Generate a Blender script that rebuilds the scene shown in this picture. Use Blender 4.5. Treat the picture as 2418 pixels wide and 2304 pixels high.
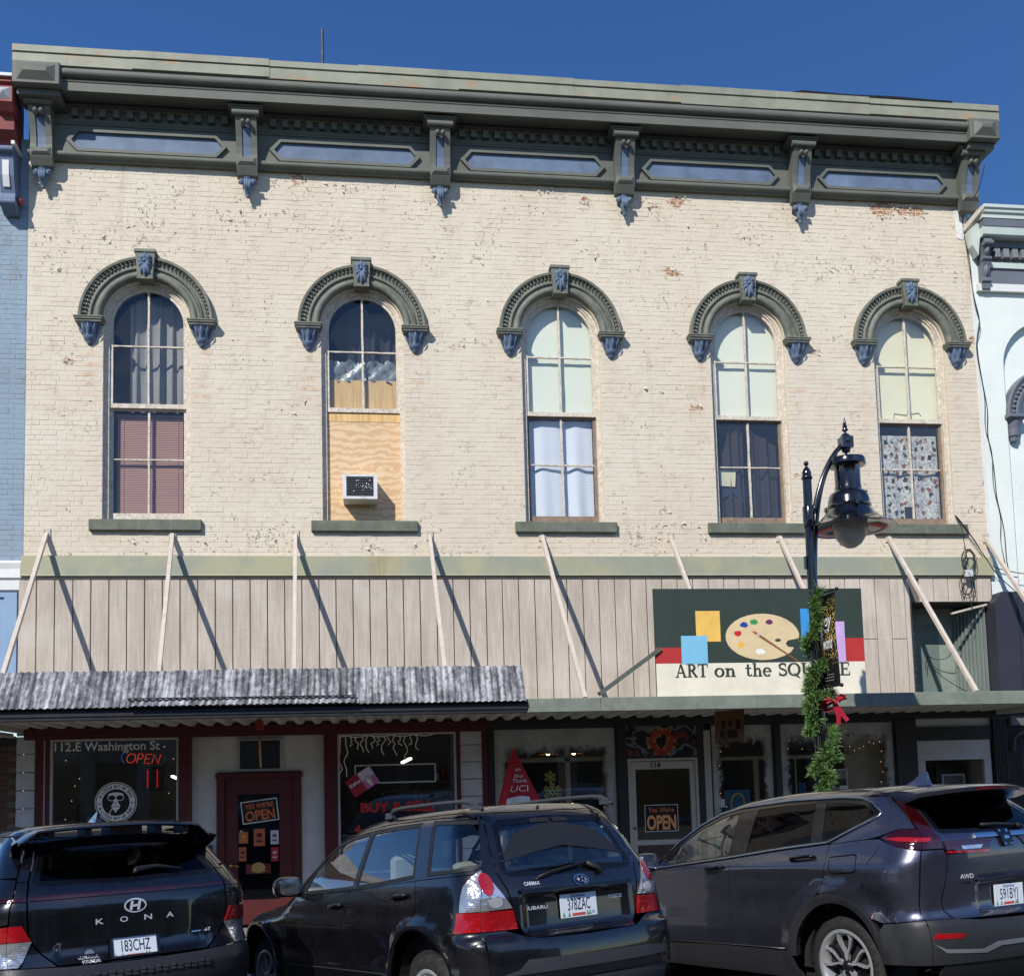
import bpy, bmesh, math, random
import numpy as np
from mathutils import Vector, Matrix
from mathutils.geometry import delaunay_2d_cdt

random.seed(7)
rng = np.random.default_rng(7)
PI = math.pi
scene = bpy.context.scene
COL = scene.collection
for o in list(bpy.data.objects):
    bpy.data.objects.remove(o)

# ------------------------------------------------------------------ camera
def camera_axes(yaw, pitch, roll):
    f = Vector((math.sin(yaw)*math.cos(pitch), math.cos(yaw)*math.cos(pitch), math.sin(pitch)))
    r = Vector((math.cos(yaw), -math.sin(yaw), 0))
    u = r.cross(f)
    c, s = math.cos(roll), math.sin(roll)
    return r*c+u*s, u*c-r*s, f
R_, U_, F_ = camera_axes(math.radians(7.53), math.radians(4.93), math.radians(-1.52))
cam = bpy.data.cameras.new('camera')
cam.sensor_fit = 'HORIZONTAL'; cam.sensor_width = 36.0
cam.lens = 36.0*2456/2418
cam.shift_y = (1628-1152)/2418
cam.clip_start = 0.1; cam.clip_end = 2000
cam_ob = bpy.data.objects.new('camera', cam); COL.objects.link(cam_ob)
m4 = Matrix.Identity(4)
for i in range(3):
    m4[i][0] = R_[i]; m4[i][1] = U_[i]; m4[i][2] = -F_[i]
m4[0][3], m4[1][3], m4[2][3] = 0.0, -14.6, 1.78
cam_ob.matrix_world = m4
scene.camera = cam_ob

# ------------------------------------------------------------------ sky, sun, exposure
SUN_TO = Vector((-0.75, -1.0, 1.0)).normalized()      # towards the sun: behind the camera, to the left
sun_el = math.asin(SUN_TO.z)
world = bpy.data.worlds.new('World'); scene.world = world; world.use_nodes = True
wn = world.node_tree
bg = wn.nodes['Background']
sky = wn.nodes.new('ShaderNodeTexSky')
sky.sky_type = 'NISHITA'; sky.sun_disc = False
sky.sun_elevation = sun_el
sky.sun_rotation = math.atan2(0.75, -1.0)
sky.altitude = 250; sky.air_density = 1.0; sky.dust_density = 0.25; sky.ozone_density = 4.0
hs_ = wn.nodes.new('ShaderNodeHueSaturation'); hs_.inputs['Saturation'].default_value = 1.22; hs_.inputs['Hue'].default_value = .509; hs_.inputs['Value'].default_value = 1.0
wn.links.new(sky.outputs[0], hs_.inputs['Color']); wn.links.new(hs_.outputs[0], bg.inputs['Color'])
bg.inputs['Strength'].default_value = 0.135
sl = bpy.data.lights.new('sun', 'SUN'); sl.energy = 4.7; sl.angle = math.radians(0.53)
sl.color = (1.0, 0.968, 0.912)
so = bpy.data.objects.new('sun', sl); COL.objects.link(so)
so.rotation_euler = SUN_TO.to_track_quat('Z', 'Y').to_euler(); so.location = (-20, -30, 30)
vs = scene.view_settings
vs.view_transform = 'Standard'; vs.look = 'None'; vs.exposure = 0.0; vs.gamma = 1.0; vs.use_curve_mapping = False
scene.render.resolution_x = 1024; scene.render.resolution_y = 975
scene.render.engine = 'CYCLES'
scene.cycles.max_bounces = 10; scene.cycles.transparent_max_bounces = 16
scene.cycles.caustics_reflective = False; scene.cycles.caustics_refractive = False

# ------------------------------------------------------------------ materials
def srgb(r, g, b):
    f = lambda c: c/12.92 if c <= 0.04045 else ((c+0.055)/1.055)**2.4
    return (f(r/255), f(g/255), f(b/255))
class NT:
    """small node-tree builder"""
    def __init__(s, name):
        s.m = bpy.data.materials.new(name); s.m.use_nodes = True
        s.t = s.m.node_tree; s.t.nodes.clear()
        s.out = s.t.nodes.new('ShaderNodeOutputMaterial')
        s.pos = s.n('ShaderNodeNewGeometry').outputs['Position']
    def n(s, typ, **kw):
        nd = s.t.nodes.new(typ)
        for k, v in kw.items():
            setattr(nd, k, v)
        return nd
    def link(s, a, b):
        s.t.links.new(a, b)
    def setin(s, sock, v):
        if hasattr(v, 'is_linked') or isinstance(v, bpy.types.NodeSocket):
            s.link(v, sock)
        else:
            if isinstance(v, (tuple, list)) and len(v) == 3 and sock.type == 'RGBA':
                v = (*v, 1)
            sock.default_value = v
    def map(s, scale=(1, 1, 1), vec=None, loc=(0, 0, 0), rot=(0, 0, 0)):
        nd = s.n('ShaderNodeMapping')
        s.link(vec if vec is not None else s.pos, nd.inputs['Vector'])
        nd.inputs['Scale'].default_value = scale; nd.inputs['Location'].default_value = loc
        nd.inputs['Rotation'].default_value = rot
        return nd.outputs[0]
    def noise(s, scale, detail=4, rough=.55, vec=None, dist=0.0):
        nd = s.n('ShaderNodeTexNoise')
        s.link(vec if vec is not None else s.pos, nd.inputs['Vector'])
        nd.inputs['Scale'].default_value = scale; nd.inputs['Detail'].default_value = detail
        nd.inputs['Roughness'].default_value = rough; nd.inputs['Distortion'].default_value = dist
        return nd.outputs['Fac']
    def ramp(s, fac, stops, interp='LINEAR'):
        nd = s.n('ShaderNodeValToRGB'); cr = nd.color_ramp; cr.interpolation = interp
        s.link(fac, nd.inputs[0])
        while len(cr.elements) < len(stops):
            cr.elements.new(0.5)
        for e, (p, c) in zip(cr.elements, stops):
            e.position = p
            if isinstance(c, (int, float)):
                c = (c, c, c)
            e.color = (*c, 1) if len(c) == 3 else c
        return nd.outputs[0]
    def mix(s, fac, a, b, typ='MIX'):
        nd = s.n('ShaderNodeMix', data_type='RGBA', blend_type=typ)
        s.setin(nd.inputs[0], fac); s.setin(nd.inputs[6], a); s.setin(nd.inputs[7], b)
        return nd.outputs[2]
    def math(s, op, a, b=0.0, c=None, clamp=False):
        nd = s.n('ShaderNodeMath', operation=op, use_clamp=clamp)
        s.setin(nd.inputs[0], a); s.setin(nd.inputs[1], b)
        if c is not None: s.setin(nd.inputs[2], c)
        return nd.outputs[0]
    def xyz(s, vec=None):
        nd = s.n('ShaderNodeSeparateXYZ'); s.link(vec if vec is not None else s.pos, nd.inputs[0])
        return nd.outputs
    def bump(s, h, strength=.3, dist=.01, normal=None):
        nd = s.n('ShaderNodeBump'); s.link(h, nd.inputs['Height'])
        nd.inputs['Strength'].default_value = strength; nd.inputs['Distance'].default_value = dist
        if normal is not None: s.link(normal, nd.inputs['Normal'])
        return nd.outputs[0]
    def principled(s, color, rough=.6, metal=0.0, spec=.5, coat=0.0, normal=None, coat_rough=.03, emit=None, estr=0, trans=0, sheen=0):
        b = s.n('ShaderNodeBsdfPrincipled')
        s.setin(b.inputs['Base Color'], color); s.setin(b.inputs['Roughness'], rough); s.setin(b.inputs['Metallic'], metal)
        b.inputs['Specular IOR Level'].default_value = spec
        b.inputs['Coat Weight'].default_value = coat; b.inputs['Coat Roughness'].default_value = coat_rough
        b.inputs['Transmission Weight'].default_value = trans
        b.inputs['Sheen Weight'].default_value = sheen
        if emit is not None:
            s.setin(b.inputs['Emission Color'], emit); b.inputs['Emission Strength'].default_value = estr
        if normal is not None: s.link(normal, b.inputs['Normal'])
        s.link(b.outputs[0], s.out.inputs[0])
        return b
MATS = {}
def M(name, rgb, rough=.6, metal=0.0, var=.12, vs=2.5, bump=0.0, bs=60, spec=.4, coat=0.0, grime=0.0, grime_col=(70, 62, 52), emit=0, dist=.004):
    """plain surface: colour with uneven tone, fine relief and optional dirt"""
    if name in MATS: return MATS[name]
    t = NT(name); c = srgb(*rgb)
    n1 = t.noise(vs, 6, .6)
    f = t.ramp(n1, [(.25, 1-var), (.75, 1+var*.6)])
    col = t.mix(1.0, c, f, 'MULTIPLY')
    if grime:
        g = t.noise(vs*2.7, 8, .7)
        gm = t.ramp(g, [(.48, 0.0), (.72, grime)])
        col = t.mix(gm, col, srgb(*grime_col))
    nm = None
    if bump:
        nm = t.bump(t.noise(bs, 5, .6), bump, dist)
    rr = t.ramp(t.noise(vs*3, 4), [(.3, max(0, rough-.06)), (.7, min(1, rough+.06))])
    t.principled(col, rr, metal, spec, coat, nm, emit=(c if emit else None), estr=emit)
    MATS[name] = t.m
    return t.m
def glass(name, tint=(1, 1, 1), refl=1.0, rough=0.0, wav=0.0, wscale=3.0, dirt=0.0):
    """thin sheet of glass: clear pass-through and a mirror layer that grows at grazing angles"""
    if name in MATS: return MATS[name]
    t = NT(name)
    tr = t.n('ShaderNodeBsdfTransparent'); tr.inputs[0].default_value = (*tint, 1)
    gl = t.n('ShaderNodeBsdfGlossy'); gl.inputs['Roughness'].default_value = rough
    gl.inputs[0].default_value = (1, 1, 1, 1)
    if wav:
        nm = t.bump(t.noise(wscale, 3, .5), wav, .02); t.link(nm, gl.inputs['Normal'])
    lw = t.n('ShaderNodeLayerWeight'); lw.inputs[0].default_value = .5
    fac = t.math('MULTIPLY', t.math('ADD', t.math('MULTIPLY', t.math('POWER', lw.outputs['Facing'], 4.5), .95), .04), 1.55*refl, clamp=True)
    ms = t.n('ShaderNodeMixShader'); t.link(fac, ms.inputs[0]); t.link(tr.outputs[0], ms.inputs[1]); t.link(gl.outputs[0], ms.inputs[2])
    res = ms.outputs[0]
    if dirt:
        df = t.n('ShaderNodeBsdfDiffuse'); df.inputs[0].default_value = (.45, .45, .43, 1)
        dn = t.ramp(t.noise(2.2, 8, .7), [(.35, 0.02), (.8, dirt)])
        m2 = t.n('ShaderNodeMixShader'); t.link(dn, m2.inputs[0]); t.link(res, m2.inputs[1]); t.link(df.outputs[0], m2.inputs[2]); res = m2.outputs[0]
    t.link(res, t.out.inputs[0])
    MATS[name] = t.m
    return t.m

# ------------------------------------------------------------------ objects
def tag(o, label=None, cat=None, group=None, kind=None):
    if label: o['label'] = label
    if cat: o['category'] = cat
    if group: o['group'] = group
    if kind: o['kind'] = kind
    return o
def link(o, parent=None):
    COL.objects.link(o)
    if parent is not None: o.parent = parent
    return o
def thing(name, label, cat, loc=(0, 0, 0), group=None, rot=(0, 0, 0)):
    o = bpy.data.objects.new(name, None); o.empty_display_size = .1
    o.location = loc; o.rotation_euler = rot
    link(o); return tag(o, label, cat, group)
def mesh_obj(name, verts, faces, mat, parent=None, smooth=False, uv=None):
    me = bpy.data.meshes.new(name)
    me.from_pydata([tuple(v) for v in verts], [], [tuple(f) for f in faces])
    if smooth:
        me.polygons.foreach_set('use_smooth', [True]*len(me.polygons))
    me.materials.append(mat); me.update()
    o = bpy.data.objects.new(name, me)
    return link(o, parent)
class MB:
    """collects shapes that make up ONE piece"""
    def __init__(s): s.v = []; s.f = []
    def add(s, v, f):
        b = len(s.v); s.v += [tuple(p) for p in v]; s.f += [tuple(i+b for i in q) for q in f]; return s
    def box(s, x0, x1, y0, y1, z0, z1):
        return s.add([(x0, y0, z0), (x1, y0, z0), (x1, y1, z0), (x0, y1, z0), (x0, y0, z1), (x1, y0, z1), (x1, y1, z1), (x0, y1, z1)],
                     [(0, 3, 2, 1), (4, 5, 6, 7), (0, 1, 5, 4), (1, 2, 6, 5), (2, 3, 7, 6), (3, 0, 4, 7)])
    def bbox(s, x0, x1, y0, y1, z0, z1, b=.006):
        """box with chamfered edges round its front (-y) face"""
        v = [(x0, y1, z0), (x1, y1, z0), (x1, y1, z1), (x0, y1, z1), (x0, y0+b, z0), (x1, y0+b, z0), (x1, y0+b, z1), (x0, y0+b, z1),
             (x0+b, y0, z0+b), (x1-b, y0, z0+b), (x1-b, y0, z1-b), (x0+b, y0, z1-b)]
        f = [(0, 3, 2, 1), (8, 9, 10, 11)]
        for i in range(4):
            j = (i+1) % 4
            f += [(i, j, 4+j, 4+i), (4+i, 4+j, 8+j, 8+i)]
        return s.add(v, f)
    def prism_y(s, pts, y0, y1):
        """polygon in (x, z) extruded along y"""
        n = len(pts)
        return s.add([(x, y0, z) for x, z in pts]+[(x, y1, z) for x, z in pts],
                     [tuple(range(n)), tuple(range(2*n-1, n-1, -1))]+[(i, n+i, n+(i+1) % n, (i+1) % n) for i in range(n)])
    def prism_x(s, pts, x0, x1, caps=True):
        n = len(pts)
        f = [(i, (i+1) % n, n+(i+1) % n, n+i) for i in range(n)]
        if caps: f += [tuple(range(n-1, -1, -1)), tuple(range(n, 2*n))]
        return s.add([(x0, y, z) for y, z in pts]+[(x1, y, z) for y, z in pts], f)
    def prism_z(s, pts, z0, z1):
        n = len(pts)
        return s.add([(x, y, z0) for x, y in pts]+[(x, y, z1) for x, y in pts],
                     [tuple(range(n-1, -1, -1)), tuple(range(n, 2*n))]+[(i, (i+1) % n, n+(i+1) % n, n+i) for i in range(n)])
    def ribbon(s, A, B, closed=False):
        n = len(A); m = n if closed else n-1
        return s.add(list(A)+list(B), [(i, (i+1) % n, n+(i+1) % n, n+i) for i in range(m)])
    def grid(s, P):
        """P: rows of points"""
        r, c = len(P), len(P[0])
        return s.add([p for row in P for p in row], [(i*c+j, i*c+j+1, (i+1)*c+j+1, (i+1)*c+j) for i in range(r-1) for j in range(c-1)])
    def tube(s, path, rad, n=8, caps=True):
        path = [Vector(p) for p in path]; rings = []
        up = None
        for i, p in enumerate(path):
            d = (path[min(i+1, len(path)-1)]-path[max(i-1, 0)]).normalized()
            if up is None:
                up = Vector((0, 0, 1)) if abs(d.z) < .9 else Vector((1, 0, 0))
            a = d.cross(up).normalized(); b = a.cross(d).normalized(); up = b
            r = rad[i] if isinstance(rad, (list, tuple)) else rad
            rings.append([p+a*(r*math.cos(2*PI*k/n))+b*(r*math.sin(2*PI*k/n)) for k in range(n)])
        v = [q for rg in rings for q in rg]
        f = [(i*n+k, (i+1)*n+k, (i+1)*n+(k+1) % n, i*n+(k+1) % n) for i in range(len(path)-1) for k in range(n)]
        if caps: f += [tuple(range(n)), tuple((len(path)-1)*n+k for k in range(n-1, -1, -1))]
        return s.add(v, f)
    def bar(s, a, b, w, h, up=(0, 0, 1)):
        a, b = Vector(a), Vector(b); d = (b-a).normalized(); x = d.cross(Vector(up)).normalized(); y = x.cross(d)
        v = [p+x*(i*w/2)+y*(j*h/2) for p in (a, b) for i, j in ((-1, -1), (1, -1), (1, 1), (-1, 1))]
        return s.add(v, [(0, 1, 2, 3), (7, 6, 5, 4)]+[(i, 4+i, 4+(i+1) % 4, (i+1) % 4) for i in range(4)])
    def lathe(s, prof, c=(0, 0, 0), n=20, axis='z', a0=0, a1=2*PI):
        full = abs(a1-a0-2*PI) < 1e-6; m = n if full else n+1
        v = []
        for r, h in prof:
            for k in range(m):
                a = a0+(a1-a0)*k/n; x, y = r*math.cos(a), r*math.sin(a)
                v.append({'z': (c[0]+x, c[1]+y, c[2]+h), 'y': (c[0]+x, c[1]+h, c[2]+y), 'x': (c[0]+h, c[1]+x, c[2]+y)}[axis])
        f = []
        for i in range(len(prof)-1):
            for k in range(n):
                k2 = (k+1) % m if full else k+1
                f.append((i*m+k, i*m+k2, (i+1)*m+k2, (i+1)*m+k))
        return s.add(v, f)
    def ball(s, c, r, n=10, sc=(1, 1, 1)):
        v = []; m = n//2
        for i in range(m+1):
            t = PI*i/m
            for k in range(n):
                a = 2*PI*k/n
                v.append((c[0]+r*sc[0]*math.sin(t)*math.cos(a), c[1]+r*sc[1]*math.sin(t)*math.sin(a), c[2]+r*sc[2]*math.cos(t)))
        return s.add(v, [(i*n+k, (i+1)*n+k, (i+1)*n+(k+1) % n, i*n+(k+1) % n) for i in range(m) for k in range(n)])
    def leaf(s, base, tip, w, n, fold=.25):
        """pointed leaf with a raised mid rib; n: outward normal"""
        b, t, n = Vector(base), Vector(tip), Vector(n).normalized(); d = t-b; L = d.length; x = d.normalized().cross(n)
        rows = []
        for u, ww, o in ((0, .25, 0), (.3, .9, .5), (.55, 1, .75), (.8, .6, .5), (1, .04, 0)):
            c = b+d*u
            rows.append([c-x*(w/2*ww)+n*(o*w*.35*.3), c+n*(o*w*.5+w*fold*ww*.5), c+x*(w/2*ww)+n*(o*w*.35*.3)])
        return s.grid(rows)
    def build(s, name, mat, parent=None, smooth=False):
        return mesh_obj(name, s.v, s.f, mat, parent, smooth)
def B(name, mat, parent, *args, bevel=None):
    mb = MB()
    if bevel is None: mb.box(*args)
    else: mb.bbox(*args, b=bevel)
    return mb.build(name, mat, parent)
def auto_smooth(o, deg=35):
    me = o.data
    me.polygons.foreach_set('use_smooth', [True]*len(me.polygons))
    try:
        me.set_sharp_from_angle(angle=math.radians(deg))
    except Exception:
        pass
    return o
_tc = {}
def text_geo(s, size=1.0, bold=0.0, shear=0.0, depth=0.0, res=3, spacing=1.0):
    """lettering as mesh data (verts 2-D, faces), centred in x, baseline at 0; height of capitals = size"""
    key = (s, bold, res, spacing)
    if key not in _tc:
        cu = bpy.data.curves.new('lettering', 'FONT'); cu.body = s; cu.resolution_u = res; cu.offset = bold
        cu.align_x = 'CENTER'; cu.space_character = spacing; cu.size = 1.0
        ob = bpy.data.objects.new('lettering', cu); COL.objects.link(ob)
        dg = bpy.context.evaluated_depsgraph_get(); dg.update()
        me = ob.evaluated_get(dg).to_mesh()
        v = [tuple(p.co) for p in me.vertices]; f = [tuple(p.vertices) for p in me.polygons]
        ob.evaluated_get(dg).to_mesh_clear()
        bpy.data.objects.remove(ob); bpy.data.curves.remove(cu)
        _tc[key] = (v, f)
    v, f = _tc[key]
    k = size/.69
    return [((x+shear*y)*k, y*k) for x, y, z in v], f
def text(name, s, mat, parent, at, size, xdir=(1, 0, 0), zdir=(0, 0, 1), width=None, **kw):
    """flat lettering; at = centre of its baseline"""
    v, f = text_geo(s, size, **kw)
    if width:
        xs = [p[0] for p in v]; k = width/(max(xs)-min(xs)); v = [(x*k, y) for x, y in v]
    at, xd, zd = Vector(at), Vector(xdir), Vector(zdir)
    return mesh_obj(name, [at+xd*x+zd*y for x, y in v], f, mat, parent)
def arc(cx, cz, r, a0, a1, n, rz=None):
    rz = rz or r
    return [(cx+r*math.cos(math.radians(a0+(a1-a0)*i/n)), cz+rz*math.sin(math.radians(a0+(a1-a0)*i/n))) for i in range(n+1)]
def in_poly(P, poly):
    x, y = P[:, 0], P[:, 1]; r = np.zeros(len(P), bool); n = len(poly)
    for i in range(n):
        x0, y0 = poly[i]; x1, y1 = poly[(i+1) % n]
        c = ((y0 > y) != (y1 > y))
        with np.errstate(divide='ignore', invalid='ignore'):
            r ^= c & (x < (x1-x0)*(y-y0)/(y1-y0+1e-12)+x0)
    return r
# ================================================================== ground
def asphalt():
    t = NT('asphalt')
    n = t.noise(3, 6, .6); g = t.noise(160, 3, .7)
    c = t.ramp(n, [(.3, .035), (.7, .06)]); c = t.mix(.5, c, t.ramp(g, [(.3, .02), (.75, .12)]))
    t.principled(c, .85, 0, .3, normal=t.bump(g, .6, .006)); return t.m
def paving():
    t = NT('concrete_paving')
    c = t.mix(t.ramp(t.noise(1.3, 8, .7), [(.35, 0.), (.7, 1.)]), srgb(150, 146, 138), srgb(120, 116, 108))
    t.principled(c, .85, 0, .3, normal=t.bump(t.noise(120, 4), .3, .003)); return t.m
ASPH, CONC = asphalt(), paving()
prof = [(-400, .0), (-24, -.1), (-18, .08), (-12, .15), (-9, .1), (-7.9, .045), (-3.7, -.27)]
mb = MB(); mb.grid([[(x, y, z) for x in (-400, -60, -20, 0, 20, 60, 400)] for y, z in prof])
tag(mb.build('street', ASPH), kind='structure')
mb = MB(); mb.prism_x([(-3.7, -.6), (-3.7, -.15), (-3.68, -.13), (-3.55, -.128), (-3.55, -.6)], -40, 40)
tag(mb.build('kerb', M('kerb_concrete', (140, 137, 130), .85, bump=.3)), kind='structure')
sw = bpy.data.objects.new('pavement', None); link(sw); tag(sw, kind='structure')
i = 0
for k in range(-9, 12):           # concrete slabs with open joints
    for j, (y0, y1) in enumerate(((-3.545, -1.8), (-1.792, .0))):
        B('slab', CONC, sw, k*1.5+.004, k*1.5+1.496, y0, y1, -.5, -.126+.012*j)
B('bedding', M('dark_joint', (60, 57, 52), .95), sw, -40, 40, -3.545, 12, -.6, -.15)
mb = MB(); mb.lathe([(0.30, -.5), (.30, -.14), (.28, -.12), (0, -.12)], (4.71, -4.05, 0), 20)
tag(mb.build('lamp_plinth', CONC), 'low round concrete footing under the black street lamp', 'footing')

# ================================================================== main building
X0, X1 = -4.69, 9.35
WIN = [-3.09, -.105, 2.785, 5.655, 8.25]
RW, ZSILL, ZSPR = .585, 5.47, 8.30
bld = thing('brick_building', 'two storey cream painted brick commercial building with five arched windows and green cornice', 'building', (0, 0, 0))
PATCH = [(-.979, 10.5, 0.112), (4.635, 10.417, 0.138), (3.23, 10.39, 0.075), (4.25, 10.3, 0.062), (7.93, 10.47, 0.188), (8.3, 10.46, 0.125), (8.54, 10.45, 0.112),
         (-3.166, 5.15, 0.125), (-3.4, 5.23, 0.088), (1.563, 9.39, 0.075), (4.51, 9.305, 0.125), (4.82, 7.22, 0.100), (3.82, 5.21, 0.125), (4.24, 5.64, 0.062),
         (6.35, 6.21, 0.062), (-4.13, 7.71, 0.075), (8.9, 8.7, 0.075), (9.28, 8.4, 0.088), (-4.3, 9.0, 0.062), (6.75, 8.15, 0.062)]
def brick_paint(name='painted_brick', base=(220, 209, 189), bare=True):
    t = NT(name)
    big = t.noise(.5, 5, .6); mid = t.noise(4.5, 6, .65); fine = t.noise(70, 4, .6)
    c = t.mix(t.ramp(big, [(.35, 0.), (.7, 1.)]), srgb(*base), srgb(base[0]-6, base[1]-10, base[2]-12))
    c = t.mix(t.ramp(mid, [(.52, 0.), (.78, .6)]), c, srgb(base[0]-30, base[1]-38, base[2]-42))
    # rain dirt in vertical streaks
    st = t.noise(1.0, 6, .7, t.map((5, 5, .35)))
    c = t.mix(t.ramp(st, [(.56, 0.), (.78, .3)]), c, srgb(150, 132, 112))
    sp = t.noise(26, 3, .5)
    c = t.mix(t.ramp(sp, [(.70, 0.), (.76, .75)]), c, srgb(128, 108, 88))
    if bare:
        at = t.n('ShaderNodeAttribute'); at.attribute_name = 'peel'
        mk = t.math('ADD', at.outputs['Fac'], t.math('MULTIPLY', t.math('SUBTRACT', t.noise(9, 5, .7), .5), .85))
        msk = t.ramp(mk, [(.60, 0.), (.63, 1.)])
        c = t.mix(msk, c, t.mix(t.ramp(t.noise(22, 3), [(.4, 0.), (.6, 1.)]), srgb(150, 92, 66), srgb(196, 170, 138)))
        ar = t.n('ShaderNodeAttribute'); ar.attribute_name = 'rust'
        c = t.mix(t.math('MULTIPLY', ar.outputs['Fac'], t.ramp(t.noise(9, 4), [(.35, .1), (.65, 1.)])), c, srgb(196, 142, 92))
    vc = t.n('ShaderNodeTexVoronoi', feature='DISTANCE_TO_EDGE'); vc.inputs['Scale'].default_value = 7
    wv = t.n('ShaderNodeVectorMath', operation='ADD'); nz3 = t.n('ShaderNodeTexNoise'); nz3.inputs['Scale'].default_value = 6; t.link(t.pos, nz3.inputs['Vector'])
    sc3 = t.n('ShaderNodeVectorMath', operation='SCALE'); sc3.inputs['Scale'].default_value = .22; t.link(nz3.outputs['Color'], sc3.inputs[0]); t.link(t.pos, wv.inputs[0]); t.link(sc3.outputs[0], wv.inputs[1]); t.link(wv.outputs[0], vc.inputs['Vector'])
    crk = t.math('MULTIPLY', t.ramp(vc.outputs['Distance'], [(.008, 1.), (.02, 0.)]), t.ramp(t.noise(2.6, 5, .7), [(.54, 0.), (.60, 1.)]))
    c = t.mix(t.math('MULTIPLY', crk, .75), c, srgb(120, 104, 86))
    h = t.math('ADD', t.math('MULTIPLY', t.noise(55, 5, .65), .6), t.math('MULTIPLY', mid, .7))
    t.principled(c, .72, 0, .3, normal=t.bump(h, .55, .006))
    return t.m
PB = brick_paint()
wall = B('brick_wall', PB, bld, X0, X1, 0.11, .30, 4.6, 10.75)       # backing, replaced below by the pierced face
bpy.data.objects.remove(wall)
def arch_outline(cx, r, z0, zs=ZSPR, n=28):
    return [(cx-r, z0)]+[(cx+r*math.cos(a), zs+r*math.sin(a)) for a in [PI-PI*i/n for i in range(n+1)]]+[(cx+r, z0)]
def pierced(name, outer, holes, y, mat, parent):
    pts, ed = [], []
    for L in [outer]+holes:
        b = len(pts); pts += L; ed += [(b+i, b+(i+1) % len(L)) for i in range(len(L))]
    v, e, f, *_ = delaunay_2d_cdt([Vector(p) for p in pts], ed, [], 1, 1e-6)
    cen = np.array([np.mean([(v[i].x, v[i].y) for i in q], axis=0) for q in f]); keep = in_poly(cen, outer)
    for h in holes: keep &= ~in_poly(cen, h)
    return mesh_obj(name, [(p.x, y, p.y) for p in v], [tuple(q) for q, k in zip(f, keep) if k], mat, parent)
wall = pierced('brick_wall', [(X0, 4.6), (X1, 4.6), (X1, 10.8), (X0, 10.8)], [arch_outline(c, RW, ZSILL) for c in WIN], 0.0, PB, bld)
# bricks, laid in running bond with a header course every sixth
def brick_geo(L, H, seed):
    r = random.Random(seed); j = lambda a: r.uniform(-a, a)
    y = -.0028+j(.0018); b = .0035
    v = [(0, .004, 0), (L, .004, 0), (L, .004, H), (0, .004, H)]
    v += [(j(.001)+b*.3, y*.35, b*.3+j(.001)), (L-b*.3+j(.001), y*.35, b*.3+j(.001)), (L-b*.3+j(.001), y*.35, H-b*.3+j(.001)), (b*.3+j(.001), y*.35, H-b*.3+j(.001))]
    v += [(b+.001+j(.0015), y+j(.0007), b+j(.001)), (L-b+j(.0015), y+j(.0007), b+j(.001)), (L-b+j(.0015), y+j(.0007), H-b+j(.001)), (b+j(.0015), y+j(.0007), H-b+j(.001))]
    f = [(8, 9, 10, 11)]
    for i in range(4):
        k = (i+1) % 4
        f += [(i, k, 4+k, 4+i), (4+i, 4+k, 8+k, 8+i)]
    return v, f
CH, BL, MJ = .0705, .213, .0075
def free(x0, x1, za, zb):
    """parts of the span [x0,x1] that are not window opening in this course"""
    zc = (za+zb)/2; out = [(x0, x1)]
    for c in WIN:
        if zb < ZSILL-.16 or za > ZSPR+.9: continue
        if zb < ZSILL: hw = .745
        elif zc < ZSPR: hw = RW+.002
        else:
            d = zc-ZSPR
            hw = math.sqrt(max(0, (RW+.05)**2-d*d)) if d < RW+.05 else 0
        if hw == 0: continue
        nx = []
        for a, b in out:
            if b <= c-hw or a >= c+hw: nx.append((a, b))
            else:
                if a < c-hw-.03: nx.append((a, c-hw))
                if b > c+hw+.03: nx.append((c+hw, b))
        out = nx
    return out
bricks = []
row = 0; z = 4.955
while z < 10.62:
    hdr = row % 6 == 5; L = BL/2 if hdr else BL
    x = X0-(L/2 if row % 2 else 0)-random.uniform(0, .03)
    zz = z+random.uniform(-.0012, .0012)
    while x < X1:
        l = L+random.uniform(-.006, .006)
        a, b = max(x, X0), min(x+l-MJ, X1-.002)
        if b-a > .025:
            for p, q in free(a, b, zz, zz+CH-MJ):
                if q-p > .02: bricks.append((p, zz, q-p, CH-MJ+random.uniform(-.0012, .001)))
        x += l
    z += CH; row += 1
single = [b for b in bricks if abs(b[2]-(BL-MJ)) < .0065 and b[3] > 0][:300]
sset = set(id(b) for b in single)
base = []
for k in range(14):
    v, f = brick_geo(BL-MJ, CH-MJ, k)
    me = bpy.data.meshes.new('brick'); me.from_pydata(v, [], f); me.materials.append(PB); base.append(me)
for i, b in enumerate(single):
    o = bpy.data.objects.new('brick', base[i % 14]); o.location = (b[0], 0, b[1]); link(o, wall)
mb = MB()
for i, b in enumerate(bricks):
    if id(b) in sset: continue
    v, f = brick_geo(b[2], b[3], i)
    mb.add([(p[0]+b[0], p[1], p[2]+b[1]) for p in v], f)
bw = tag(mb.build('brickwork', PB, wall), kind='stuff')
V = np.array([v for v in mb.v]); pe = np.zeros(len(V))
for (px, pz, r) in PATCH:
    d = np.hypot(V[:, 0]-px, (V[:, 2]-pz)*1.4)/r; pe = np.maximum(pe, np.clip(1-d*.38, 0, 1))
ru = np.zeros(len(V))
for wx in WIN:
    for s in (-.757, .757):
        ru = np.maximum(ru, np.clip(1-np.abs(V[:, 0]-wx-s-.02*np.sin(V[:, 2]*5))/.05, 0, 1)*np.clip((V[:, 2]-6.9)/.5, 0, 1)*(V[:, 2] < 7.96)*.85)
ru = np.maximum(ru, np.clip(1-np.hypot((V[:, 0]-.13)/.45, (V[:, 2]-4.97)/.22), 0, 1)*.9)
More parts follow.
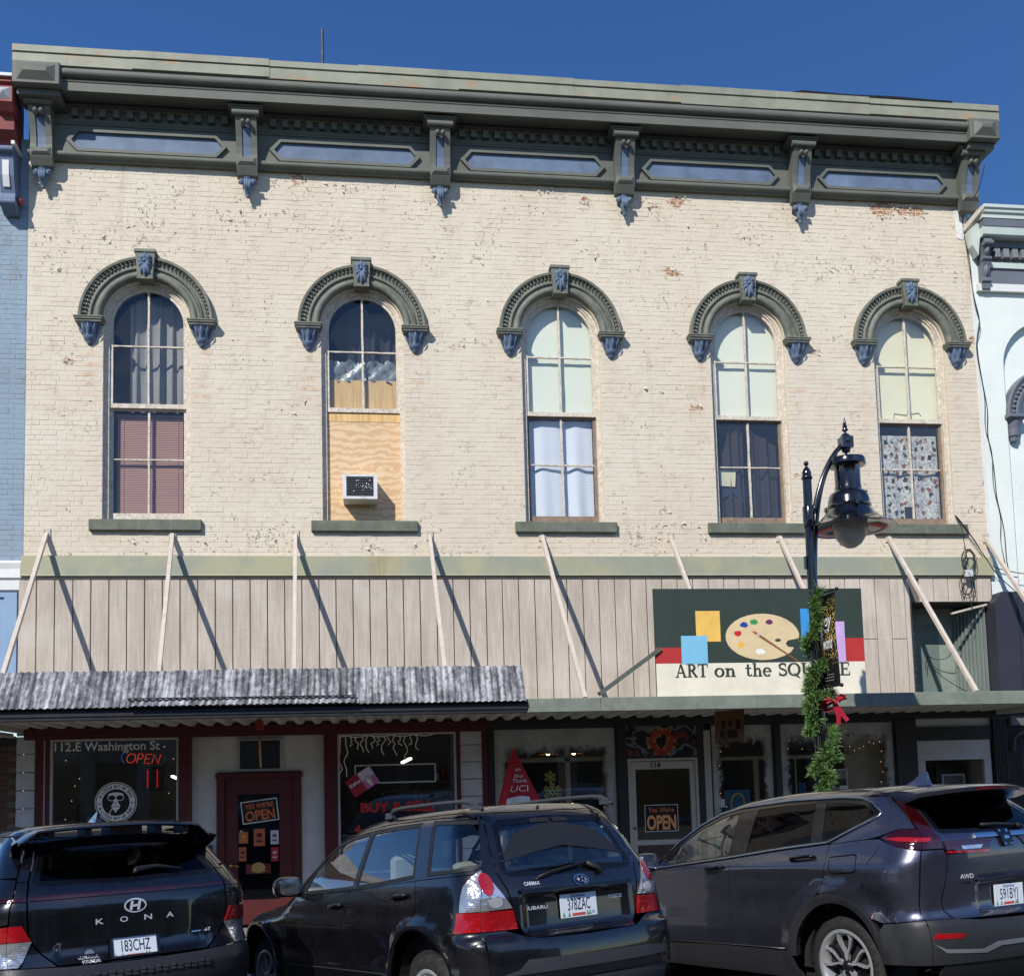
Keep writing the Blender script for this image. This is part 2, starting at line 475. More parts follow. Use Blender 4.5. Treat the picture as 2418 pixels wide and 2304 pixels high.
for wx in WIN: ru = np.maximum(ru, np.clip(1-np.abs(V[:, 0]-wx-.1*np.sin(wx*7))/.5, 0, 1)*np.clip((V[:, 2]-5.0)/.3, 0, 1)*(V[:, 2] < 5.32)*.5)
for nm, arr in (('peel', pe), ('rust', ru)):
    bw.data.attributes.new(nm, 'FLOAT', 'POINT').data.foreach_set('value', arr.astype(np.float32))
# lifting flakes of old paint
FLK = M('paint_flake', (214, 202, 182), .7, var=.1)
mb = MB()
def flake(x, z, s, rr):
    a = rr.uniform(0, 2*PI); w, l = s*rr.uniform(.5, 1.), s*rr.uniform(.7, 1.5); cur = rr.uniform(.3, .9)
    rows = []
    for i in range(4):
        u = i/3
        d = u*l; o = -.006-cur*s*u*u*.8
        ww = w*(1-.35*u)*rr.uniform(.7, 1.1)
        row = []
        for k in (-.5, 0, .5):
            px, pz = k*ww, d+rr.uniform(-.15, .15)*s
            row.append((x+px*math.cos(a)-pz*math.sin(a), o-abs(k)*.004, z+px*math.sin(a)+pz*math.cos(a)))
        rows.append(row)
    mb.grid(rows)
rr = random.Random(3)
def blocked(x, z):
    for c in WIN:
        if abs(x-c) < .76 and 5.2 < z < 8.3: return True
        if (x-c)**2+(z-8.3)**2 < .98**2: return True
    return False
for cl in range(230):
    x, z = rr.uniform(X0+.1, X1-.1), rr.choice((rr.gauss(9.45, .22), rr.gauss(10.3, .2), rr.gauss(5.15, .15), rr.uniform(5.1, 10.5), rr.uniform(5.1, 10.5)))
    sx, sz = rr.uniform(.05, .35), rr.uniform(.03, .12); big = rr.random() < .3
    for k in range(rr.randint(3, 18)):
        px, pz = rr.gauss(x, sx), rr.gauss(z, sz)
        if blocked(px, pz) or not (X0+.05 < px < X1-.05 and 4.98 < pz < 10.55): continue
        flake(px, pz, rr.choice((.011, .015, .02, .028))*(1.9 if big and rr.random() < .4 else 1), rr)
for (px, pz, r) in PATCH:
    for k in range(6):
        a = rr.uniform(0, 2*PI); x, z = px+r*1.0*math.cos(a), pz+r*.7*math.sin(a)
        if not blocked(x, z): flake(x, z, rr.uniform(.02, .045), rr)
tag(mb.build('paint_flakes', FLK, wall), kind='stuff')
# white mortar smear where the neighbour meets, top right
mb = MB(); mb.prism_y([(9.13, 10.60), (9.349, 10.62), (9.349, 10.14), (9.24, 10.02), (9.16, 10.05)], -.012, .0)
mb.build('mortar_patch', M('mortar_white', (228, 226, 220), .85, bump=.8, bs=25, var=.15, dist=.02), wall)

# ------------------------------------------------------------------ window hoods, sills, sashes
def hood_paint():
    t = NT('hood_green_paint')
    c = t.mix(t.ramp(t.noise(7, 6, .7), [(.4, 0.), (.65, 1.)]), srgb(122, 123, 110), srgb(94, 97, 87))
    c = t.mix(t.ramp(t.noise(14, 5, .7), [(.62, 0.), (.78, .8)]), c, srgb(142, 128, 102))
    t.principled(c, .62, 0, .4, normal=t.bump(t.noise(45, 4), .35, .004)); return t.m
HOOD = hood_paint()
BLUE = M('ornament_blue_paint', (100, 118, 142), .6, var=.25, vs=9, bump=.3, bs=60, grime=.35, grime_col=(60, 66, 80))
def cornice_paint():
    t = NT('cornice_green_paint')
    c = t.mix(t.ramp(t.noise(1.2, 6, .65), [(.35, 0.), (.7, 1.)]), srgb(108, 110, 100), srgb(93, 96, 88))
    c = t.mix(t.ramp(t.noise(1.0, 6, .7, t.map((9, 9, 1.2))), [(.6, 0.), (.8, .35)]), c, srgb(70, 74, 66))
    t.principled(c, .6, 0, .4, normal=t.bump(t.noise(8, 4), .15, .01)); return t.m
CORN = cornice_paint()
FRM = M('old_window_paint', (224, 212, 194), .75, var=.3, vs=14, bump=.7, bs=40, grime=.75, grime_col=(120, 102, 84), dist=.008)
GLS = glass('old_window_glass', (.93, .95, .94), 1.1, .01, .12, 2.5, .06)
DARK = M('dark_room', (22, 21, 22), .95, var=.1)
def stone_sill():
    t = NT('sill_green_paint')
    c = t.mix(t.ramp(t.noise(5, 6, .7), [(.35, 0.), (.65, 1.)]), srgb(116, 121, 106), srgb(92, 99, 86))
    st = t.noise(1.0, 5, .7, t.map((14, 14, 2)))
    c = t.mix(t.ramp(st, [(.55, 0.), (.75, .7)]), c, srgb(150, 128, 90))
    t.principled(c, .7, 0, .35, normal=t.bump(t.noise(60, 4), .4, .004)); return t.m
SILL = stone_sill()
def sweep_arch(cx, cz, prof, a0=0, a1=PI, n=36):
    """prof: (radius, y) outline swept round the arch"""
    mb = MB(); P = []
    for i in range(n+1):
        a = a1-(a1-a0)*i/n
        P.append([(cx+r*math.cos(a), y, cz+r*math.sin(a)) for r, y in prof])
    return mb.grid(P)
def ring(cx, ro, ri, z0, y0, y1, zs=ZSPR):
    """arch-topped frame"""
    A = arch_outline(cx, ro, z0, zs); C = arch_outline(cx, ri, z0, zs); mb = MB(); n = len(A)
    v = [(x, y0, z) for x, z in A]+[(x, y0, z) for x, z in C]+[(x, y1, z) for x, z in A]+[(x, y1, z) for x, z in C]
    f = []
    for i in range(n-1):
        f += [(i, i+1, n+i+1, n+i), (n+i, n+i+1, 3*n+i+1, 3*n+i), (i+1, i, 2*n+i, 2*n+i+1)]
    return mb.add(v, f)
def make_hood(cx, side):
    zc = ZSPR
    prof = [(.60, .02), (.60, -.055), (.625, -.085), (.66, -.095), (.69, -.08), (.70, -.06), (.725, -.06), (.73, -.075), (.755, -.085), (.775, -.075), (.78, -.055), (.815, -.05), (.86, -.065), (.868, -.10), (.90, -.105), (.91, -.09), (.91, .02)]
    h = auto_smooth(sweep_arch(cx, zc, prof).build('window_hood', HOOD, bld), 50)
    mb = MB()
    for i in range(44):        # carved leaf band
        a = PI*(i+.5)/44; c = (cx+.832*math.cos(a), -.058, zc+.832*math.sin(a))
        tx, tz = -math.sin(a), math.cos(a)
        s = 1 if a > PI/2 else -1
        for k in (-1, 1):
            b = (c[0]-tx*.02, c[1], c[2]-tz*.02)
            e = (c[0]+s*tx*-.03*-1+math.cos(a)*k*.028, -.085, c[2]+s*tz*.03+math.sin(a)*k*.028)
            mb.leaf(b, e, .034, (0, -1, 0), .5)
    tag(mb.build('leaf_band', HOOD, h, True), kind='stuff')
    mb = MB()
    for i in range(90):        # bead moulding
        a = PI*(i+.5)/90
        mb.ball((cx+.742*math.cos(a), -.078, zc+.742*math.sin(a)), .0135, 6)
    tag(mb.build('bead_moulding', HOOD, h, True), kind='stuff')
    # keystone
    k = MB(); zt, zb = zc+.975, zc+.555
    top, bot = .135, .10
    out = [(cx-top, zt), (cx-bot, zb), (cx+bot, zb), (cx+top, zt)]
    k.prism_y(out, -.15, .02)
    k.box(cx-top-.012, cx+top+.012, -.165, .02, zt-.035, zt+.006)
    k.prism_y([(cx-bot-.012, zb+.03), (cx-bot-.008, zb-.002), (cx+bot+.008, zb-.002), (cx+bot+.012, zb+.03)], -.158, .02)
    ko = k.build('keystone', HOOD, h)
    mb = MB(); zc2 = zt-.17
    for a, l, w in ((90, .13, .07), (40, .13, .08), (140, .13, .08), (-5, .11, .08), (185, .11, .08), (-45, .13, .08), (225, .13, .08), (-70, .2, .07), (250, .2, .07), (-90, .23, .08), (65, .12, .05), (115, .12, .05)):
        r = math.radians(a)
        mb.leaf((cx, -.158, zc2), (cx+l*math.cos(r)*.85, -.165, zc2+l*math.sin(r)), w, (0, -1, 0), .7)
    mb.ball((cx, -.18, zc2), .03, 8)
    mb.ball((cx, -.175, zc2+.03), .022, 8)
    mb.build('acanthus_leaf', BLUE, h, True)
    for s in (-1, 1):          # impost block and capital
        xc = cx+s*.757
        q = MB(); q.bbox(xc-.185, xc+.185, -.145, .02, zc-.045, zc-.015, .008); q.bbox(xc-.175, xc+.175, -.13, .02, zc-.075, zc-.045, .006); q.bbox(xc-.195, xc+.195, -.15, .02, zc-.015, zc+.012, .006)
        q.build('impost', HOOD, h)
        q = MB()
        prf = [(.005, -.365), (.03, -.36), (.045, -.345), (.05, -.33), (.06, -.32), (.062, -.305), (.075, -.30), (.08, -.285), (.09, -.275), (.092, -.25), (.10, -.19), (.115, -.13), (.14, -.085), (.155, -.075)]
        q.lathe([(r, h_) for r, h_ in prf], (xc, 0.0, zc), 20, 'z', PI, 2*PI)
        q.build('capital', BLUE, h, True)
        q = MB()
        for i in range(5):
            a = PI+PI*(i+.5)/5; n = (math.cos(a), math.sin(a), 0)
            q.leaf((xc+.10*n[0], .10*n[1], zc-.24), (xc+.15*n[0], .15*n[1], zc-.085), .05, (n[0], n[1], .2), .35)
        q.build('capital_leaves', BLUE, h, True)
    return h
def pane(pts, y, parent, mat=None):
    n = len(pts); return mesh_obj('pane', [(x, y, z) for x, z in pts], [tuple(range(n))], mat or GLS, parent)
def wob(a, b, y0, y1, w, seed, mat, name, parent, seg=9):
    """weathered glazing bar: slightly uneven edges; a, b in (x, z)"""
    r = random.Random(seed); (xa, za), (xb, zb) = a, b
    horiz = abs(xb-xa) > abs(zb-za); mb = MB(); P = []
    for i in range(seg+1):
        u = i/seg; x, z = xa+(xb-xa)*u, za+(zb-za)*u; e1, e2 = w/2+r.uniform(-.004, .003), w/2+r.uniform(-.004, .003)
        if horiz: P.append([(x, y1, z-e1), (x, y0, z-e1+.003), (x, y0, z+e2-.003), (x, y1, z+e2)])
        else: P.append([(x-e1, y1, z), (x-e1+.003, y0, z), (x+e2-.003, y0, z), (x+e2, y1, z)])
    mb.grid(P); return mb.build(name, mat, parent)
ZMEET, ZMU, ZML = 7.14, 7.985, 6.37
RS = .478          # daylight half width of the sash
def make_window(cx, i):
    # reveal of painted brick
    A = arch_outline(cx, RW, ZSILL); mb = MB()
    mb.ribbon([(x, 0, z) for x, z in A], [(x, .16, z) for x, z in A]); mb.build('window_reveal', PB, bld)
    w = MB()
    r1 = ring(cx, RW-.001, .545, ZSILL+.005, .055, .16); r2 = ring(cx, .546, .52, ZSILL+.005, .075, .16); w.add(r1.v, r1.f); w.add(r2.v, r2.f)
    win = w.build('window', FRM, bld)
    s = ring(cx, .521, RS, ZMEET-.03, .10, .14)
    s.box(cx-.519, cx+.519, .098, .142, ZMEET-.05, ZMEET+.012)
    s.build('upper_sash', FRM, win)
    wob((cx, ZMEET), (cx, ZSPR+RS+.01), .104, .135, .034, i*9+1, FRM, 'glazing_bar', win)
    wob((cx-RS, ZMU), (cx+RS, ZMU), .106, .134, .026, i*9+2, FRM, 'glazing_bar', win)
    for s_ in (-1, 1):
        arcp = [(cx+s_*RS*math.cos(a), ZSPR+RS*math.sin(a)) for a in [PI/2*k/12 for k in range(13)]]
        pane([(cx, ZMU)]+[(cx+s_*RS, ZMU)]+arcp, .122, win)
        pane([(cx, ZMEET), (cx+s_*RS, ZMEET), (cx+s_*RS, ZMU), (cx, ZMU)], .122, win)
    if i != 1:
        s = MB(); yb0, yb1 = .142, .178
        s.box(cx-.52, cx-RS, yb0, yb1, 5.50, ZMEET-.03); s.box(cx+RS, cx+.52, yb0, yb1, 5.50, ZMEET-.03)
        s.box(cx-.52, cx+.52, yb0-.003, yb1, 5.48, 5.60)
        s.box(cx-.52, cx+.52, yb0-.002, yb1, ZMEET-.075, ZMEET-.03)
        s.build('lower_sash', FRM if i < 2 else M('weathered_wood', (150, 128, 108), .8, var=.3, vs=9, bump=.5, grime=.6), win)
        wob((cx, 5.59), (cx, ZMEET-.05), .146, .174, .034, i*9+3, FRM, 'glazing_bar', win)
        wob((cx-RS, ZML), (cx+RS, ZML), .148, .173, .026, i*9+4, FRM, 'glazing_bar', win)
        for s_ in (-1, 1):
            for za, zb in ((5.60, ZML), (ZML, ZMEET-.05)):
                pane([(cx, za), (cx+s_*RS, za), (cx+s_*RS, zb), (cx, zb)], .160, win)
    # outer stone sill
    sl = MB(); sl.bbox(cx-.745, cx+.745, -.07, .15, 5.315, ZSILL-.002, .008); sl.build('window_sill', SILL, bld)
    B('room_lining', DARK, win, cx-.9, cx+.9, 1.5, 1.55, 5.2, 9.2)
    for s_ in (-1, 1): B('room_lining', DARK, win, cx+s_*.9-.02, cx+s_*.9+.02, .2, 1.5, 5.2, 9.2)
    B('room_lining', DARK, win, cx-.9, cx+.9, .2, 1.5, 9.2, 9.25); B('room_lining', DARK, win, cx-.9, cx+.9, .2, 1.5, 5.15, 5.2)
for i, c in enumerate(WIN):
    make_hood(c, 0); make_window(c, i)

# ------------------------------------------------------------------ cornice
def fascia_metal():
    t = NT('cornice_sheet_metal')
    c = t.mix(t.ramp(t.noise(1.1, 6, .7), [(.35, 0.), (.65, 1.)]), srgb(158, 158, 138), srgb(132, 135, 118))
    c = t.mix(t.ramp(t.noise(1.0, 7, .75, t.map((6, 6, 1.0))), [(.58, 0.), (.78, .6)]), c, srgb(92, 96, 84))
    c = t.mix(t.ramp(t.noise(1.6, 8, .75, t.map((1, 1, 3), loc=(4, 0, 1))), [(.56, 0.), (.66, .9)]), c, srgb(178, 132, 84))
    c = t.mix(t.ramp(t.noise(40, 3, .6), [(.74, 0.), (.78, .7)]), c, srgb(70, 60, 48))
    t.principled(c, .55, .0, .45, normal=t.bump(t.noise(3, 4), .25, .02)); return t.m
FMET = fascia_metal()
XC0, XC1 = -4.66, 9.62
def extr(name, pts, mat, parent, x0=XC0, x1=XC1):
    mb = MB(); mb.prism_x(pts, x0, x1); return mb.build(name, mat, parent)
cor = extr('cornice', [(.10, 11.385), (-.14, 11.385), (-.15, 11.38), (-.15, 11.36), (-.12, 11.335), (-.11, 11.31), (-.085, 11.30), (-.085, 10.60), (.10, 10.60)], CORN, bld, X0+.02, 9.33)
def half_round(y, z0, z1, n=8, d=None):
    r = (z1-z0)/2; d = d or r
    return [(y-d*math.sin(PI*i/n), (z0+z1)/2+r*math.cos(PI*i/n)) for i in range(n+1)]
auto_smooth(extr('frieze_moulding', [(-.08, 10.70)]+half_round(-.095, 10.60, 10.69)+[(-.08, 10.575), (-.02, 10.575), (-.02, 10.70)], CORN, cor, X0+.02, 9.33), 40)
extr('frieze_moulding', [(-.08, 11.13), (-.115, 11.125), (-.10, 11.105), (-.10, 11.09), (-.08, 11.085)], CORN, cor, X0+.02, 9.33)
auto_smooth(extr('soffit', [(.1, 11.41), (-.425, 11.375), (-.425, 11.345), (-.46, 11.345), (-.46, 11.465), (-.47, 11.472), (-.475, 11.49), (-.46, 11.498), (-.46, 11.508)]+half_round(-.475, 11.515, 11.645, 12, .065)[::-1]+[(-.475, 11.66), (-.488, 11.67), (-.488, 11.82), (.1, 11.82)], CORN, cor, X0-.06, XC1), 35)
# sheet-metal fascia panels, lapped, and cap flashing
xs = [X0-.075, -3.2, -1.35, -.1+.0, 1.31, 3.0, 4.62, 6.1, 7.55, 9.66]
for i in range(len(xs)-1):
    d = .003*(i % 2)+.004*math.sin(i*2.1); zb = 11.60+.012*math.sin(i*1.7)
    mb = MB(); mb.bbox(xs[i], xs[i+1]+.015, -.510-d, -.489, zb+.065, 11.825+.004*math.cos(i*3), .003)
    mb.build('fascia_sheet', FMET, cor)
    mb = MB(); mb.bbox(xs[i], xs[i+1]+.01, -.528-d, -.42, 11.828, 11.932+.006*math.sin(i*2.3), .006)
    mb.build('cap_flashing', FMET, cor)
mb = MB()     # sagging roofing felt that has come loose near the right end
mb.prism_y([(6.35, 11.93), (6.5, 11.965), (7.3, 11.945), (7.9, 11.96), (8.9, 11.94), (8.9, 11.925), (7.3, 11.925)], -.535, .1)
mb.build('loose_roofing', M('roofing_black', (18, 18, 20), .8), cor)
# dentils
for b in range(5):
    xa = [-4.05, -1.33, 1.39, 4.12, 6.86][b]; xb = [-2.0, .74, 3.48, 6.22, 9.03][b]; nd = 13 if b else 12
    for i in range(nd):
        x = xa+(xb-xa)*i/(nd-1)
        B('dentil', CORN, cor, x-.045, x+.045, -.150, -.086, 11.195, 11.305, bevel=.004)
# frieze panels: raised frame with pointed ends and a blue field
PBLUE = M('panel_blue_paint', (104, 121, 146), .6, var=.35, vs=3, bump=.15, grime=.3, grime_col=(84, 96, 118))
for b in range(5):
    xa, xb = [(-4.165, -1.975), (-1.385, .775), (1.36, 3.53), (4.08, 6.24), (6.86, 8.98)][b]
    zc, hh = 10.855, .165; e = .15; t_ = .045
    O = [(xa, zc), (xa+e, zc+hh), (xb-e, zc+hh), (xb, zc), (xb-e, zc-hh), (xa+e, zc-hh)]
    I = [(xa+t_*1.5, zc), (xa+e+t_*.4, zc+hh-t_), (xb-e-t_*.4, zc+hh-t_), (xb-t_*1.5, zc), (xb-e-t_*.4, zc-hh+t_), (xa+e+t_*.4, zc-hh+t_)]
    mb = MB(); n = 6
    v = [(x, -.128, z) for x, z in O]+[(x, -.128, z) for x, z in I]+[(x, -.08, z) for x, z in O]+[(x, -.08, z) for x, z in I]
    f = []
    for i in range(6):
        j = (i+1) % 6
        f += [(i, j, 6+j, 6+i), (6+i, 6+j, 18+j, 18+i), (j, i, 12+i, 12+j)]
    mb.add(v, f); fp = mb.build('frieze_panel', CORN, cor)
    mb = MB(); mb.prism_y(I, -.091, -.08); mb.build('panel_field', PBLUE, cor)
# brackets
def make_bracket(xc, z0=0, pendant=True):
    w = .145
    def sq(mb):      # shallower bracket: pull towards the wall
        mb.v = [(x, min(y, -.085)+0 if False else (-.085+(y+.085)*.80 if y < -.085 else y), z+((-.085+(y+.085)*.80)-y)*.5 if y < -.085 else z) for x, y, z in mb.v]; return mb
    # side profile, (y, z): scrolled top, waist, foot
    pf = [(-.085, 11.30), (-.42, 11.30), (-.42, 11.24), (-.40, 11.17), (-.345, 11.04), (-.29, 10.92), (-.25, 10.80), (-.235, 10.70), (-.245, 10.62), (-.24, 10.52), (-.17, 10.42), (-.085, 10.40)]
    mb = MB(); mb.prism_x(pf, xc-w, xc-.062); mb.prism_x(pf, xc+.062, xc+w)
    pin = [(-.085, 11.25), (-.36, 11.25), (-.325, 11.05), (-.27, 10.92), (-.23, 10.80), (-.215, 10.70), (-.215, 10.66), (-.085, 10.66)]
    pin2 = [(-.085, 10.655), (-.235, 10.655), (-.245, 10.62), (-.24, 10.52), (-.17, 10.42), (-.085, 10.40)]
    mb.prism_x(pin2, xc-.061, xc+.061)
    pin3 = [(-.085, 11.30), (-.42, 11.30), (-.42, 11.24), (-.40, 11.17), (-.385, 11.145), (-.085, 11.145)]
    mb.prism_x(pin3, xc-.061, xc+.061)
    br = sq(mb).build('cornice_bracket', CORN, bld)
    mb = MB(); mb.prism_x(pin, xc-.0605, xc+.0605); sq(mb).build('bracket_panel', PBLUE, br)
    mb = MB(); mb.tube([(xc-.185, -.425, 11.20), (xc+.185, -.425, 11.20)], .042, 14); auto_smooth(sq(mb).build('scroll', CORN, br))
    mb = MB()
    for s in (-1, 1):
        mb.tube([(xc+s*.038, -.37, 11.06), (xc+s*.038, -.43, 11.075), (xc+s*.038, -.455, 11.085)], [.034, .036, .016], 10)
    auto_smooth(sq(mb).build('roll_ornament', CORN, br), 60)
    mb = MB(); mb.bbox(xc-.24, xc+.24, -.47, -.09, 11.275, 11.30, .004); mb.bbox(xc-.21, xc+.21, -.45, -.09, 11.245, 11.275, .006); sq(mb).build('abacus', CORN, br)
    mb = MB(); a, b_ = .135, .095     # raised lozenge block near the foot
    mb.add([(xc-a, -.246, 10.53), (xc+a, -.246, 10.53), (xc+a, -.246, 10.65), (xc-a, -.246, 10.65), (xc-b_, -.285, 10.565), (xc+b_, -.285, 10.565), (xc+b_, -.285, 10.60), (xc-b_, -.285, 10.60)],
           [(4, 5, 6, 7), (0, 1, 5, 4), (1, 2, 6, 5), (2, 3, 7, 6), (3, 0, 4, 7)]); sq(mb).build('foot_block', CORN, br)
    if pendant:
        mb = MB()
        mb.lathe([(.0, -.30), (.012, -.29), (.03, -.268), (.012, -.25), (.03, -.235), (.055, -.17), (.062, -.10), (.05, -.04), (.06, -.02), (.07, 0)], (xc, -.10, 10.41), 14)
        for s in (-1, 1): mb.leaf((xc+s*.03, -.13, 10.36), (xc+s*.135, -.12, 10.33), .10, (0, -1, 0), .6)
        for s in (-.5, .0, .5): mb.leaf((xc+s*.07, -.16, 10.385), (xc+s*.05, -.165, 10.22), .045, (0, -1, 0), .8)
        mb.tube([(xc-.08, -.13, 10.335), (xc, -.175, 10.32), (xc+.08, -.13, 10.335)], .012, 6)
        mb.build('pendant', BLUE, br, True)
for k, xb in enumerate((-4.47, -1.69, 1.055, 3.80, 6.55, 9.30)):
    make_bracket(xb, pendant=(k < 5))
for xa, xb in ((X0-.055, -4.13), (9.14, XC1)):       # end blocks on the fascia
    mb = MB(); mb.bbox(xa, xb, -.575, -.37, 11.345, 11.665, .01); eb = mb.build('end_block', CORN, cor)
    mb = MB(); p = .06; za, zb = 11.39, 11.62
    mb.add([(xa+p, -.576, za), (xb-p, -.576, za), (xb-p, -.576, zb), (xa+p, -.576, zb), (xa+p*2.6, -.635, za+.10), (xb-p*2.6, -.635, za+.10), (xb-p*2.6, -.635, zb-.08), (xa+p*2.6, -.635, zb-.08)],
           [(4, 5, 6, 7), (0, 1, 5, 4), (1, 2, 6, 5), (2, 3, 7, 6), (3, 0, 4, 7)]); mb.build('lozenge', CORN, cor)
    B('end_cap', CORN, cor, xa+.03, xb-.03, -.46, -.1, 11.26, 11.343)
# roof deck and side walls close the volume
B('roof', M('roof_felt', (60, 58, 56), .9), bld, X0+.02, 9.33, .1, 12, 11.3, 11.42)
B('side_wall', PB, bld, X0+.005, X0+.1, .31, 12, 4.6, 11.3); B('side_wall', PB, bld, 9.25, 9.345, .31, 12, 4.6, 11.3)
mb = MB(); mb.tube([(-.75, 3.0, 11.4), (-.75, 3.0, 15.1)], .022, 8); tag(mb.build('roof_mast', M('mast_steel', (60, 58, 60), .5, .6)), 'thin dark metal pipe standing up behind the cornice against the sky', 'pipe')

# ------------------------------------------------------------------ flashing band and grooved plank siding
def band_paint():
    t = NT('band_green_paint')
    c = t.mix(t.ramp(t.noise(.9, 5, .7), [(.42, 0.), (.58, 1.)]), srgb(146, 149, 131), srgb(166, 162, 130))
    x, y, z = t.xyz()
    dx = t.math('ABSOLUTE', t.math('SUBTRACT', x, .13))
    m = t.math('MULTIPLY', t.ramp(dx, [(0, 1.), (.30, 0.)]), t.ramp(t.noise(1.0, 5, .7, t.map((14, 1, 1))), [(.35, 0.), (.7, 1.)]))
    c = t.mix(m, c, srgb(150, 122, 74))
    t.principled(c, .6, 0, .4, normal=t.bump(t.noise(2, 3), .2, .02)); return t.m
BAND = band_paint()
xs = [X0-.02, -1.86, -.9+.9, 2.42, 4.4, 6.36, 9.35]
for i in range(6):
    mb = MB(); x0, x1 = xs[i], xs[i+1]+.012
    mb.prism_x([(.0, 4.975), (-.055, 4.96), (-.075, 4.70-.003*(i % 2)), (-.085, 4.68), (-.0, 4.68)], x0, x1); mb.build('flashing_band', BAND, bld)
mb = MB(); mb.prism_x([(0, 4.679), (-.05, 4.679), (-.055, 4.655), (-.03, 4.63), (0, 4.63)], X0-.02, 9.3); mb.build('siding_trim', M('siding_trim_paint', (168, 156, 142), .75, var=.2, vs=6), bld)
def siding():
    t = NT('plank_siding_paint')
    c = t.mix(t.ramp(t.noise(1.0, 6, .7, t.map((4, 4, .8))), [(.35, 0.), (.65, 1.)]), srgb(206, 194, 179), srgb(182, 170, 155))
    c = t.mix(t.ramp(t.noise(1.0, 6, .75, t.map((30, 30, 1.4))), [(.42, 0.), (.72, .65)]), c, srgb(154, 141, 126))
    c = t.mix(t.ramp(t.noise(.8, 3, .5), [(.55, 0.), (.66, .28)]), c, srgb(226, 216, 202))
    saw = t.noise(1.0, 4, .7, t.map((3, 3, 90)))
    c = t.mix(t.ramp(saw, [(.56, 0.), (.7, .45)]), c, srgb(150, 138, 124))
    c = t.mix(t.ramp(t.noise(35, 3), [(.74, 0.), (.8, .7)]), c, srgb(222, 216, 204))
    t.principled(c, .8, 0, .3, normal=t.bump(saw, .35, .004)); return t.m
SID = siding()
NB = 60; bw = .2345
for i in range(NB):
    x0 = X0-.045+i*bw; x1 = min(x0+bw-.012, 9.33)
    z0 = 2.66 if x1 < 8.0 else 4.28
    if x0 < 8.0 < x1: x1 = 7.995; z0 = 2.66
    if x1-x0 < .03: continue
    d = random.uniform(0, .004)
    if 6.85 < x0 < 7.9 and i % 2:      # cross joint near the opening
        B('siding_plank', SID, bld, x0, x1, -.034-d, .0, 3.725, 4.632, bevel=.005); B('siding_plank', SID, bld, x0, x1, -.034-d, .0, z0, 3.718, bevel=.005)
    else:
        B('siding_plank', SID, bld, x0, x1, -.034-d, .0, z0, 4.632, bevel=.005)
B('siding_backing', M('siding_groove', (116, 104, 92), .9), bld, X0-.04, 7.99, -.012, .25, 2.62, 4.632)
B('siding_backing', M('siding_groove', (116, 104, 92), .9), bld, 7.99, 9.34, -.012, .25, 4.285, 4.632)
# ================================================================== things in the upper windows
def cloth(name, mat, x0, x1, z0, z1, y, folds, amp, label, cat, seed=0, top=None, sway=0.0, n=60, rows=14):
    r = random.Random(seed); ph = [r.uniform(0, 6) for _ in range(4)]; mb = MB(); P = []
    for j in range(rows+1):
        v = j/rows; row = []
        for i in range(n+1):
            u = i/n; x = x0+(x1-x0)*u
            zt = z1 if top is None else min(z1, top(x))
            z = zt+(z0-zt)*v
            f = math.sin(u*folds*2*PI+ph[0]+.5*math.sin(v*2+ph[1]))+.4*math.sin(u*folds*3.7*PI+ph[2])
            row.append((x+sway*v*math.sin(u*PI), y+amp*f*(.5+.5*v), z))
        P.append(row)
    mb.grid(P); return tag(mb.build(name, mat, None, True), label, cat)
archtop = lambda cx, r=.50: (lambda x: ZSPR+math.sqrt(max(.0004, r*r-min(abs(x-cx), r*.999)**2)))
c1, c2, c3, c4, c5 = WIN
CUR = M('grey_curtain_cloth', (150, 148, 146), .9, var=.15, vs=5)
cloth('curtain', CUR, c1-.30, c1+.48, 7.12, 8.8, .34, 5, .035, 'long grey folded curtain in the leftmost arched window above the blind', 'curtain', 1, archtop(c1))
vb = thing('venetian_blind', 'brown slatted blind in the lower half of the leftmost arched window', 'blind', (0, 0, 0))
BLD = M('blind_slat_brown', (178, 132, 118), .5, var=.08)
z = 5.60; k = 0
while z < 7.0:
    mb = MB(); mb.add([(c1-.44, .232, z), (c1+.45, .232, z), (c1+.45, .241, z+.0235), (c1-.44, .241, z+.0235), (c1-.44, .234, z-.001), (c1+.45, .234, z-.001), (c1+.45, .243, z+.0225), (c1-.44, .243, z+.0225)],
                     [(0, 1, 2, 3), (7, 6, 5, 4), (0, 4, 5, 1), (3, 2, 6, 7)])
    mb.build('slat', BLD, vb); z += .0255; k += 1
B('head_rail', M('blind_rail', (130, 100, 92), .5), vb, c1-.45, c1+.46, .215, .255, 7.0, 7.03)
for s in (-.36, .38):
    mb = MB(); mb.tube([(c1+s, .222, 5.6), (c1+s, .222, 7.0)], .0025, 5); mb.build('cord', BLD, vb)
def plywood():
    t = NT('plywood')
    w = t.n('ShaderNodeTexWave', wave_type='BANDS', bands_direction='Z'); t.link(t.map((.8, 1, 1.3)), w.inputs['Vector'])
    w.inputs['Scale'].default_value = 2.4; w.inputs['Distortion'].default_value = 14; w.inputs['Detail'].default_value = 4; w.inputs['Detail Scale'].default_value = 1.1; w.inputs['Detail Roughness'].default_value = .6
    c = t.mix(t.ramp(w.outputs['Color'], [(.25, 0.), (.85, .75)]), srgb(226, 196, 158), srgb(204, 164, 120))
    c = t.mix(t.ramp(t.noise(2.5, 6, .7), [(.5, 0.), (.75, .5)]), c, srgb(222, 184, 136))
    t.principled(c, .7, 0, .3, normal=t.bump(w.outputs['Color'], .08, .003)); return t.m
def plyv():
    t = NT('plywood_upright_grain')
    w = t.noise(1.0, 6, .65, t.map((26, 26, 1.2)))
    c = t.mix(t.ramp(w, [(.35, 0.), (.7, 1.)]), srgb(236, 200, 142), srgb(202, 156, 96))
    t.principled(c, .7, 0, .3); return t.m
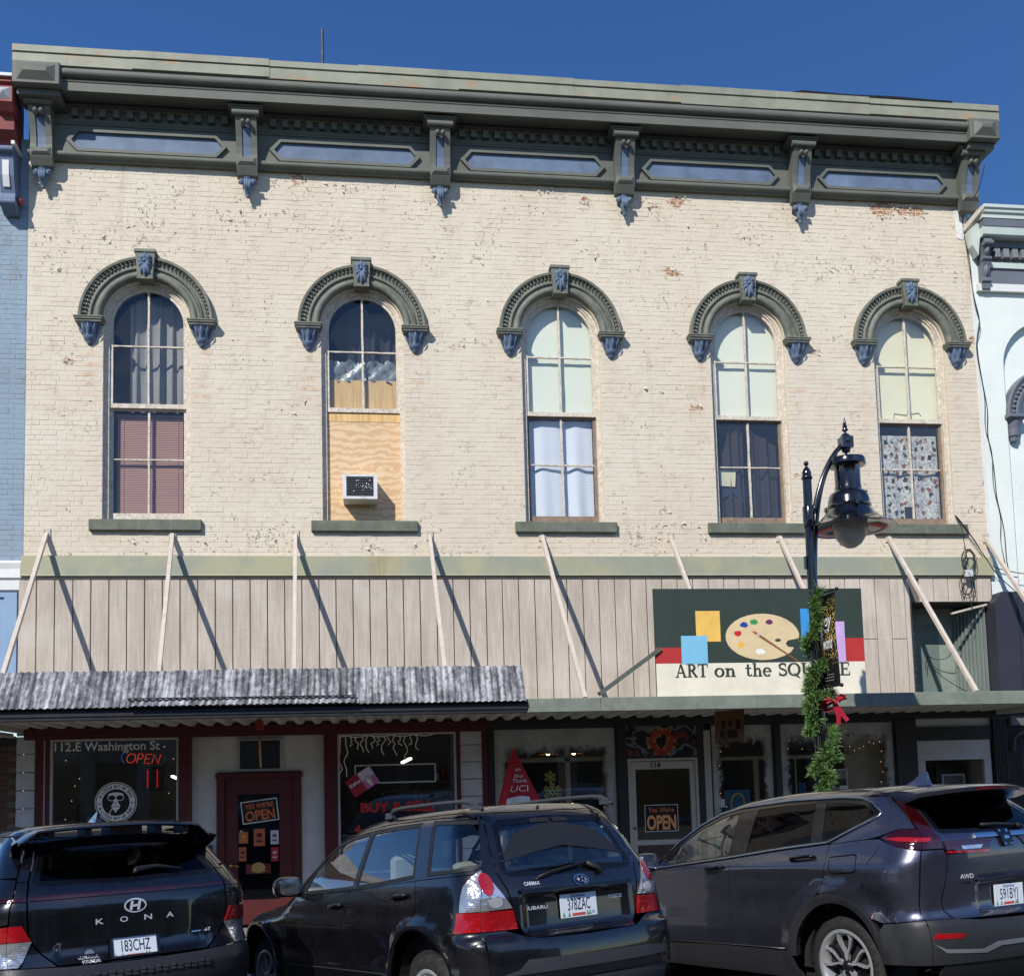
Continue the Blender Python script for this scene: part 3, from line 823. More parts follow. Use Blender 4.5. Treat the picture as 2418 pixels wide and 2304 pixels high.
PLY, PLV = plywood(), plyv()
pl = thing('plywood_board', 'tan plywood sheet boarding up the lower half of the second arched window', 'board', (0, 0, 0))
B('sheet', PLY, pl, c2-.52, c2+.52, .125, .14, 5.475, 6.955)
B('sheet', PLV, pl, c2-.52, c2+.52, .12, .14, 6.96, 7.085)
B('backing_sheet', PLV, pl, c2-.48, c2+.48, .19, .205, 7.09, 7.60)
mb = MB(); P = [[(c2-.5+i*.05, .20+.03*math.sin(i*1.7+j*2.2)+.02*math.sin(j*5+i), 7.56+j*.055+.02*math.sin(i*2.3+j)) for i in range(21)] for j in range(7)]
tag(mb.grid(P).build('plastic_sheet', M('milky_plastic', (128, 134, 138), .35, var=.3, vs=6, spec=.6), None, True), 'crumpled milky plastic sheet above the plywood in the second arched window', 'sheet')
cloth('curtain', M('dark_blue_drape', (46, 50, 62), .9), c2-.25, c2+.49, 7.2, 8.8, .42, 4, .04, 'dark blue drape in the top of the boarded second arched window', 'curtain', 4, archtop(c2))
# air conditioner
ac = thing('air_conditioner', 'small white window air conditioner with dark louvred grille poking through the plywood', 'air conditioner', (c2-.06, 0, 5.74))
WH = M('appliance_white', (222, 222, 218), .45, var=.1, grime=.4, grime_col=(150, 120, 80))
mb = MB(); mb.box(-.235, .235, -.20, .12, 0, .345)
q = mb.build('casing', WH, ac)
DG = M('grille_dark', (58, 60, 66), .6, var=.2)
mb = MB(); mb.box(-.185, .185, -.203, -.19, .04, .315); mb.build('grille_back', M('grille_black', (30, 31, 35), .7), ac)
for j in range(11):
    mb = MB(); zz = .048+j*.0243; mb.add([(-.182, -.214, zz), (.182, -.214, zz), (.182, -.204, zz+.017), (-.182, -.204, zz+.017)], [(0, 1, 2, 3)]); mb.build('louvre', DG, ac)
mb = MB(); mb.box(-.24, -.19, -.212, -.2, 0, .35); mb.box(.19, .24, -.212, -.2, 0, .35); mb.box(-.19, .19, -.212, -.2, 0, .037); mb.box(-.19, .19, -.212, -.2, .318, .35); mb.build('front_frame', WH, ac)
rr = random.Random(5); mb = MB()
for k in range(34):
    x, z = rr.gauss(.02, .09), rr.gauss(.19, .07); s = rr.uniform(.003, .009)
    if abs(x) < .17 and .05 < z < .31: mb.add([(x-s, -.2155, z-s), (x+s, -.2155, z-s*.3), (x+s*.4, -.2155, z+s), (x-s*.6, -.2155, z+s*.8)], [(0, 1, 2, 3)])
mb.build('paint_spots', M('bird_white', (235, 235, 232), .8), ac)
# boards and cloths of the other windows
def shade_mat(name, a, b):
    t = NT(name); c = t.mix(t.ramp(t.noise(1.6, 4), [(.4, 0.), (.65, 1.)]), srgb(*a), srgb(*b)); t.principled(c, .85, 0, .3, normal=t.bump(t.noise(60, 3), .1, .003)); return t.m
def shade(cx, mat, label, y=.20):
    mb = MB(); mb.prism_y(arch_outline(cx, .515, 7.10), y, y+.012)
    return tag(mb.build('roller_blind', mat, None), label, 'shade')
shade(c3, shade_mat('shade_pale_green', (240, 244, 224), (246, 246, 230)), 'pale green panel filling the top of the middle arched window')
shade(c4, shade_mat('shade_cream_green', (242, 244, 222), (248, 244, 226)), 'pale cream green panel in the top of the fourth arched window')
sy = shade(c5, shade_mat('shade_yellow', (248, 242, 208), (242, 234, 200)), 'pale yellow panel with a torn edge in the top of the rightmost arched window')
mb = MB(); mb.tube([(c5-.22, .196, 7.16), (c5-.20, .195, 7.27), (c5-.03, .195, 7.25), (c5+.03, .195, 7.26), (c5+.2, .195, 7.29), (c5+.24, .195, 7.24)], .005, 5); mb.build('tear', M('tear_dark', (60, 54, 40), .9), sy)
def lace():
    t = NT('white_lace_cloth'); x, y, z = t.xyz()
    w = t.n('ShaderNodeTexWave', wave_type='BANDS', bands_direction='Z'); w.inputs['Scale'].default_value = 14; w.inputs['Distortion'].default_value = 1.4; t.link(t.map((2, 1, 1)), w.inputs['Vector'])
    c = t.mix(t.ramp(w.outputs['Color'], [(.4, 0.), (.6, 1.)]), srgb(218, 222, 234), srgb(240, 242, 248))
    t.principled(c, .9, 0, .2); return t.m
cloth('curtain', lace(), c3-.47, c3+.48, 5.6, 7.06, .23, 2, .022, 'white patterned cloth hung in the lower half of the middle arched window', 'curtain', 8, None, .03)
BR = M('brown_drape_cloth', (52, 44, 41), .9, var=.2)
cloth('curtain', BR, c4-.47, c4-.06, 5.6, 7.05, .24, 3, .04, 'dark brown drape on the left of the fourth arched window lower half', 'curtain', 9, lambda x: 6.2+(x-c4+.48)*4)
cloth('curtain', BR, c4+.05, c4+.47, 5.65, 7.0, .26, 2, .05, 'dark brown drape on the right of the fourth arched window lower half', 'curtain', 10, lambda x: 7.0-(x-c4-.05)*.6)
mb = MB(); mb.prism_y([(c4-.46, 6.10), (c4-.22, 6.09), (c4-.20, 6.33), (c4-.46, 6.35)], .20, .21); tag(mb.build('paper_patch', M('yellowed_paper', (222, 214, 180), .9)), 'yellowed square of paper behind glass of the fourth arched window', 'paper')
mb = MB(); mb.prism_y([(c4-.46, 5.9), (c4-.25, 6.0), (c4-.1, 5.85), (c4-.12, 6.05), (c4-.46, 6.1)], .22, .225); tag(mb.build('blue_cloth', M('navy_cloth', (40, 48, 74), .9)), 'navy cloth scrap beneath the yellowed paper in the fourth arched window', 'cloth')
def print_cloth():
    t = NT('printed_curtain_cloth')
    v = t.n('ShaderNodeTexVoronoi', feature='F1'); nzp = t.n('ShaderNodeTexNoise'); nzp.inputs['Scale'].default_value = 22; t.link(t.pos, nzp.inputs['Vector']); sv_ = t.n('ShaderNodeVectorMath', operation='MULTIPLY_ADD'); t.link(nzp.outputs['Color'], sv_.inputs[0]); sv_.inputs[1].default_value = (.09, .09, .09); t.link(t.map((1, .01, .8)), sv_.inputs[2]); t.link(sv_.outputs[0], v.inputs['Vector']); v.inputs['Scale'].default_value = 10; v.inputs['Randomness'].default_value = .6
    c = t.mix(t.ramp(t.noise(28, 4, .7), [(.42, 0.), (.6, 1.)]), srgb(214, 212, 204), srgb(150, 150, 146))
    wc = t.n('ShaderNodeSeparateColor'); t.link(v.outputs['Color'], wc.inputs[0])
    blob = t.ramp(t.math('ADD', v.outputs['Distance'], t.math('MULTIPLY', t.noise(40, 2), .25)), [(.43, 1.), (.47, 0.)])
    bc = t.ramp(wc.outputs[0], [(.0, srgb(132, 84, 56)), (.35, srgb(60, 46, 40)), (.6, srgb(96, 70, 54)), (.8, srgb(36, 34, 34))], 'CONSTANT')
    c = t.mix(blob, c, bc); t.principled(c, .9, 0, .2); return t.m
cloth('curtain', print_cloth(), c5-.47, c5+.48, 5.6, 6.93, .23, 2.5, .012, 'curtain with small brown and grey print in the rightmost arched window lower half', 'curtain', 12)
B_ = B('black_card', M('black_card_mat', (20, 20, 22), .8), None, c5-.12, c5+.02, .195, .20, 5.61, 5.80)
tag(B_, 'small black card at the foot of the printed curtain in the rightmost arched window', 'card')

# ================================================================== canopy over the pavement
can = thing('shop_canopy', 'shallow metal canopy along the shopfronts hung on sloping wall struts', 'canopy', (0, 0, 0))
XCA, XCB = -4.69, 9.36
BLK = M('black_trim_paint', (40, 41, 46), .45, var=.15, grime=.2)
def galv():
    t = NT('weathered_corrugated_sheet')
    s = t.noise(1.0, 7, .72, t.map((9, 2, 1.1))); s2 = t.noise(16, 6, .7)
    c = t.ramp(t.math('ADD', t.math('MULTIPLY', s, .65), t.math('MULTIPLY', s2, .35)), [(.37, srgb(54, 54, 57)), (.47, srgb(96, 96, 99)), (.54, srgb(152, 153, 154)), (.64, srgb(202, 203, 204))])
    c = t.mix(t.ramp(t.noise(1.0, 6, .7, t.map((7, 1, 1), loc=(3, 0, 0))), [(.6, 0.), (.75, .6)]), c, srgb(120, 94, 78))
    t.principled(c, .6, .1, .5, normal=t.bump(s2, .35, .01)); return t.m
GAL = galv()
def corr_sheet(x0, x1, ya, za, yb, zb, per=.076, amp=.011, n=6):
    mb = MB(); R1, R2, R3 = [], [], []; k = int((x1-x0)/per*n)
    nrm = Vector((0, zb-za, -(yb-ya))).normalized()      # outward
    if nrm.y > 0: nrm = -nrm
    for i in range(k+1):
        x = x0+(x1-x0)*i/k; a = amp*math.sin(2*PI*(x-x0)/per)
        j = .006*math.sin(x*3.1)+.004*math.sin(x*7.7)
        R1.append((x, ya+nrm.y*a, za+nrm.z*a)); R2.append((x, (ya+yb)/2+nrm.y*(a+j), (za+zb)/2+nrm.z*(a+j))); R3.append((x, yb+nrm.y*a, zb+nrm.z*a+j*.5))
    mb.grid([R1, R2, R3]); mb.grid([[(p[0], p[1]+.004, p[2]-.002) for p in R] for R in (R3, R2, R1)])
    return mb
for i, (xa, xb) in enumerate(((XCA-.02, -2.2), (-2.2, -.45), (-.45, 1.78))):
    d = .004*i
    corr_sheet(xa, xb+.03, -2.19-d, 2.725, -1.90-d, 3.175+.005*i).build('corrugated_sheet', GAL, can, True)
corr_sheet(-2.83, -.23, -2.225, 2.735, -2.17, 2.815).build('corrugated_strip', GAL, can, True)
mb = MB(); mb.bar((-2.83, -2.195, 2.822), (-.23, -2.195, 2.822), .03, .012); mb.build('strip_edge', BLK, can)
B('fascia', BLK, can, XCA-.02, 1.83, -2.12, -2.05, 2.585, 2.70, bevel=.006)
B('fascia_lip', BLK, can, XCA-.02, 1.83, -2.135, -2.121, 2.63, 2.665)
B('sheet_rail', M('rail_black', (14, 14, 16), .8), can, XCA-.02, 1.80, -2.10, -1.95, 2.702, 2.735)  # near-black rail between the fascia and the corrugated sheet
GF = M('canopy_green_paint', (122, 130, 118), .55, var=.2, vs=3, grime=.45, grime_col=(164, 160, 130))
xs = [1.834, 2.75, 4.75, 6.9, 9.40]
for i in range(4):
    B('fascia', GF, can, xs[i], xs[i+1]-.003, -2.115-.003*(i % 2), -2.05, 2.585, 2.755, bevel=.006)
# trapezoid roof deck, white underneath
DECK = M('deck_white_paint', (186, 184, 178), .6, var=.18, vs=2, grime=.3)
mb = MB(); x = XCA+.02; R1, R2 = [], []; pr = [(0, 0), (.075, 0), (.12, .055), (.195, .055), (.24, 0)]
while x < XCB-.25:
    for dx, dz in pr[:-1]:
        R1.append((x+dx, -2.06, 2.655-dz*.0+dz)); R2.append((x+dx, -.02, 2.615+dz))
    x += .24
mb.grid([R1, R2]); mb.build('roof_deck', DECK, can)
mb = MB(); mb.add([(XCA, -2.05, 2.745), (XCB, -2.05, 2.745), (XCB, -.04, 2.74), (XCA, -.04, 2.74)], [(0, 1, 2, 3)]); mb.build('deck_top', M('deck_grey', (140, 138, 132), .7), can)
for xx in (XCA+.02, 9.3):
    B('end_beam', DECK, can, xx-.03, xx+.03, -2.04, -.02, 2.56, 2.70)
STR = M('strut_cream_paint', (204, 192, 178), .7, var=.15, vs=6, grime=.3, grime_col=(150, 110, 80))
for xt, xb in ((-4.394, -4.36), (-2.738, -2.55), (-1.074, -.96), (.804, .88), (2.425, 2.575), (4.328, 4.42), (6.003, 6.06), (7.726, 7.763), (9.30, 9.28)):
    mb = MB(); mb.bar((xt, -.01, 5.27), (xb, -2.0, 2.76), .05, .05, (1, 0, 0)); st = mb.build('strut', STR, can)
    mb = MB(); mb.box(xt-.05, xt+.05, -.02, -.001, 5.2, 5.34); mb.tube([(xt-.03, -.03, 5.31), (xt-.03, -.0, 5.31)], .009, 6); mb.build('strut_plate', STR, can)
# timber brace beside the sign
mb = MB(); mb.bar((2.74, -2.06, 2.80), (3.55, -2.0, 3.36), .05, .09, (0, 1, 0)); tag(mb.build('sign_prop', M('prop_green_paint', (88, 100, 88), .7, var=.25, vs=8, grime=.3)), 'dark green timber prop slanting up from the canopy edge to the art sign', 'prop')

# ================================================================== art shop sign
sg = thing('shop_sign', 'wide painted sign with palette and brush reading ART on the SQUARE on the canopy', 'sign', (0, 0, 0))
SY = -2.02
flat = lambda n, rgb, **k: M(n, rgb, k.pop('rough', .6), var=k.pop('var', .12), vs=3, grime=.12, bump=.08, bs=40, **k)
SG, SCR, SRED = flat('sign_green', (50, 64, 56)), flat('sign_cream', (238, 230, 208)), flat('sign_red', (186, 52, 50))
B('board', SG, sg, 3.485, 6.245, SY, SY+.035, 2.76, 4.12)
def painted(name, pts, mat, lay=1):
    y = SY-.0012*lay; n = len(pts)
    a = sum(pts[i][0]*pts[(i+1) % n][1]-pts[(i+1) % n][0]*pts[i][1] for i in range(n))
    if a < 0: pts = pts[::-1]
    return mesh_obj(name, [(x, y, z) for x, z in pts], [tuple(range(n))], mat, sg)
def rect(x0, x1, z0, z1): return [(x0, z0), (x1, z0), (x1, z1), (x0, z1)]
painted('cream_field', rect(3.487, 6.243, 2.762, 3.172), SCR)
painted('red_bar', rect(3.487, 3.82, 3.172, 3.372), SRED); painted('red_bar', rect(5.995, 6.243, 3.172, 3.475), SRED)
painted('yellow_square', rect(4.02, 4.338, 3.445, 3.835), flat('sign_yellow', (244, 196, 98)), 2)
painted('blue_square', rect(3.82, 4.16, 3.165, 3.52), flat('sign_sky', (130, 196, 226)), 3)
painted('blue_square', rect(5.405, 5.60, 3.405, 3.86), flat('sign_blue', (60, 152, 216)), 2)
painted('lilac_square', rect(5.68, 5.99, 3.168, 3.69), flat('sign_lilac', (206, 174, 222)), 2)
pal = [(5.30, 3.36), (5.22, 3.37), (5.19, 3.41), (5.22, 3.45), (5.30, 3.465), (5.37, 3.48), (5.378, 3.55)]
for k in range(25):
    a = math.radians(8+k*(318-8)/24); pal.append((4.89+.49*math.cos(a), 3.5+.297*math.sin(a)))
painted('palette', pal, flat('sign_tan', (226, 202, 158)), 4)
def blob(n, cx, cz, rx, rz, rgb, seed, lay=5):
    r = random.Random(seed)
    painted('paint_blob', [(cx+rx*(1+r.uniform(-.15, .2))*math.cos(2*PI*k/14), cz+rz*(1+r.uniform(-.15, .2))*math.sin(2*PI*k/14)) for k in range(14)], flat(n, rgb), lay)
blob('blob_red', 4.565, 3.545, .05, .036, (206, 40, 50), 1); blob('blob_blue', 4.65, 3.655, .048, .036, (40, 66, 160), 2); blob('blob_green', 4.785, 3.69, .05, .034, (54, 150, 78), 3)
blob('blob_plum', 4.985, 3.69, .05, .03, (104, 52, 92), 4); blob('blob_yellow', 4.595, 3.395, .045, .035, (240, 190, 70), 5); blob('blob_white', 4.85, 3.31, .062, .036, (248, 246, 236), 6); blob('blob_hole', 5.09, 3.455, .042, .022, (62, 72, 62), 7)
painted('brush_handle', [(4.84, 3.50), (4.86, 3.525), (5.345, 3.19), (5.335, 3.178)], flat('brush_brown', (140, 90, 56)), 6)
painted('brush_ferrule', [(4.80, 3.528), (4.82, 3.556), (4.862, 3.525), (4.84, 3.497)], flat('brush_grey', (186, 180, 170)), 6)
painted('brush_tip', [(4.745, 3.575), (4.80, 3.527), (4.822, 3.557)], flat('brush_red', (196, 44, 52)), 6)
LET = flat('sign_letter', (52, 60, 54))
def ribbon_poly(pts, ws):
    L, Rr = [], []
    for i, p in enumerate(pts):
        a, b = pts[max(0, i-1)], pts[min(len(pts)-1, i+1)]; dx, dz = b[0]-a[0], b[1]-a[1]; l = math.hypot(dx, dz) or 1
        w = ws[i] if isinstance(ws, (list, tuple)) else ws
        L.append((p[0]-dz/l*w/2, p[1]+dx/l*w/2)); Rr.append((p[0]+dz/l*w/2, p[1]-dx/l*w/2))
    return L+Rr[::-1]
def glyph(ch):
    """serif letter: list of polygons in a 0..1 high box, and its advance"""
    T, t, s = .17, .07, .055; P = []
    bar = lambda x0, x1, z0, z1: P.append(rect(x0, x1, z0, z1))
    st = lambda pts, w: P.append(ribbon_poly(pts, w))
    def stem(x, h=1.0, a=.11, top=True):
        bar(x-T/2, x+T/2, 0, h); bar(x-T/2-a, x+T/2+a, 0, s)
        if top: bar(x-T/2-a, x+T/2+a*(1 if h == 1 and ch in 'U' else .2 if ch in 'nhtR' else 1), h-s, h)
    def oval(cx, cz, rx, rz, a0=0, a1=360):
        n = 22; pts = arc(cx, cz, rx, a0, a1, n, rz)
        st(pts, [t+(T-t)*abs(math.cos(math.radians(a0+(a1-a0)*i/n))) for i in range(n+1)])
    if ch == 'A': st([(.12, 0), (.42, 1)], t); st([(.42, 1), (.74, 0)], T); bar(.22, .62, .3, .3+t); bar(0, .26, 0, s); bar(.58, .90, 0, s); adv = .92
    elif ch == 'R': stem(.2); oval(.34, .74, .26, .225, 90, -90); bar(.28, .36, .93, 1); bar(.28, .36, .48, .55); st([(.38, .52), (.72, .02)], T); bar(.66, .86, 0, s); adv = .86
    elif ch == 'T': stem(.4, top=False); bar(0, .8, 1-t, 1); bar(0, .06, .74, 1); bar(.74, .8, .74, 1); adv = .84
    elif ch == 'S': st(arc(.33, .74, .22, 30, 270, 14, .21)+arc(.33, .27, .24, 90, -150, 14, .22)[1:], .12); bar(.5, .56, .70, .98); bar(.06, .12, .02, .3); adv = .66
    elif ch == 'Q': oval(.46, .5, .37, .46); st([(.45, .2), (.62, .0), (.86, -.16)], [.06, .12, .06]); adv = .94
    elif ch == 'U':
        bar(.12, .12+T, .3, 1); bar(.02, .39, 1-s, 1); bar(.70, .77, .3, 1); bar(.6, .87, 1-s, 1); st(arc(.46, .3, .265, 180, 360, 14, .27), [T]+[.13]*13+[t]); adv = .92
    elif ch == 'E': stem(.2); bar(.28, .68, 1-t, 1); bar(.28, .68, 0, t); bar(.28, .52, .47, .47+t); bar(.62, .68, .74, 1); bar(.66, .72, 0, .28); bar(.5, .55, .36, .62); adv = .76
    elif ch == 'o': oval(.34, .33, .26, .31); adv = .7
    elif ch == 'e': oval(.34, .33, .25, .31, 0, 320); bar(.12, .58, .33, .33+.06); adv = .68
    elif ch == 'n': stem(.2, .64, .1); st([(.28, .5), (.4, .61), (.53, .58), (.58, .42)], [.06, .1, .13, T]); bar(.495, .665, 0, .45); bar(.42, .76, 0, s); adv = .80
    elif ch == 'h': stem(.2, 1.02, .1); st([(.28, .5), (.4, .61), (.53, .58), (.58, .42)], [.06, .1, .13, T]); bar(.495, .665, 0, .45); bar(.42, .76, 0, s); adv = .80
    elif ch == 't': bar(.18, .18+T*.95, .08, .92); bar(.04, .52, .60, .66); st([(.26, .14), (.34, .05), (.44, .05), (.54, .14)], .09); adv = .58
    else: adv = .42
    return P, adv
def sign_text(s, x0, x1, z, H, lay):
    tot = sum(glyph(c)[1] for c in s); k = (x1-x0)/tot; x = x0
    for c in s:
        P, adv = glyph(c)
        if P:
            mb = MB()
            for j, poly in enumerate(P):
                y = SY-.0012*lay-.0003*j; q = [(x+u*k, y, z+v*H) for u, v in poly]
                a = sum(poly[i][0]*poly[(i+1) % len(poly)][1]-poly[(i+1) % len(poly)][0]*poly[i][1] for i in range(len(poly)))
                if a < 0: q = q[::-1]
                mb.add(q, [tuple(range(len(q)))])
            mb.build('letter', LET, sg)
        x += adv*k
sign_text('ART', 3.73, 4.155, 3.0, .165, 7); sign_text('on', 4.235, 4.52, 3.0, .165, 7); sign_text('the', 4.63, 4.985, 3.0, .165, 7); sign_text('SQUARE', 5.07, 6.035, 3.0, .165, 7)
# ================================================================== left shopfront, dark red trim
RED = M('dark_red_paint', (82, 27, 28), .5, var=.2, vs=4, grime=.25, grime_col=(60, 24, 24))
WALLW = M('shop_white_paint', (212, 210, 203), .6, var=.1, vs=1.5, grime=.15)
CLAP = M('clapboard_white', (200, 200, 200), .6, var=.1, vs=3, grime=.2)
SGL = glass('shop_window_glass', (.90, .92, .92), 1.5, 0.0, .03, 1.2)
ZF = -.11            # pavement level at the wall
ls = thing('shopfront', 'left shopfront in dark red trim with two display windows and a red door', 'shopfront', (0, 0, 0))
def rb(x0, x1, z0, z1, y0=-.03, y1=.12, name='post', mat=None): return B(name, mat or RED, ls, x0, x1, y0, y1, z0, z1, bevel=.006)
rb(-4.64, 1.56, 2.50, 2.62, -.06, .12, 'header')
rb(-4.64, 1.56, 2.47, 2.502, -.035, .12, 'header_bead')
rb(-4.503, -4.40, ZF, 2.47); rb(-4.375, -4.318, ZF, 2.47, -.015, .1)
B('light_strip', WALLW, ls, -4.40, -4.375, .0, .05, ZF, 2.47)
rb(-2.655, -2.494, ZF, 2.47); rb(-.714, -.528, ZF, 2.47); rb(1.115, 1.172, ZF, 2.47); rb(1.475, 1.558, ZF, 2.55)
for x0, x1 in ((-4.74, -4.503), (1.173, 1.474)):
    z = ZF; k = 0
    while z < 2.55:
        mb = MB(); z1 = min(z+.235, 2.58)
        mb.prism_x([(.05, z), (-.022, z), (-.006, z1-.006), (.05, z1-.006)], x0, x1); mb.build('clapboard', CLAP, ls); z += .24; k += 1
def shop_window(x0, x1, z0, z1, fm, parent, y=.02, fw=.03):
    mb = MB(); mb.box(x0, x0+fw, y-.02, y+.04, z0, z1); mb.box(x1-fw, x1, y-.02, y+.04, z0, z1); mb.box(x0+fw, x1-fw, y-.02, y+.04, z1-fw, z1); mb.box(x0+fw, x1-fw, y-.02, y+.04, z0, z0+fw)
    w = mb.build('display_window', fm, parent); pane([(x0+fw, z0+fw), (x1-fw, z0+fw), (x1-fw, z1-fw), (x0+fw, z1-fw)], y+.01, w, SGL); return w
ALW = M('window_frame_grey', (196, 194, 188), .5, var=.1)
shop_window(-4.318, -2.655, .55, 2.475, ALW, ls); shop_window(-.528, 1.115, .55, 2.475, ALW, ls)
for x0, x1 in ((-4.318, -2.655), (-.528, 1.115)): B('bulkhead', RED, ls, x0, x1, -.02, .1, ZF, .55)
# entrance: white wall with red door
yd = .10
B('entrance_wall', WALLW, ls, -2.494, -2.156, yd, yd+.08, ZF, 2.47); B('entrance_wall', WALLW, ls, -1.035, -.714, yd, yd+.08, ZF, 2.47)
B('entrance_wall', WALLW, ls, -2.156, -1.035, yd+.001, yd+.08, 1.98, 2.47)
mb = MB(); mb.box(-1.90, -1.27, yd-.02, yd, 1.985, 2.435); mb.build('transom_frame', M('transom_grey', (178, 178, 172), .6), ls)
B('transom_pane', M('transom_dark', (52, 54, 58), .15, spec=.6), ls, -1.855, -1.315, yd-.024, yd-.021, 2.02, 2.405)
rb(-2.165, -2.06, ZF, 1.90, yd-.05, yd+.05, 'door_casing'); rb(-1.13, -1.028, ZF, 1.90, yd-.05, yd+.05, 'door_casing'); rb(-2.18, -1.012, 1.90, 1.965, yd-.06, yd+.05, 'door_casing')
door = rb(-2.06, -1.13, ZF+.02, 1.90, yd-.005, yd+.04, 'door')
B('door_glass', M('door_glass_dark', (14, 15, 18), .04, spec=.7, var=0), door, -1.885, -1.33, yd-.010, yd-.006, .25, 1.67)
mb = MB(); mb.lathe([(.0, -.055), (.022, -.05), (.026, -.035), (.012, -.02), (.03, -.012), (.03, 0)], (-1.98, yd-.005, .72), 14, 'y'); mb.tube([(-1.98, yd-.05, .72), (-1.92, yd-.055, .715), (-1.87, yd-.05, .70)], .009, 6); mb.build('handle', M('brass', (196, 156, 84), .25, .9), door, True)
mb = MB(); mb.box(-2.33, -2.22, yd-.05, yd, .75, 1.0); tag(mb.build('mailbox', BLK), 'small black letter box on the white wall left of the red door', 'letter box')
# shop interior
ins = M('shop_interior_grey', (140, 136, 130), .9, var=.2); flr = M('shop_floor', (70, 62, 54), .7)
B('back_wall', ins, ls, -4.64, 1.56, 3.6, 3.65, ZF, 2.62); B('floor', flr, ls, -4.64, 1.56, .2, 3.6, ZF-.05, ZF); B('ceiling', M('shop_ceiling', (110, 108, 104), .9), ls, -4.64, 1.56, .2, 3.6, 2.62, 2.68)
B('partition', ins, ls, -4.69, -4.64, .13, 3.6, ZF, 2.62); B('partition', ins, ls, 1.56, 1.60, .2, 3.6, ZF, 2.62)
# hanging bell rod under the canopy
hr = thing('hanging_tag', 'red bracket with a hanging wooden stick under the canopy above the red door', 'hanging sign', (-1.47, -1.0, 2.6))
mb = MB(); mb.box(-.04, .04, -.1, .12, -.10, .02); mb.build('bracket', M('bright_red_paint', (150, 52, 50), .5), hr)
mb = MB(); mb.tube([(0, 0, -.1), (0, 0, -.24)], .006, 6); mb.build('chain', BLK, hr)
mb = MB(); mb.tube([(0, 0, -.24), (.005, 0, -.43), (.012, 0, -.58)], [.013, .015, .013], 8); mb.build('stick', M('pale_wood', (206, 150, 90), .6), hr)
# window lettering and signs
LW = M('window_lettering_white', (240, 241, 238), .7, var=.03)
tx = thing('window_lettering', 'white address lettering across the top of the left display window', 'lettering', (0, 0, 0))
text('address', '112 E Washington St', LW, tx, (-3.605, .026, 2.315), .115, width=1.36, bold=.012)
def neon(name, rgb, e):
    t = NT(name); em = t.n('ShaderNodeEmission'); em.inputs[0].default_value = (*srgb(*rgb), 1); em.inputs[1].default_value = e; t.link(em.outputs[0], t.out.inputs[0]); return t.m
NR, NBL = neon('neon_red', (255, 70, 40), .55), neon('neon_blue', (60, 90, 200), .35)
nn = thing('neon_sign', 'red neon OPEN sign with blue arcs behind the left display window', 'neon sign', (0, 0, 0))
def nstroke(pts, m=NR, y=.09, r=.006):
    mb = MB(); mb.tube([(x, y, z) for x, z in pts], r, 6); return mb.build('tube', m, nn, True)
ox, oz, hh = -3.37, 2.145, .125
it = lambda u, v: (ox+u+v*.035/.125*.9, oz+v-(u*.055))
nstroke([it(.06+.055*math.cos(a), .062+.062*math.sin(a)) for a in [2*PI*k/18 for k in range(19)]])
nstroke([it(.145, 0), it(.145, hh), it(.19, hh), it(.215, .095), it(.19, .06), it(.148, .06)])
nstroke([it(.32, 0), it(.245, 0), it(.245, hh), it(.32, hh)]); nstroke([it(.245, .063), it(.30, .063)])
nstroke([it(.345, 0), it(.345, hh), it(.43, 0), it(.43, hh)])
nstroke(arc(-3.33, 2.215, .09, 120, 240, 10), NBL); nstroke(arc(-3.05, 2.18, .20, -100, 40, 16, .085), M('neon_off', (120, 140, 140), .3))
ld = thing('led_sign', 'two upright red lamp strips glowing inside the left display window', 'lamp', (0, 0, 0))
for xx in (-3.165, -3.035): B('strip', neon('led_red', (255, 20, 20), .45), ld, xx-.007, xx+.007, .5, .51, 1.80, 2.05)
B('panel', M('led_panel_black', (12, 12, 12), .5), ld, -3.25, -2.95, .512, .54, 1.75, 2.1)
# round ape badge on the window
bd = thing('window_decal', 'round black and white ape badge decal on the left display window', 'decal', (-3.475, .024, 1.615))
BK, WT = M('decal_black', (12, 12, 13), .5, var=0), M('decal_white', (240, 240, 236), .6, var=.03)
def disc(name, r0, r1, y, m, n=48):
    mb = MB()
    if r0 <= 0: mb.add([(r1*math.cos(2*PI*k/n), y, r1*math.sin(2*PI*k/n)) for k in range(n)], [tuple(range(n))])
    else:
        v = [(r*math.cos(2*PI*k/n), y, r*math.sin(2*PI*k/n)) for r in (r0, r1) for k in range(n)]
        mb.add(v, [(k, (k+1) % n, n+(k+1) % n, n+k) for k in range(n)])
    return mb.build(name, m, bd)
disc('ring', .262, .272, -.0, WT); disc('backing', 0, .262, -.0005, BK); disc('ring', .178, .25, -.0015, WT)
def circ_text(s, r, a0, step, flip):
    for i, ch in enumerate(s):
        if ch == ' ': continue
        a = math.radians(a0+step*i); v, f = text_geo(ch, .036, bold=.03)
        ux, uz = (math.sin(a), -math.cos(a)) if not flip else (-math.sin(a), math.cos(a))
        nx, nz = (math.cos(a), math.sin(a)) if not flip else (-math.cos(a), -math.sin(a))
        rr_ = r if not flip else r+.036
        mesh_obj('letter', [(math.cos(a)*rr_+ux*x+nx*y, -.003, math.sin(a)*rr_+uz*x+nz*y) for x, y in v], f, BK, bd)
circ_text('A LITTLE BIT OF THIS', .196, 158, -7.2, False); circ_text('A LITTLE BIT OF THAT', .196, 202, 7.2, True)
circ_text('S', .196, 184, 1, False); circ_text('S', .196, -2, 1, False)
def dp(pts, m, y): mb = MB(); mb.add([(x, y, z) for x, z in pts], [tuple(range(len(pts)))]); mb.build('face_mark', m, bd)
dp(arc(0, .10, .10, 0, 180, 12, .035)+arc(0, .10, .10, 180, 360, 12, .02)[1:-1], WT, -.003)          # brow
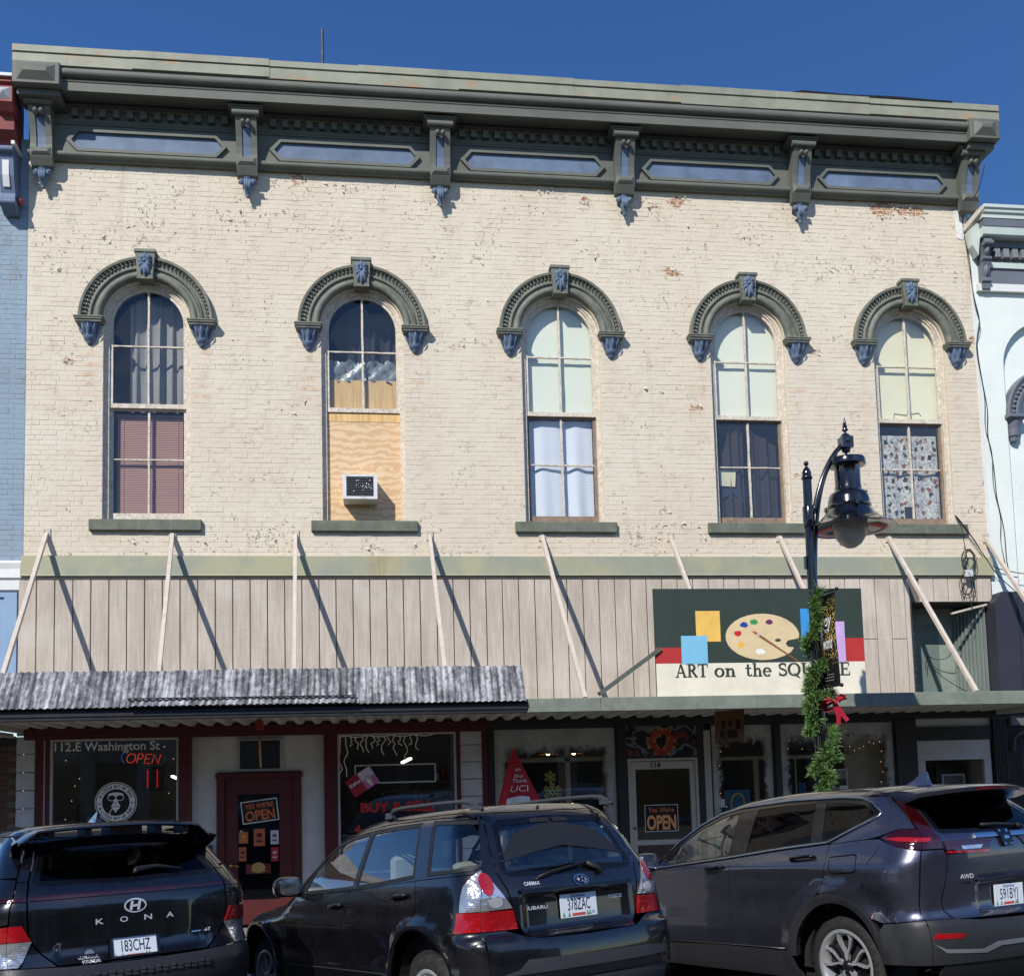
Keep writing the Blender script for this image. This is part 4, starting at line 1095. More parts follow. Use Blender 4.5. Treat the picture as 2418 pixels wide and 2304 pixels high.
for s in (-1, 1):
    dp(arc(s*.052, .062, .056, 0, 360, 18, .042)[:-1], WT, -.0035); dp(arc(s*.052, .062, .046, 0, 360, 18, .033)[:-1], BK, -.004)
dp([(-.014, .05), (.014, .05), (.03, .0), (.058, -.045), (.045, -.085), (.02, -.10), (.0, -.14), (-.025, -.10), (-.045, -.085), (-.058, -.045), (-.03, .0)], WT, -.0042)
dp([(-.018, .0), (0, -.01), (.018, .0), (.01, -.02), (-.01, -.02)], BK, -.0048); dp([(-.045, -.052), (.048, -.05), (.048, -.058), (-.045, -.062)], BK, -.0048)
mb = MB(); mb.tube([(-.03, -.004, -.06), (-.06, -.004, -.10), (-.08, -.004, -.14)], .006, 5); mb.tube([(-.115, -.004, -.145), (-.09, -.004, -.165), (-.07, -.004, -.14)], .011, 6); mb.build('pipe_mark', WT, bd)
# shop contents seen dimly through the glass
sv = M('shelf_wood', (96, 74, 54), .7, var=.2)
def shelf_unit(x0, x1, y0, h, n, label, seed):
    r = random.Random(seed); t = thing('shelf', label, 'shelf', (x0, y0, ZF)); w = x1-x0
    for xx in (0, w-.03): B('side', sv, t, xx, xx+.03, 0, .35, 0, h)
    for k in range(n): B('shelf_board', sv, t, .03, w-.03, .01, .35, k*h/n+.05, k*h/n+.075)
    pal_ = [M('ware_a', (150, 60, 50), .5), M('ware_b', (70, 96, 120), .5), M('ware_c', (190, 180, 150), .5), M('ware_d', (60, 70, 60), .5), M('ware_e', (210, 206, 200), .5)]
    for k in range(n):
        x = .05
        while x < w-.12:
            ww = r.uniform(.05, .14); hh_ = r.uniform(.08, .8)*(h/n-.09)+.03
            mb = MB()
            if r.random() < .5: mb.lathe([(ww*.4, 0), (ww*.5, hh_*.5), (ww*.45, hh_*.8), (ww*.2, hh_), (0, hh_)], (x+ww/2, .16, k*h/n+.076), 8)
            else: mb.box(x, x+ww, .06, .28, k*h/n+.076, k*h/n+.076+hh_)
            mb.build('ware', r.choice(pal_), t); x += ww+.02
    return t
shelf_unit(-4.25, -3.75, .9, 1.7, 5, 'dark shelf of small wares behind the left display window', 1)
shelf_unit(.55, 1.08, .5, 2.2, 6, 'tall shelf of small wares at the right side of the buy and sell window', 2)
FL = neon('tube_light', (250, 246, 232), 5)
for k, (a, b, lb) in enumerate((((-3.55, 2.2, 2.12), (-3.42, 2.0, 2.08), 'small bright ceiling tube lamp beside the ape badge'), ((-3.3, 3.0, 1.98), (-3.2, 2.9, 1.94), 'dimmer short ceiling tube lamp deeper in the left shop'), ((.42, 2.4, 2.1), (.55, 2.2, 2.16), 'short bright ceiling tube lamp in the buy and sell shop'))):
    mb = MB(); mb.bar(a, b, .05, .03); tag(mb.build('ceiling_lamp', FL), lb, 'lamp')
def bulbs(name, pts, label, wire=True, rgb=(255, 190, 120), e=1.4, r=.006):
    t = thing(name, label, 'string lights', (0, 0, 0)); m = neon('bulb_%d_%d' % (rgb[1], e), rgb, e)
    for p in pts: mb = MB(); mb.ball(p, r, 6); mb.build('bulb', m, t)
    if wire and len(pts) > 1: mb = MB(); mb.tube(pts, .003, 4); mb.build('wire', BLK, t)
    return t
bulbs('string_lights', [(-4.2, .3, 2.2), (-4.1, .3, 2.34), (-4.02, .3, 1.95), (-4.08, .3, 1.85), (-4.12, .3, 1.65), (-4.2, .3, 1.4)], 'few small warm bulbs at the left edge of the left display window', False)
bulbs('string_lights', [(-2.9, .3, 2.36), (-2.78, .3, 2.19), (-2.84, .3, 1.72)], 'few small warm bulbs at the right edge of the left display window', False)
# icicle lights in the buy and sell window
il = thing('icicle_lights', 'white wire icicle lights hanging in the top of the buy and sell window', 'string lights', (0, 0, 0))
r = random.Random(9); WWI = M('icicle_wire', (236, 228, 208), .6, emit=.1)
for k in range(15):
    x = -.49+k*.075+(0 if k < 5 else (k-5)*.0); L = (.55 if k < 2 else r.uniform(.12, .36)); p = [(x, .08, 2.43)]; nseg = 5
    for j in range(1, nseg+1): p.append((x+r.uniform(-.035, .035), .08, 2.43-L*j/nseg))
    mb = MB(); mb.tube(p, .0055, 5); mb.build('icicle', WWI, il)
mb = MB(); mb.tube([(-.5+k*.1, .08, 2.435+.012*math.sin(k*2)) for k in range(14)], .005, 5); mb.build('wire', WWI, il)
# blank framed board, sweets poster and red lettering on the right window
fb = thing('framed_board', 'empty white framed board standing in the buy and sell window', 'frame', (0, 0, 0))
mb = MB(); x0, x1, z0, z1, w = -.30, .83, 1.775, 2.04, .02
mb.box(x0, x1, .06, .08, z0, z0+w); mb.box(x0, x1, .06, .08, z1-w, z1); mb.box(x0, x0+w, .06, .08, z0+w, z1-w); mb.box(x1-w, x1, .06, .08, z0+w, z1-w); mb.build('frame', LW, fb)
B('field', M('board_black', (18, 18, 20), .5), fb, x0+w, x1-w, .07, .079, z0+w, z1-w)
ps = thing('sweets_poster', 'tilted red and pink sweets poster on the buy and sell window', 'poster', (-.195, .024, 1.805), rot=(0, math.radians(-33), 0))
B('sheet', M('poster_red', (178, 36, 52), .5), ps, -.20, .0, -.002, 0, -.13, .13); B('sheet', M('poster_pink', (206, 120, 176), .5), ps, .0, .20, -.002, 0, -.13, .0); B('sheet', M('poster_white', (220, 206, 220), .5), ps, .0, .20, -.0021, 0, 0, .13)
mb = MB(); mb.add([(-.10+.085*math.cos(2*PI*k/20), -.003, .03+.055*math.sin(2*PI*k/20)) for k in range(20)], [tuple(range(20))]); mb.build('oval', M('poster_dark_red', (140, 20, 36), .5), ps)
text('wordmark', 'KitKat', LW, ps, (-.10, -.0045, .01), .045, bold=.02, shear=.2)
mb = MB(); mb.lathe([(.0, -.11), (.02, -.08), (.045, 0), (.03, .03), (0, .05)], (.09, -.0035, -.02), 10, 'z', PI, 2*PI); mb.build('ice_cream', M('poster_cream', (226, 214, 206), .5), ps)
lt = thing('window_lettering', 'red BUY and SELL lettering low on the right display window of the left shop', 'lettering', (0, 0, 0))
RL = M('lettering_red', (196, 44, 40), .6, var=.05)
text('words', 'BUY & SELL', RL, lt, (.285, .024, 1.385), .125, width=1.03, bold=.04)
text('words', '4-', RL, lt, (-.24, .024, 1.10), .11, bold=.04)
# red door signs
od = thing('open_sign', 'tilted black YES WE\'RE OPEN sign with orange letters on the red door', 'sign', (-1.59, yd-.016, 1.44), rot=(0, math.radians(-6.5), 0))
ORG = M('sign_orange', (214, 112, 62), .6, var=.04)
B('border', LW, od, -.245, .245, -.004, 0, -.15, .155); B('panel', BK, od, -.232, .232, -.006, -.0041, -.137, .142)
text('words', "YES WE'RE", ORG, od, (0, -.0075, .048), .062, width=.39, bold=.03); text('words', 'OPEN', ORG, od, (0, -.0075, -.115), .13, width=.40, bold=.03)
def sticker(x, z, w, h, rgb, label, rgb2=None):
    s = thing('door_sticker', label, 'sticker', (x, yd-.012, z)); B('sheet', M('sticker_%d_%d' % (rgb[0], rgb[1]), rgb, .5, var=.15, vs=12), s, -w/2, w/2, -.002, 0, -h/2, h/2)
    if rgb2:
        mb = MB(); mb.ball((0, -.002, h*.12), w*.28, 10, (1, .01, .8)); mb.box(-w*.3, w*.3, -.004, -.002, -h*.28, -h*.16); mb.build('print', M('print_%d_%d' % (rgb2[0], rgb2[1]), rgb2, .5), s)
sticker(-1.812, 1.085, .125, .155, (196, 104, 66), 'small orange sticker at upper left of the red door', (210, 150, 70)); sticker(-1.60, 1.085, .15, .235, (196, 104, 66), 'tall orange sticker below the open sign on the red door', (60, 36, 30)); sticker(-1.395, 1.08, .11, .19, (206, 206, 214), 'white sticker at upper right of the red door', (110, 90, 100))
sticker(-1.825, .865, .10, .19, (190, 98, 62), 'orange burger sticker at lower left of the red door', (80, 44, 34)); sticker(-1.395, .85, .10, .19, (180, 40, 50), 'red sticker at lower right of the red door', (210, 180, 180)); sticker(-1.615, .66, .33, .13, (104, 36, 34), 'wide dark red drink sticker low on the red door', (190, 150, 90))

# ================================================================== right shopfront, black trim
rs = thing('shopfront', 'right gallery shopfront in black trim with frosted display windows and grey door', 'shopfront', (0, 0, 0))
BT = M('shopfront_black_paint', (38, 38, 36), .5, var=.2, vs=4, grime=.2)
def kb(x0, x1, z0, z1, y0=-.03, y1=.12, name='post', mat=None): return B(name, mat or BT, rs, x0, x1, y0, y1, z0, z1, bevel=.006)
kb(1.56, 9.2, 2.535, 2.66, -.05, .12, 'header'); kb(1.56, 7.98, 2.51, 2.537, -.03, .1, 'header_bead')
kb(1.562, 1.628, ZF, 2.51); kb(3.425, 3.55, ZF, 2.51); kb(4.605, 4.70, ZF, 2.51); kb(5.775, 5.85, ZF, 2.51); kb(7.655, 7.98, ZF, 2.535)
for x0, x1 in ((1.628, 3.425), (4.80, 5.775), (5.85, 7.655)): kb(x0, x1, ZF, .5, -.02, .1, 'bulkhead')
def frosted(name, x0, x1, z0, z1, r=.3, w=.14, bottom=False):
    """window glass with sprayed snow round its edges"""
    if name in MATS: return MATS[name]
    t = NT(name); x, y, z = t.xyz()
    nz = t.math('MULTIPLY', t.math('SUBTRACT', t.noise(7, 6, .75), .5), .30)
    dx = t.math('MINIMUM', t.math('SUBTRACT', x, x0), t.math('SUBTRACT', x1, x)); dz = t.math('MULTIPLY', t.math('SUBTRACT', z1, z), .55)
    d = t.math('ADD', t.math('MINIMUM', dx, dz), nz)
    f = t.ramp(d, [(w, .93), (w+.07, 0.)])
    f = t.math('MULTIPLY', f, t.ramp(t.noise(2.4, 5, .7), [(.3, .55), (.7, 1.)]))
    tr = t.n('ShaderNodeBsdfTransparent'); tr.inputs[0].default_value = (.88, .9, .88, 1)
    gl = t.n('ShaderNodeBsdfGlossy'); gl.inputs['Roughness'].default_value = 0
    lw = t.n('ShaderNodeLayerWeight'); lw.inputs[0].default_value = .5; fr = t.n('ShaderNodeMath', operation='MULTIPLY_ADD'); t.link(t.math('POWER', lw.outputs['Facing'], 4.0), fr.inputs[0]); fr.inputs[1].default_value = .92; fr.inputs[2].default_value = .05
    m1 = t.n('ShaderNodeMixShader'); t.link(t.math('MULTIPLY', fr.outputs[0], 1.7, clamp=True), m1.inputs[0]); t.link(tr.outputs[0], m1.inputs[1]); t.link(gl.outputs[0], m1.inputs[2])
    df = t.n('ShaderNodeBsdfDiffuse'); df.inputs[0].default_value = (.52, .53, .50, 1)
    m2 = t.n('ShaderNodeMixShader'); t.link(f, m2.inputs[0]); t.link(m1.outputs[0], m2.inputs[1]); t.link(df.outputs[0], m2.inputs[2]); t.link(m2.outputs[0], t.out.inputs[0])
    MATS[name] = t.m; return t.m
def fw(x0, x1, z0, z1, nm, w=.14):
    mb = MB(); f_ = .025; y = .02
    mb.box(x0, x0+f_, y-.02, y+.04, z0, z1); mb.box(x1-f_, x1, y-.02, y+.04, z0, z1); mb.box(x0+f_, x1-f_, y-.02, y+.04, z1-f_, z1); mb.box(x0+f_, x1-f_, y-.02, y+.04, z0, z0+f_)
    wi = mb.build('display_window', BT, rs); pane([(x0+f_, z0+f_), (x1-f_, z0+f_), (x1-f_, z1-f_), (x0+f_, z1-f_)], y+.01, wi, frosted(nm, x0, x1, z0, z1, w=w))
fw(1.63, 3.424, .5, 2.51, 'snow_window_a'); fw(5.852, 7.654, .5, 2.51, 'snow_window_c', .10); fw(4.805, 5.774, .5, 2.51, 'snow_window_b', .10)
kb(4.70, 4.80, ZF, 2.42, -.03, .04, 'jamb', M('jamb_grey', (170, 166, 156), .6))
# mosaic over the door
def mosaic():
    t = NT('mosaic_tiles'); x, y, z = t.xyz()
    cmb = t.n('ShaderNodeCombineXYZ'); t.link(x, cmb.inputs[0]); t.link(z, cmb.inputs[1])
    v = t.n('ShaderNodeTexVoronoi', feature='DISTANCE_TO_EDGE'); t.link(cmb.outputs[0], v.inputs['Vector']); v.inputs['Scale'].default_value = 24
    v2 = t.n('ShaderNodeTexVoronoi', feature='F1'); t.link(cmb.outputs[0], v2.inputs['Vector']); v2.inputs['Scale'].default_value = 24
    px = t.n('ShaderNodeSeparateXYZ'); t.link(v2.outputs['Position'], px.inputs[0])
    def rad(cx, cz):
        dx = t.math('SUBTRACT', px.outputs[0], cx); dz = t.math('SUBTRACT', px.outputs[1], cz)
        return t.math('POWER', t.math('ADD', t.math('MULTIPLY', dx, dx), t.math('MULTIPLY', dz, dz)), .5)
    c = t.ramp(t.noise(3.2, 2, .5, cmb.outputs[0]), [(.0, srgb(34, 34, 38)), (.44, srgb(120, 128, 134)), (.52, srgb(40, 40, 44)), (.6, srgb(128, 60, 52)), (.68, srgb(60, 60, 64))], 'CONSTANT')
    f = t.ramp(rad(4.08, 2.27), [(0, srgb(26, 26, 28)), (.075, srgb(192, 104, 56)), (.12, srgb(176, 66, 48)), (.185, srgb(190, 150, 70)), (.2, srgb(0, 0, 0))], 'CONSTANT')
    c = t.mix(t.ramp(rad(4.08, 2.27), [(.205, 1.), (.21, 0.)], 'CONSTANT'), c, f)
    c = t.mix(t.ramp(v.outputs['Distance'], [(.03, 1.), (.07, 0.)]), c, srgb(16, 16, 17))
    t.principled(c, .3, 0, .5, normal=t.bump(v.outputs['Distance'], .4, .01)); return t.m
B('mosaic_transom', mosaic(), rs, 3.552, 4.603, -.01, .05, 2.05, 2.495)
# grey aluminium door
AL = M('door_aluminium', (178, 174, 164), .45, var=.1)
mb = MB(); mb.box(3.567, 3.605, -.02, .1, ZF, 2.03); mb.box(4.565, 4.603, -.02, .1, ZF, 2.03); mb.box(3.605, 4.565, -.02, .1, 1.995, 2.03); mb.build('door_frame', AL, rs)
mb = MB(); mb.box(3.61, 3.68, .0, .05, ZF+.02, 1.985); mb.box(4.49, 4.56, .0, .05, ZF+.02, 1.985); mb.box(3.68, 4.49, .0, .05, 1.875, 1.985); mb.box(3.68, 4.49, .0, .05, .80, .87); mb.box(3.68, 4.49, .0, .05, ZF+.02, .15)
gd = mb.build('door', AL, rs); pane([(3.68, .87), (4.49, .87), (4.49, 1.875), (3.68, 1.875)], .025, gd, SGL); pane([(3.68, .15), (4.49, .15), (4.49, .80), (3.68, .80)], .025, gd, SGL)
text('house_number', '114', BK, gd, (3.97, -.003, 1.90), .07, bold=.03, shear=.15)
mb = MB(); mb.lathe([(0, -.02), (.018, -.018), (.018, 0)], (3.643, 0, 1.04), 12, 'y'); mb.build('lock', M('lock_dark', (70, 66, 58), .4, .6), gd)
os_ = thing('open_sign', 'black Yes We\'re OPEN sign with orange letters in the grey glass door', 'sign', (4.045, .02, 1.175))
B('border', LW, os_, -.245, .245, -.006, 0, -.19, .19); B('panel', BK, os_, -.238, .238, -.0075, -.0061, -.183, .183)
text('words', "Yes. We're", ORG, os_, (0, -.009, .085), .065, width=.38, bold=.015); text('words', 'OPEN', M('sign_pale_orange', (236, 160, 100), .6, var=.04), os_, (0, -.009, -.155), .19, width=.43, bold=.035)
# fluted pilaster and stair entry at the right end
pil = B('pilaster', BT, rs, 9.2, 9.42, -.03, .1, ZF, 2.535)
for k in range(6): B('flute', BT, rs, 9.205+k*.036, 9.225+k*.036, -.045, -.031, ZF, 2.5)
kb(7.98, 9.2, 2.20, 2.40, -.01, .1, 'entry_lintel'); kb(7.98, 9.2, 2.52, 2.536, -.02, .1, 'entry_rail')
B('entry_sunlit_strip', M('sunlit_strip_pale', (196, 204, 196), .5), rs, 7.98, 9.2, .03, .06, 2.40, 2.52)  # pale panel painted in for a sunlit strip above the entry
GP = M('entry_panel_grey', (178, 178, 178), .5, var=.1)
B('entry_panel', GP, rs, 7.985, 9.16, .0, .05, 1.90, 2.195, bevel=.006)
B('entry_jamb', GP, rs, 7.985, 8.11, .0, .05, ZF, 1.898); B('entry_jamb', GP, rs, 9.05, 9.16, .0, .05, ZF, 1.898)
B('entry_back_wall', M('entry_wall', (150, 150, 144), .8), rs, 8.0, 9.6, 1.3, 1.34, ZF, 2.68); B('entry_side_wall', M('entry_wall', (150, 150, 144), .8), rs, 9.16, 9.198, .052, 1.3, ZF, 2.68); B('entry_filler', BT, rs, 9.17, 9.44, .101, .2, 2.3, 2.69)
B('inner_door', BT, rs, 8.55, 9.05, .5, .55, ZF, 1.84); mb = MB(); mb.box(8.66, 8.98, .485, .5, 1.0, 1.66); mb.build('inner_door_pane', M('pane_grey', (110, 112, 112), .3), rs)
mb = MB(); mb.box(8.63, 8.66, .48, .5, .97, 1.69); mb.box(8.98, 9.01, .48, .5, .97, 1.69); mb.box(8.66, 8.98, .48, .5, 1.66, 1.69); mb.build('inner_pane_frame', GP, rs)
# gallery interior
gi = M('gallery_wall', (172, 160, 138), .9, var=.12)
B('back_wall', gi, rs, 1.60, 7.98, 3.0, 3.05, ZF, 2.62); B('floor', flr, rs, 1.60, 7.98, .2, 3.0, ZF-.05, ZF); B('ceiling', M('gallery_ceiling', (150, 146, 138), .9), rs, 1.60, 7.98, .2, 3.0, 2.62, 2.68); B('partition', gi, rs, 7.9, 7.96, .13, 3.0, ZF, 2.62)
B('display_wall', gi, rs, 7.0, 7.64, .34, .38, ZF, 2.3)
LWD = M('pale_frame_wood', (168, 158, 136), .7)
for x0, x1, z0, z1 in ((1.75, 3.3, 2.02, 2.08), (2.72, 2.79, .6, 2.5), (1.92, 1.98, .6, 2.5), (4.98, 5.77, 1.98, 2.03), (5.56, 5.63, .6, 1.98), (5.95, 7.1, 1.98, 2.03), (6.2, 6.22, .6, 1.98)):
    B('display_rail', LWD, rs, x0, x1, .30, .34, z0, z1)
B('display_backing', M('backing_dark', (40, 38, 36), .9), rs, 1.98, 2.72, .9, .92, .4, 2.02); B('display_backing', M('backing_dark', (40, 38, 36), .9), rs, 2.79, 3.35, .7, .72, .4, 2.02); B('display_backing', M('backing_dark', (40, 38, 36), .9), rs, 5.0, 5.56, .8, .82, .4, 1.98); B('display_backing', M('backing_dark', (40, 38, 36), .9), rs, 5.9, 6.6, .8, .82, .4, 1.98)
# things in the gallery windows
def snowflake(x, z, r, rgb, label):
    t = thing('snowflake', label, 'ornament', (x, .22, z)); m = M('flake_%d' % rgb[0], rgb, .6, emit=.0)
    for k in range(6):
        a = PI/3*k+PI/6; c_, s_ = math.cos(a), math.sin(a); mb = MB(); mb.bar((0, 0, 0), (r*c_, 0, r*s_), .006, r*.22, (0, 1, 0) if False else (-s_, 0, c_))
        for u in (.5, .8):
            for d in (-1, 1):
                b = a+d*PI/3; mb.bar((r*u*c_, 0, r*u*s_), (r*u*c_+r*.32*math.cos(b), 0, r*u*s_+r*.32*math.sin(b)), .006, r*.15, (-math.sin(b), 0, math.cos(b)))
        mb.build('arm', m, t)
snowflake(2.505, 1.585, .13, (206, 206, 96), 'large yellow paper snowflake hanging in the gallery window'); snowflake(2.48, 1.80, .085, (206, 210, 206), 'small white paper snowflake above the yellow one in the gallery window')
def pendant_lamp(x, label):
    t = thing('pendant_lamp', label, 'lamp', (x, 1.2, 2.2)); mb = MB(); mb.lathe([(.0, .06), (.05, .05), (.14, -.02), (.15, -.05)], (0, 0, 0), 16); mb.build('shade', M('lamp_amber', (160, 120, 60), .4), t, True)
    mb = MB(); mb.ball((0, 0, -.03), .035, 8); mb.build('bulb', neon('bulb_warm', (255, 214, 140), 22), t); mb = MB(); mb.tube([(0, 0, .05), (0, 0, .42)], .006, 5); mb.build('cord', BLK, t)
pendant_lamp(2.62, 'amber pendant lamp left of the frame bar in the gallery window'); pendant_lamp(3.02, 'amber pendant lamp right of the frame bar in the gallery window')
bulbs('string_lights', [(5.05, .26, 2.11), (5.02, .26, 1.90), (4.99, .26, 1.7), (5.02, .26, 1.5), (5.1, .26, 1.3)], 'warm fairy lights down the left of the narrow gallery window', True, r=.006)
bulbs('string_lights', [(6.1, .24, 2.25), (6.08, .24, 2.13), (6.3, .24, 2.12), (6.5, .24, 2.16)], 'warm fairy lights over the rail in the right gallery window', False, r=.006)
bulbs('string_lights', [(7.05, .24, 2.14), (7.12, .24, 2.08), (7.2, .24, 2.11), (7.27, .24, 2.14), (7.36, .24, 2.2), (7.43, .24, 2.18)], 'row of warm fairy lights on the display wall of the right gallery window', False, r=.006)
bulbs('string_lights', [(7.53, .24, 2.2), (7.55, .24, 2.06), (7.53, .24, 1.9), (7.55, .24, 1.75), (7.52, .24, 1.6)], 'fairy light strand hanging at the right edge of the gallery window', True, r=.007)
pf_ = thing('framed_picture', 'small picture in a white frame behind the lamp post in the gallery window', 'picture', (6.86, .29, 1.66))
mb = MB(); mb.box(-.16, .16, 0, .02, -.15, -.12); mb.box(-.16, .16, 0, .02, .12, .15); mb.box(-.16, -.13, 0, .02, -.12, .12); mb.box(.13, .16, 0, .02, -.12, .12); mb.build('frame', ALW, pf_)
B('canvas', M('picture_brown', (92, 66, 52), .6, var=.4, vs=8), pf_, -.13, .13, .01, .018, -.12, .0); B('canvas', M('picture_pale', (150, 150, 150), .6, var=.3, vs=8), pf_, -.13, .13, .01, .018, 0, .12)
mb = MB(); mb.ball((0, 0, 0), .105, 14); mb.lathe([(.03, .1), (.035, .125), (0, .13)], (0, 0, 0), 10); tag_ = mb.build('glass_float', M('ball_yellow', (222, 208, 140), .2, coat=.6), None, True); tag_.location = (6.03, .3, 1.36); tag(tag_, 'shiny pale yellow ball ornament in the gallery window', 'ornament')
mb = MB(); mb.ball((0, 0, 0), .15, 12, (1, .7, .65)); q = mb.build('red_wreath', M('foil_red', (190, 60, 66), .4, var=.5, vs=22, bump=.8, bs=40), None, True); q.location = (7.02, .3, 1.40); tag(q, 'crumpled red foil ornament below the framed picture in the gallery window', 'ornament')
q = B('price_card', LW, None, 6.86, 6.99, .25, .255, 1.44, 1.56); tag(q, 'small white card beside the red foil ornament', 'card')
cs = thing('sign_board', 'blue panel with a yellow arch hanging in the narrow gallery window', 'panel', (5.27, .26, 1.34))
B('board', M('panel_teal_blue', (54, 104, 140), .6), cs, -.20, .20, 0, .02, -.3, .2)
mb = MB(); mb.tube([(-.10, -.01, -.3)]+[(.10*math.cos(math.radians(180-a)), -.01, .02+.13*math.sin(math.radians(a))) for a in range(0, 181, 15)]+[(.10, -.01, -.3)], .016, 6); mb.build('arch', M('arch_yellow', (206, 190, 90), .5), cs)
q = B('blue_bottle', M('bottle_blue', (44, 64, 130), .3), None, 6.24, 6.36, .3, .4, 1.0, 1.62); tag(q, 'upright blue box behind the garland in the gallery window', 'box')
q = B('red_box', M('box_red', (150, 40, 46), .4), None, 6.37, 6.46, .3, .4, 1.0, 1.48); tag(q, 'small red box next to the blue box in the gallery window', 'box')
q = B('notice', LW, None, 4.90, 5.0, .035, .04, 1.30, 1.42); tag(q, 'small white notice in the narrow gallery window', 'notice')
# hanging wooden sign
hs = thing('hanging_sign', 'weathered brown wooden sign hung under the canopy by the gallery door', 'sign', (4.69, -1.2, 2.42), rot=(0, 0, math.radians(8)))
WD = M('sign_brown_wood', (112, 78, 50), .75, var=.35, vs=7, bump=.4, bs=30)
mb = MB(); mb.prism_y([(-.21, -.24), (.20, -.2), (.215, .22), (-.205, .19)], -.02, .02); mb.build('board', WD, hs)
for k, (x, z, w, h) in enumerate(((-.10, .02, .05, .10), (.0, .03, .06, .08), (.12, .02, .06, .12), (-.12, -.12, .06, .09), (.03, -.11, .15, .10))): B('carved_mark', M('carved_dark', (46, 32, 24), .9), hs, x-w/2, x+w/2, -.024, -.0201, z-h/2, z+h/2)
for s in (-.16, .16): mb = MB(); mb.tube([(s, 0, .2), (s, 0, .27)], .006, 5); mb.build('chain', BLK, hs)
# leaning red flag
fg = thing('flag', 'red flag with white script on a leaning wooden pole outside the gallery window', 'flag', (0, 0, 0))
mb = MB(); mb.tube([(1.55, -.55, ZF), (1.70, -.55, 1.3), (1.86, -.58, 2.28)], [.018, .016, .013], 8); mb.build('pole', M('pole_wood', (190, 150, 110), .6), fg)
def fl_pt(u, v):        # u across, v down
    x = 1.835+(-.235+u*.63)*v; z = 2.22-v*(.80-.03*u)-.12*max(0, v-.75)*math.sin(u*9)
    return (x, -.62-.05*math.sin(u*9+v*2)*v-.02*math.sin(u*17)*v, z)
FLG = M('flag_red', (188, 44, 54), .85, var=.2, vs=6)
mb = MB(); mb.grid([[fl_pt(i/24, j/20) for i in range(25)] for j in range(21)]); mb.build('cloth', FLG, fg, True)
mb = MB(); mb.grid([[tuple(Vector(fl_pt(.2+.55*i/14, .86+.14*j/4))+Vector((0, -.006, 0))) for i in range(15)] for j in range(5)]); mb.build('white_hem', LW, fg, True)
for s, u0, v0, hgt, w_ in (('in', .42, .42, .05, .07), ('Sho', .42, .53, .05, .13), ('Think', .45, .62, .055, .20), ('UCI', .42, .77, .085, .26)):
    v, f = text_geo(s, 1, shear=.25); xs = [p[0] for p in v]; k = w_/(max(xs)-min(xs))
    def onflag(x, y):
        tv = v0-y*hgt/.8; tu = (x*k+.05)/(.63*v0)+u0
        p = fl_pt(min(max(tu, 0), 1), tv); return (p[0], p[1]-.008, p[2])
    mesh_obj('script', [onflag(x, y) for x, y in v], f, LW, fg)
# ================================================================== recess above the canopy at the right end
rc = thing('upper_alcove', 'recessed opening with pale green boards and metal edge above the canopy at the right end', 'alcove', (0, 0, 0))
GA = M('alcove_green_grey', (140, 150, 138), .6, var=.2, vs=2, grime=.25)
B('back_board', GA, rc, 8.0, 9.0, .55, .57, 2.75, 4.27); B('back_board', M('alcove_glass', (110, 124, 116), .15, spec=.6), rc, 8.12, 8.75, .545, .549, 2.78, 4.02)
B('left_jamb', M('alcove_dark', (54, 56, 54), .8), rc, 7.996, 8.02, -.03, .55, 2.75, 4.27); B('top_board', M('alcove_dark', (54, 56, 54), .8), rc, 8.0, 9.34, -.02, .55, 4.27, 4.284)
for k in range(9): B('metal_edge', M('alcove_metal', (150, 160, 154), .4, .4), rc, 9.0+k*.026, 9.018+k*.026, .5-.06*k, .55, 2.75, 4.22)
mb = MB(); mb.bar((8.65, -.04, 4.10), (9.22, -.04, 4.235), .03, .045, (0, 1, 0)); mb.build('loose_batten', STR, rc)
r = random.Random(2)
for k in range(8): mb = MB(); z = 2.95+k*.13; mb.tube([(8.14, .54, z), (8.25, .538, z+r.uniform(-.02, .02)), (8.36, .54, z+r.uniform(-.02, .02))], .005, 4); mb.build('scratch_mark', LW, rc)

B('floor_board', GA, rc, 7.99, 9.36, -.02, 1.6, 2.69, 2.745); B('closing_board', GA, rc, 8.9, 9.36, .571, .60, 2.74, 4.3)
# ================================================================== neighbour on the left
nl = thing('neighbour_building', 'blue painted brick building at the left edge with red cornice and white belt', 'building', (0, 0, 0))
BB = brick_paint('blue_painted_brick', (144, 162, 176), False)
XL = -6.3
nw = B('brick_wall', BB, nl, XL, X0-.003, .012, 2.0, 4.85, 10.9)
k = 0; z = 4.9
while z < 10.3:
    x = X0-.003-(BL if k % 2 else BL*.62); first = True; xe = X0-.006
    for n_ in range(3):
        v, f = brick_geo(max(.05, xe-x-MJ+.0), CH-MJ, k*5+n_); mesh_obj('brick', [(p[0]+x, p[1]+.012, p[2]+z) for p in v], f, BB, nw); xe = x; x -= BL
    z += CH; k += 1
WS = M('belt_white_paint', (226, 226, 222), .6, var=.06, grime=.1)
mb = MB(); mb.prism_x([(.02, 4.90), (-.06, 4.89), (-.07, 4.86), (-.05, 4.78), (-.06, 4.66), (-.03, 4.64), (-.03, 4.50), (.02, 4.48)], XL, X0-.01); mb.build('belt_course', WS, nl)
LB = M('panel_light_blue', (138, 164, 192), .55, var=.08)
B('blue_panel', LB, nl, XL, -4.74, .02, .1, 2.72, 4.48); B('blue_stile', LB, nl, -4.93, -4.76, -.01, .019, 2.72, 4.44, bevel=.006); B('blue_rail', LB, nl, XL, -4.76, -.011, .019, 4.40, 4.47, bevel=.006)
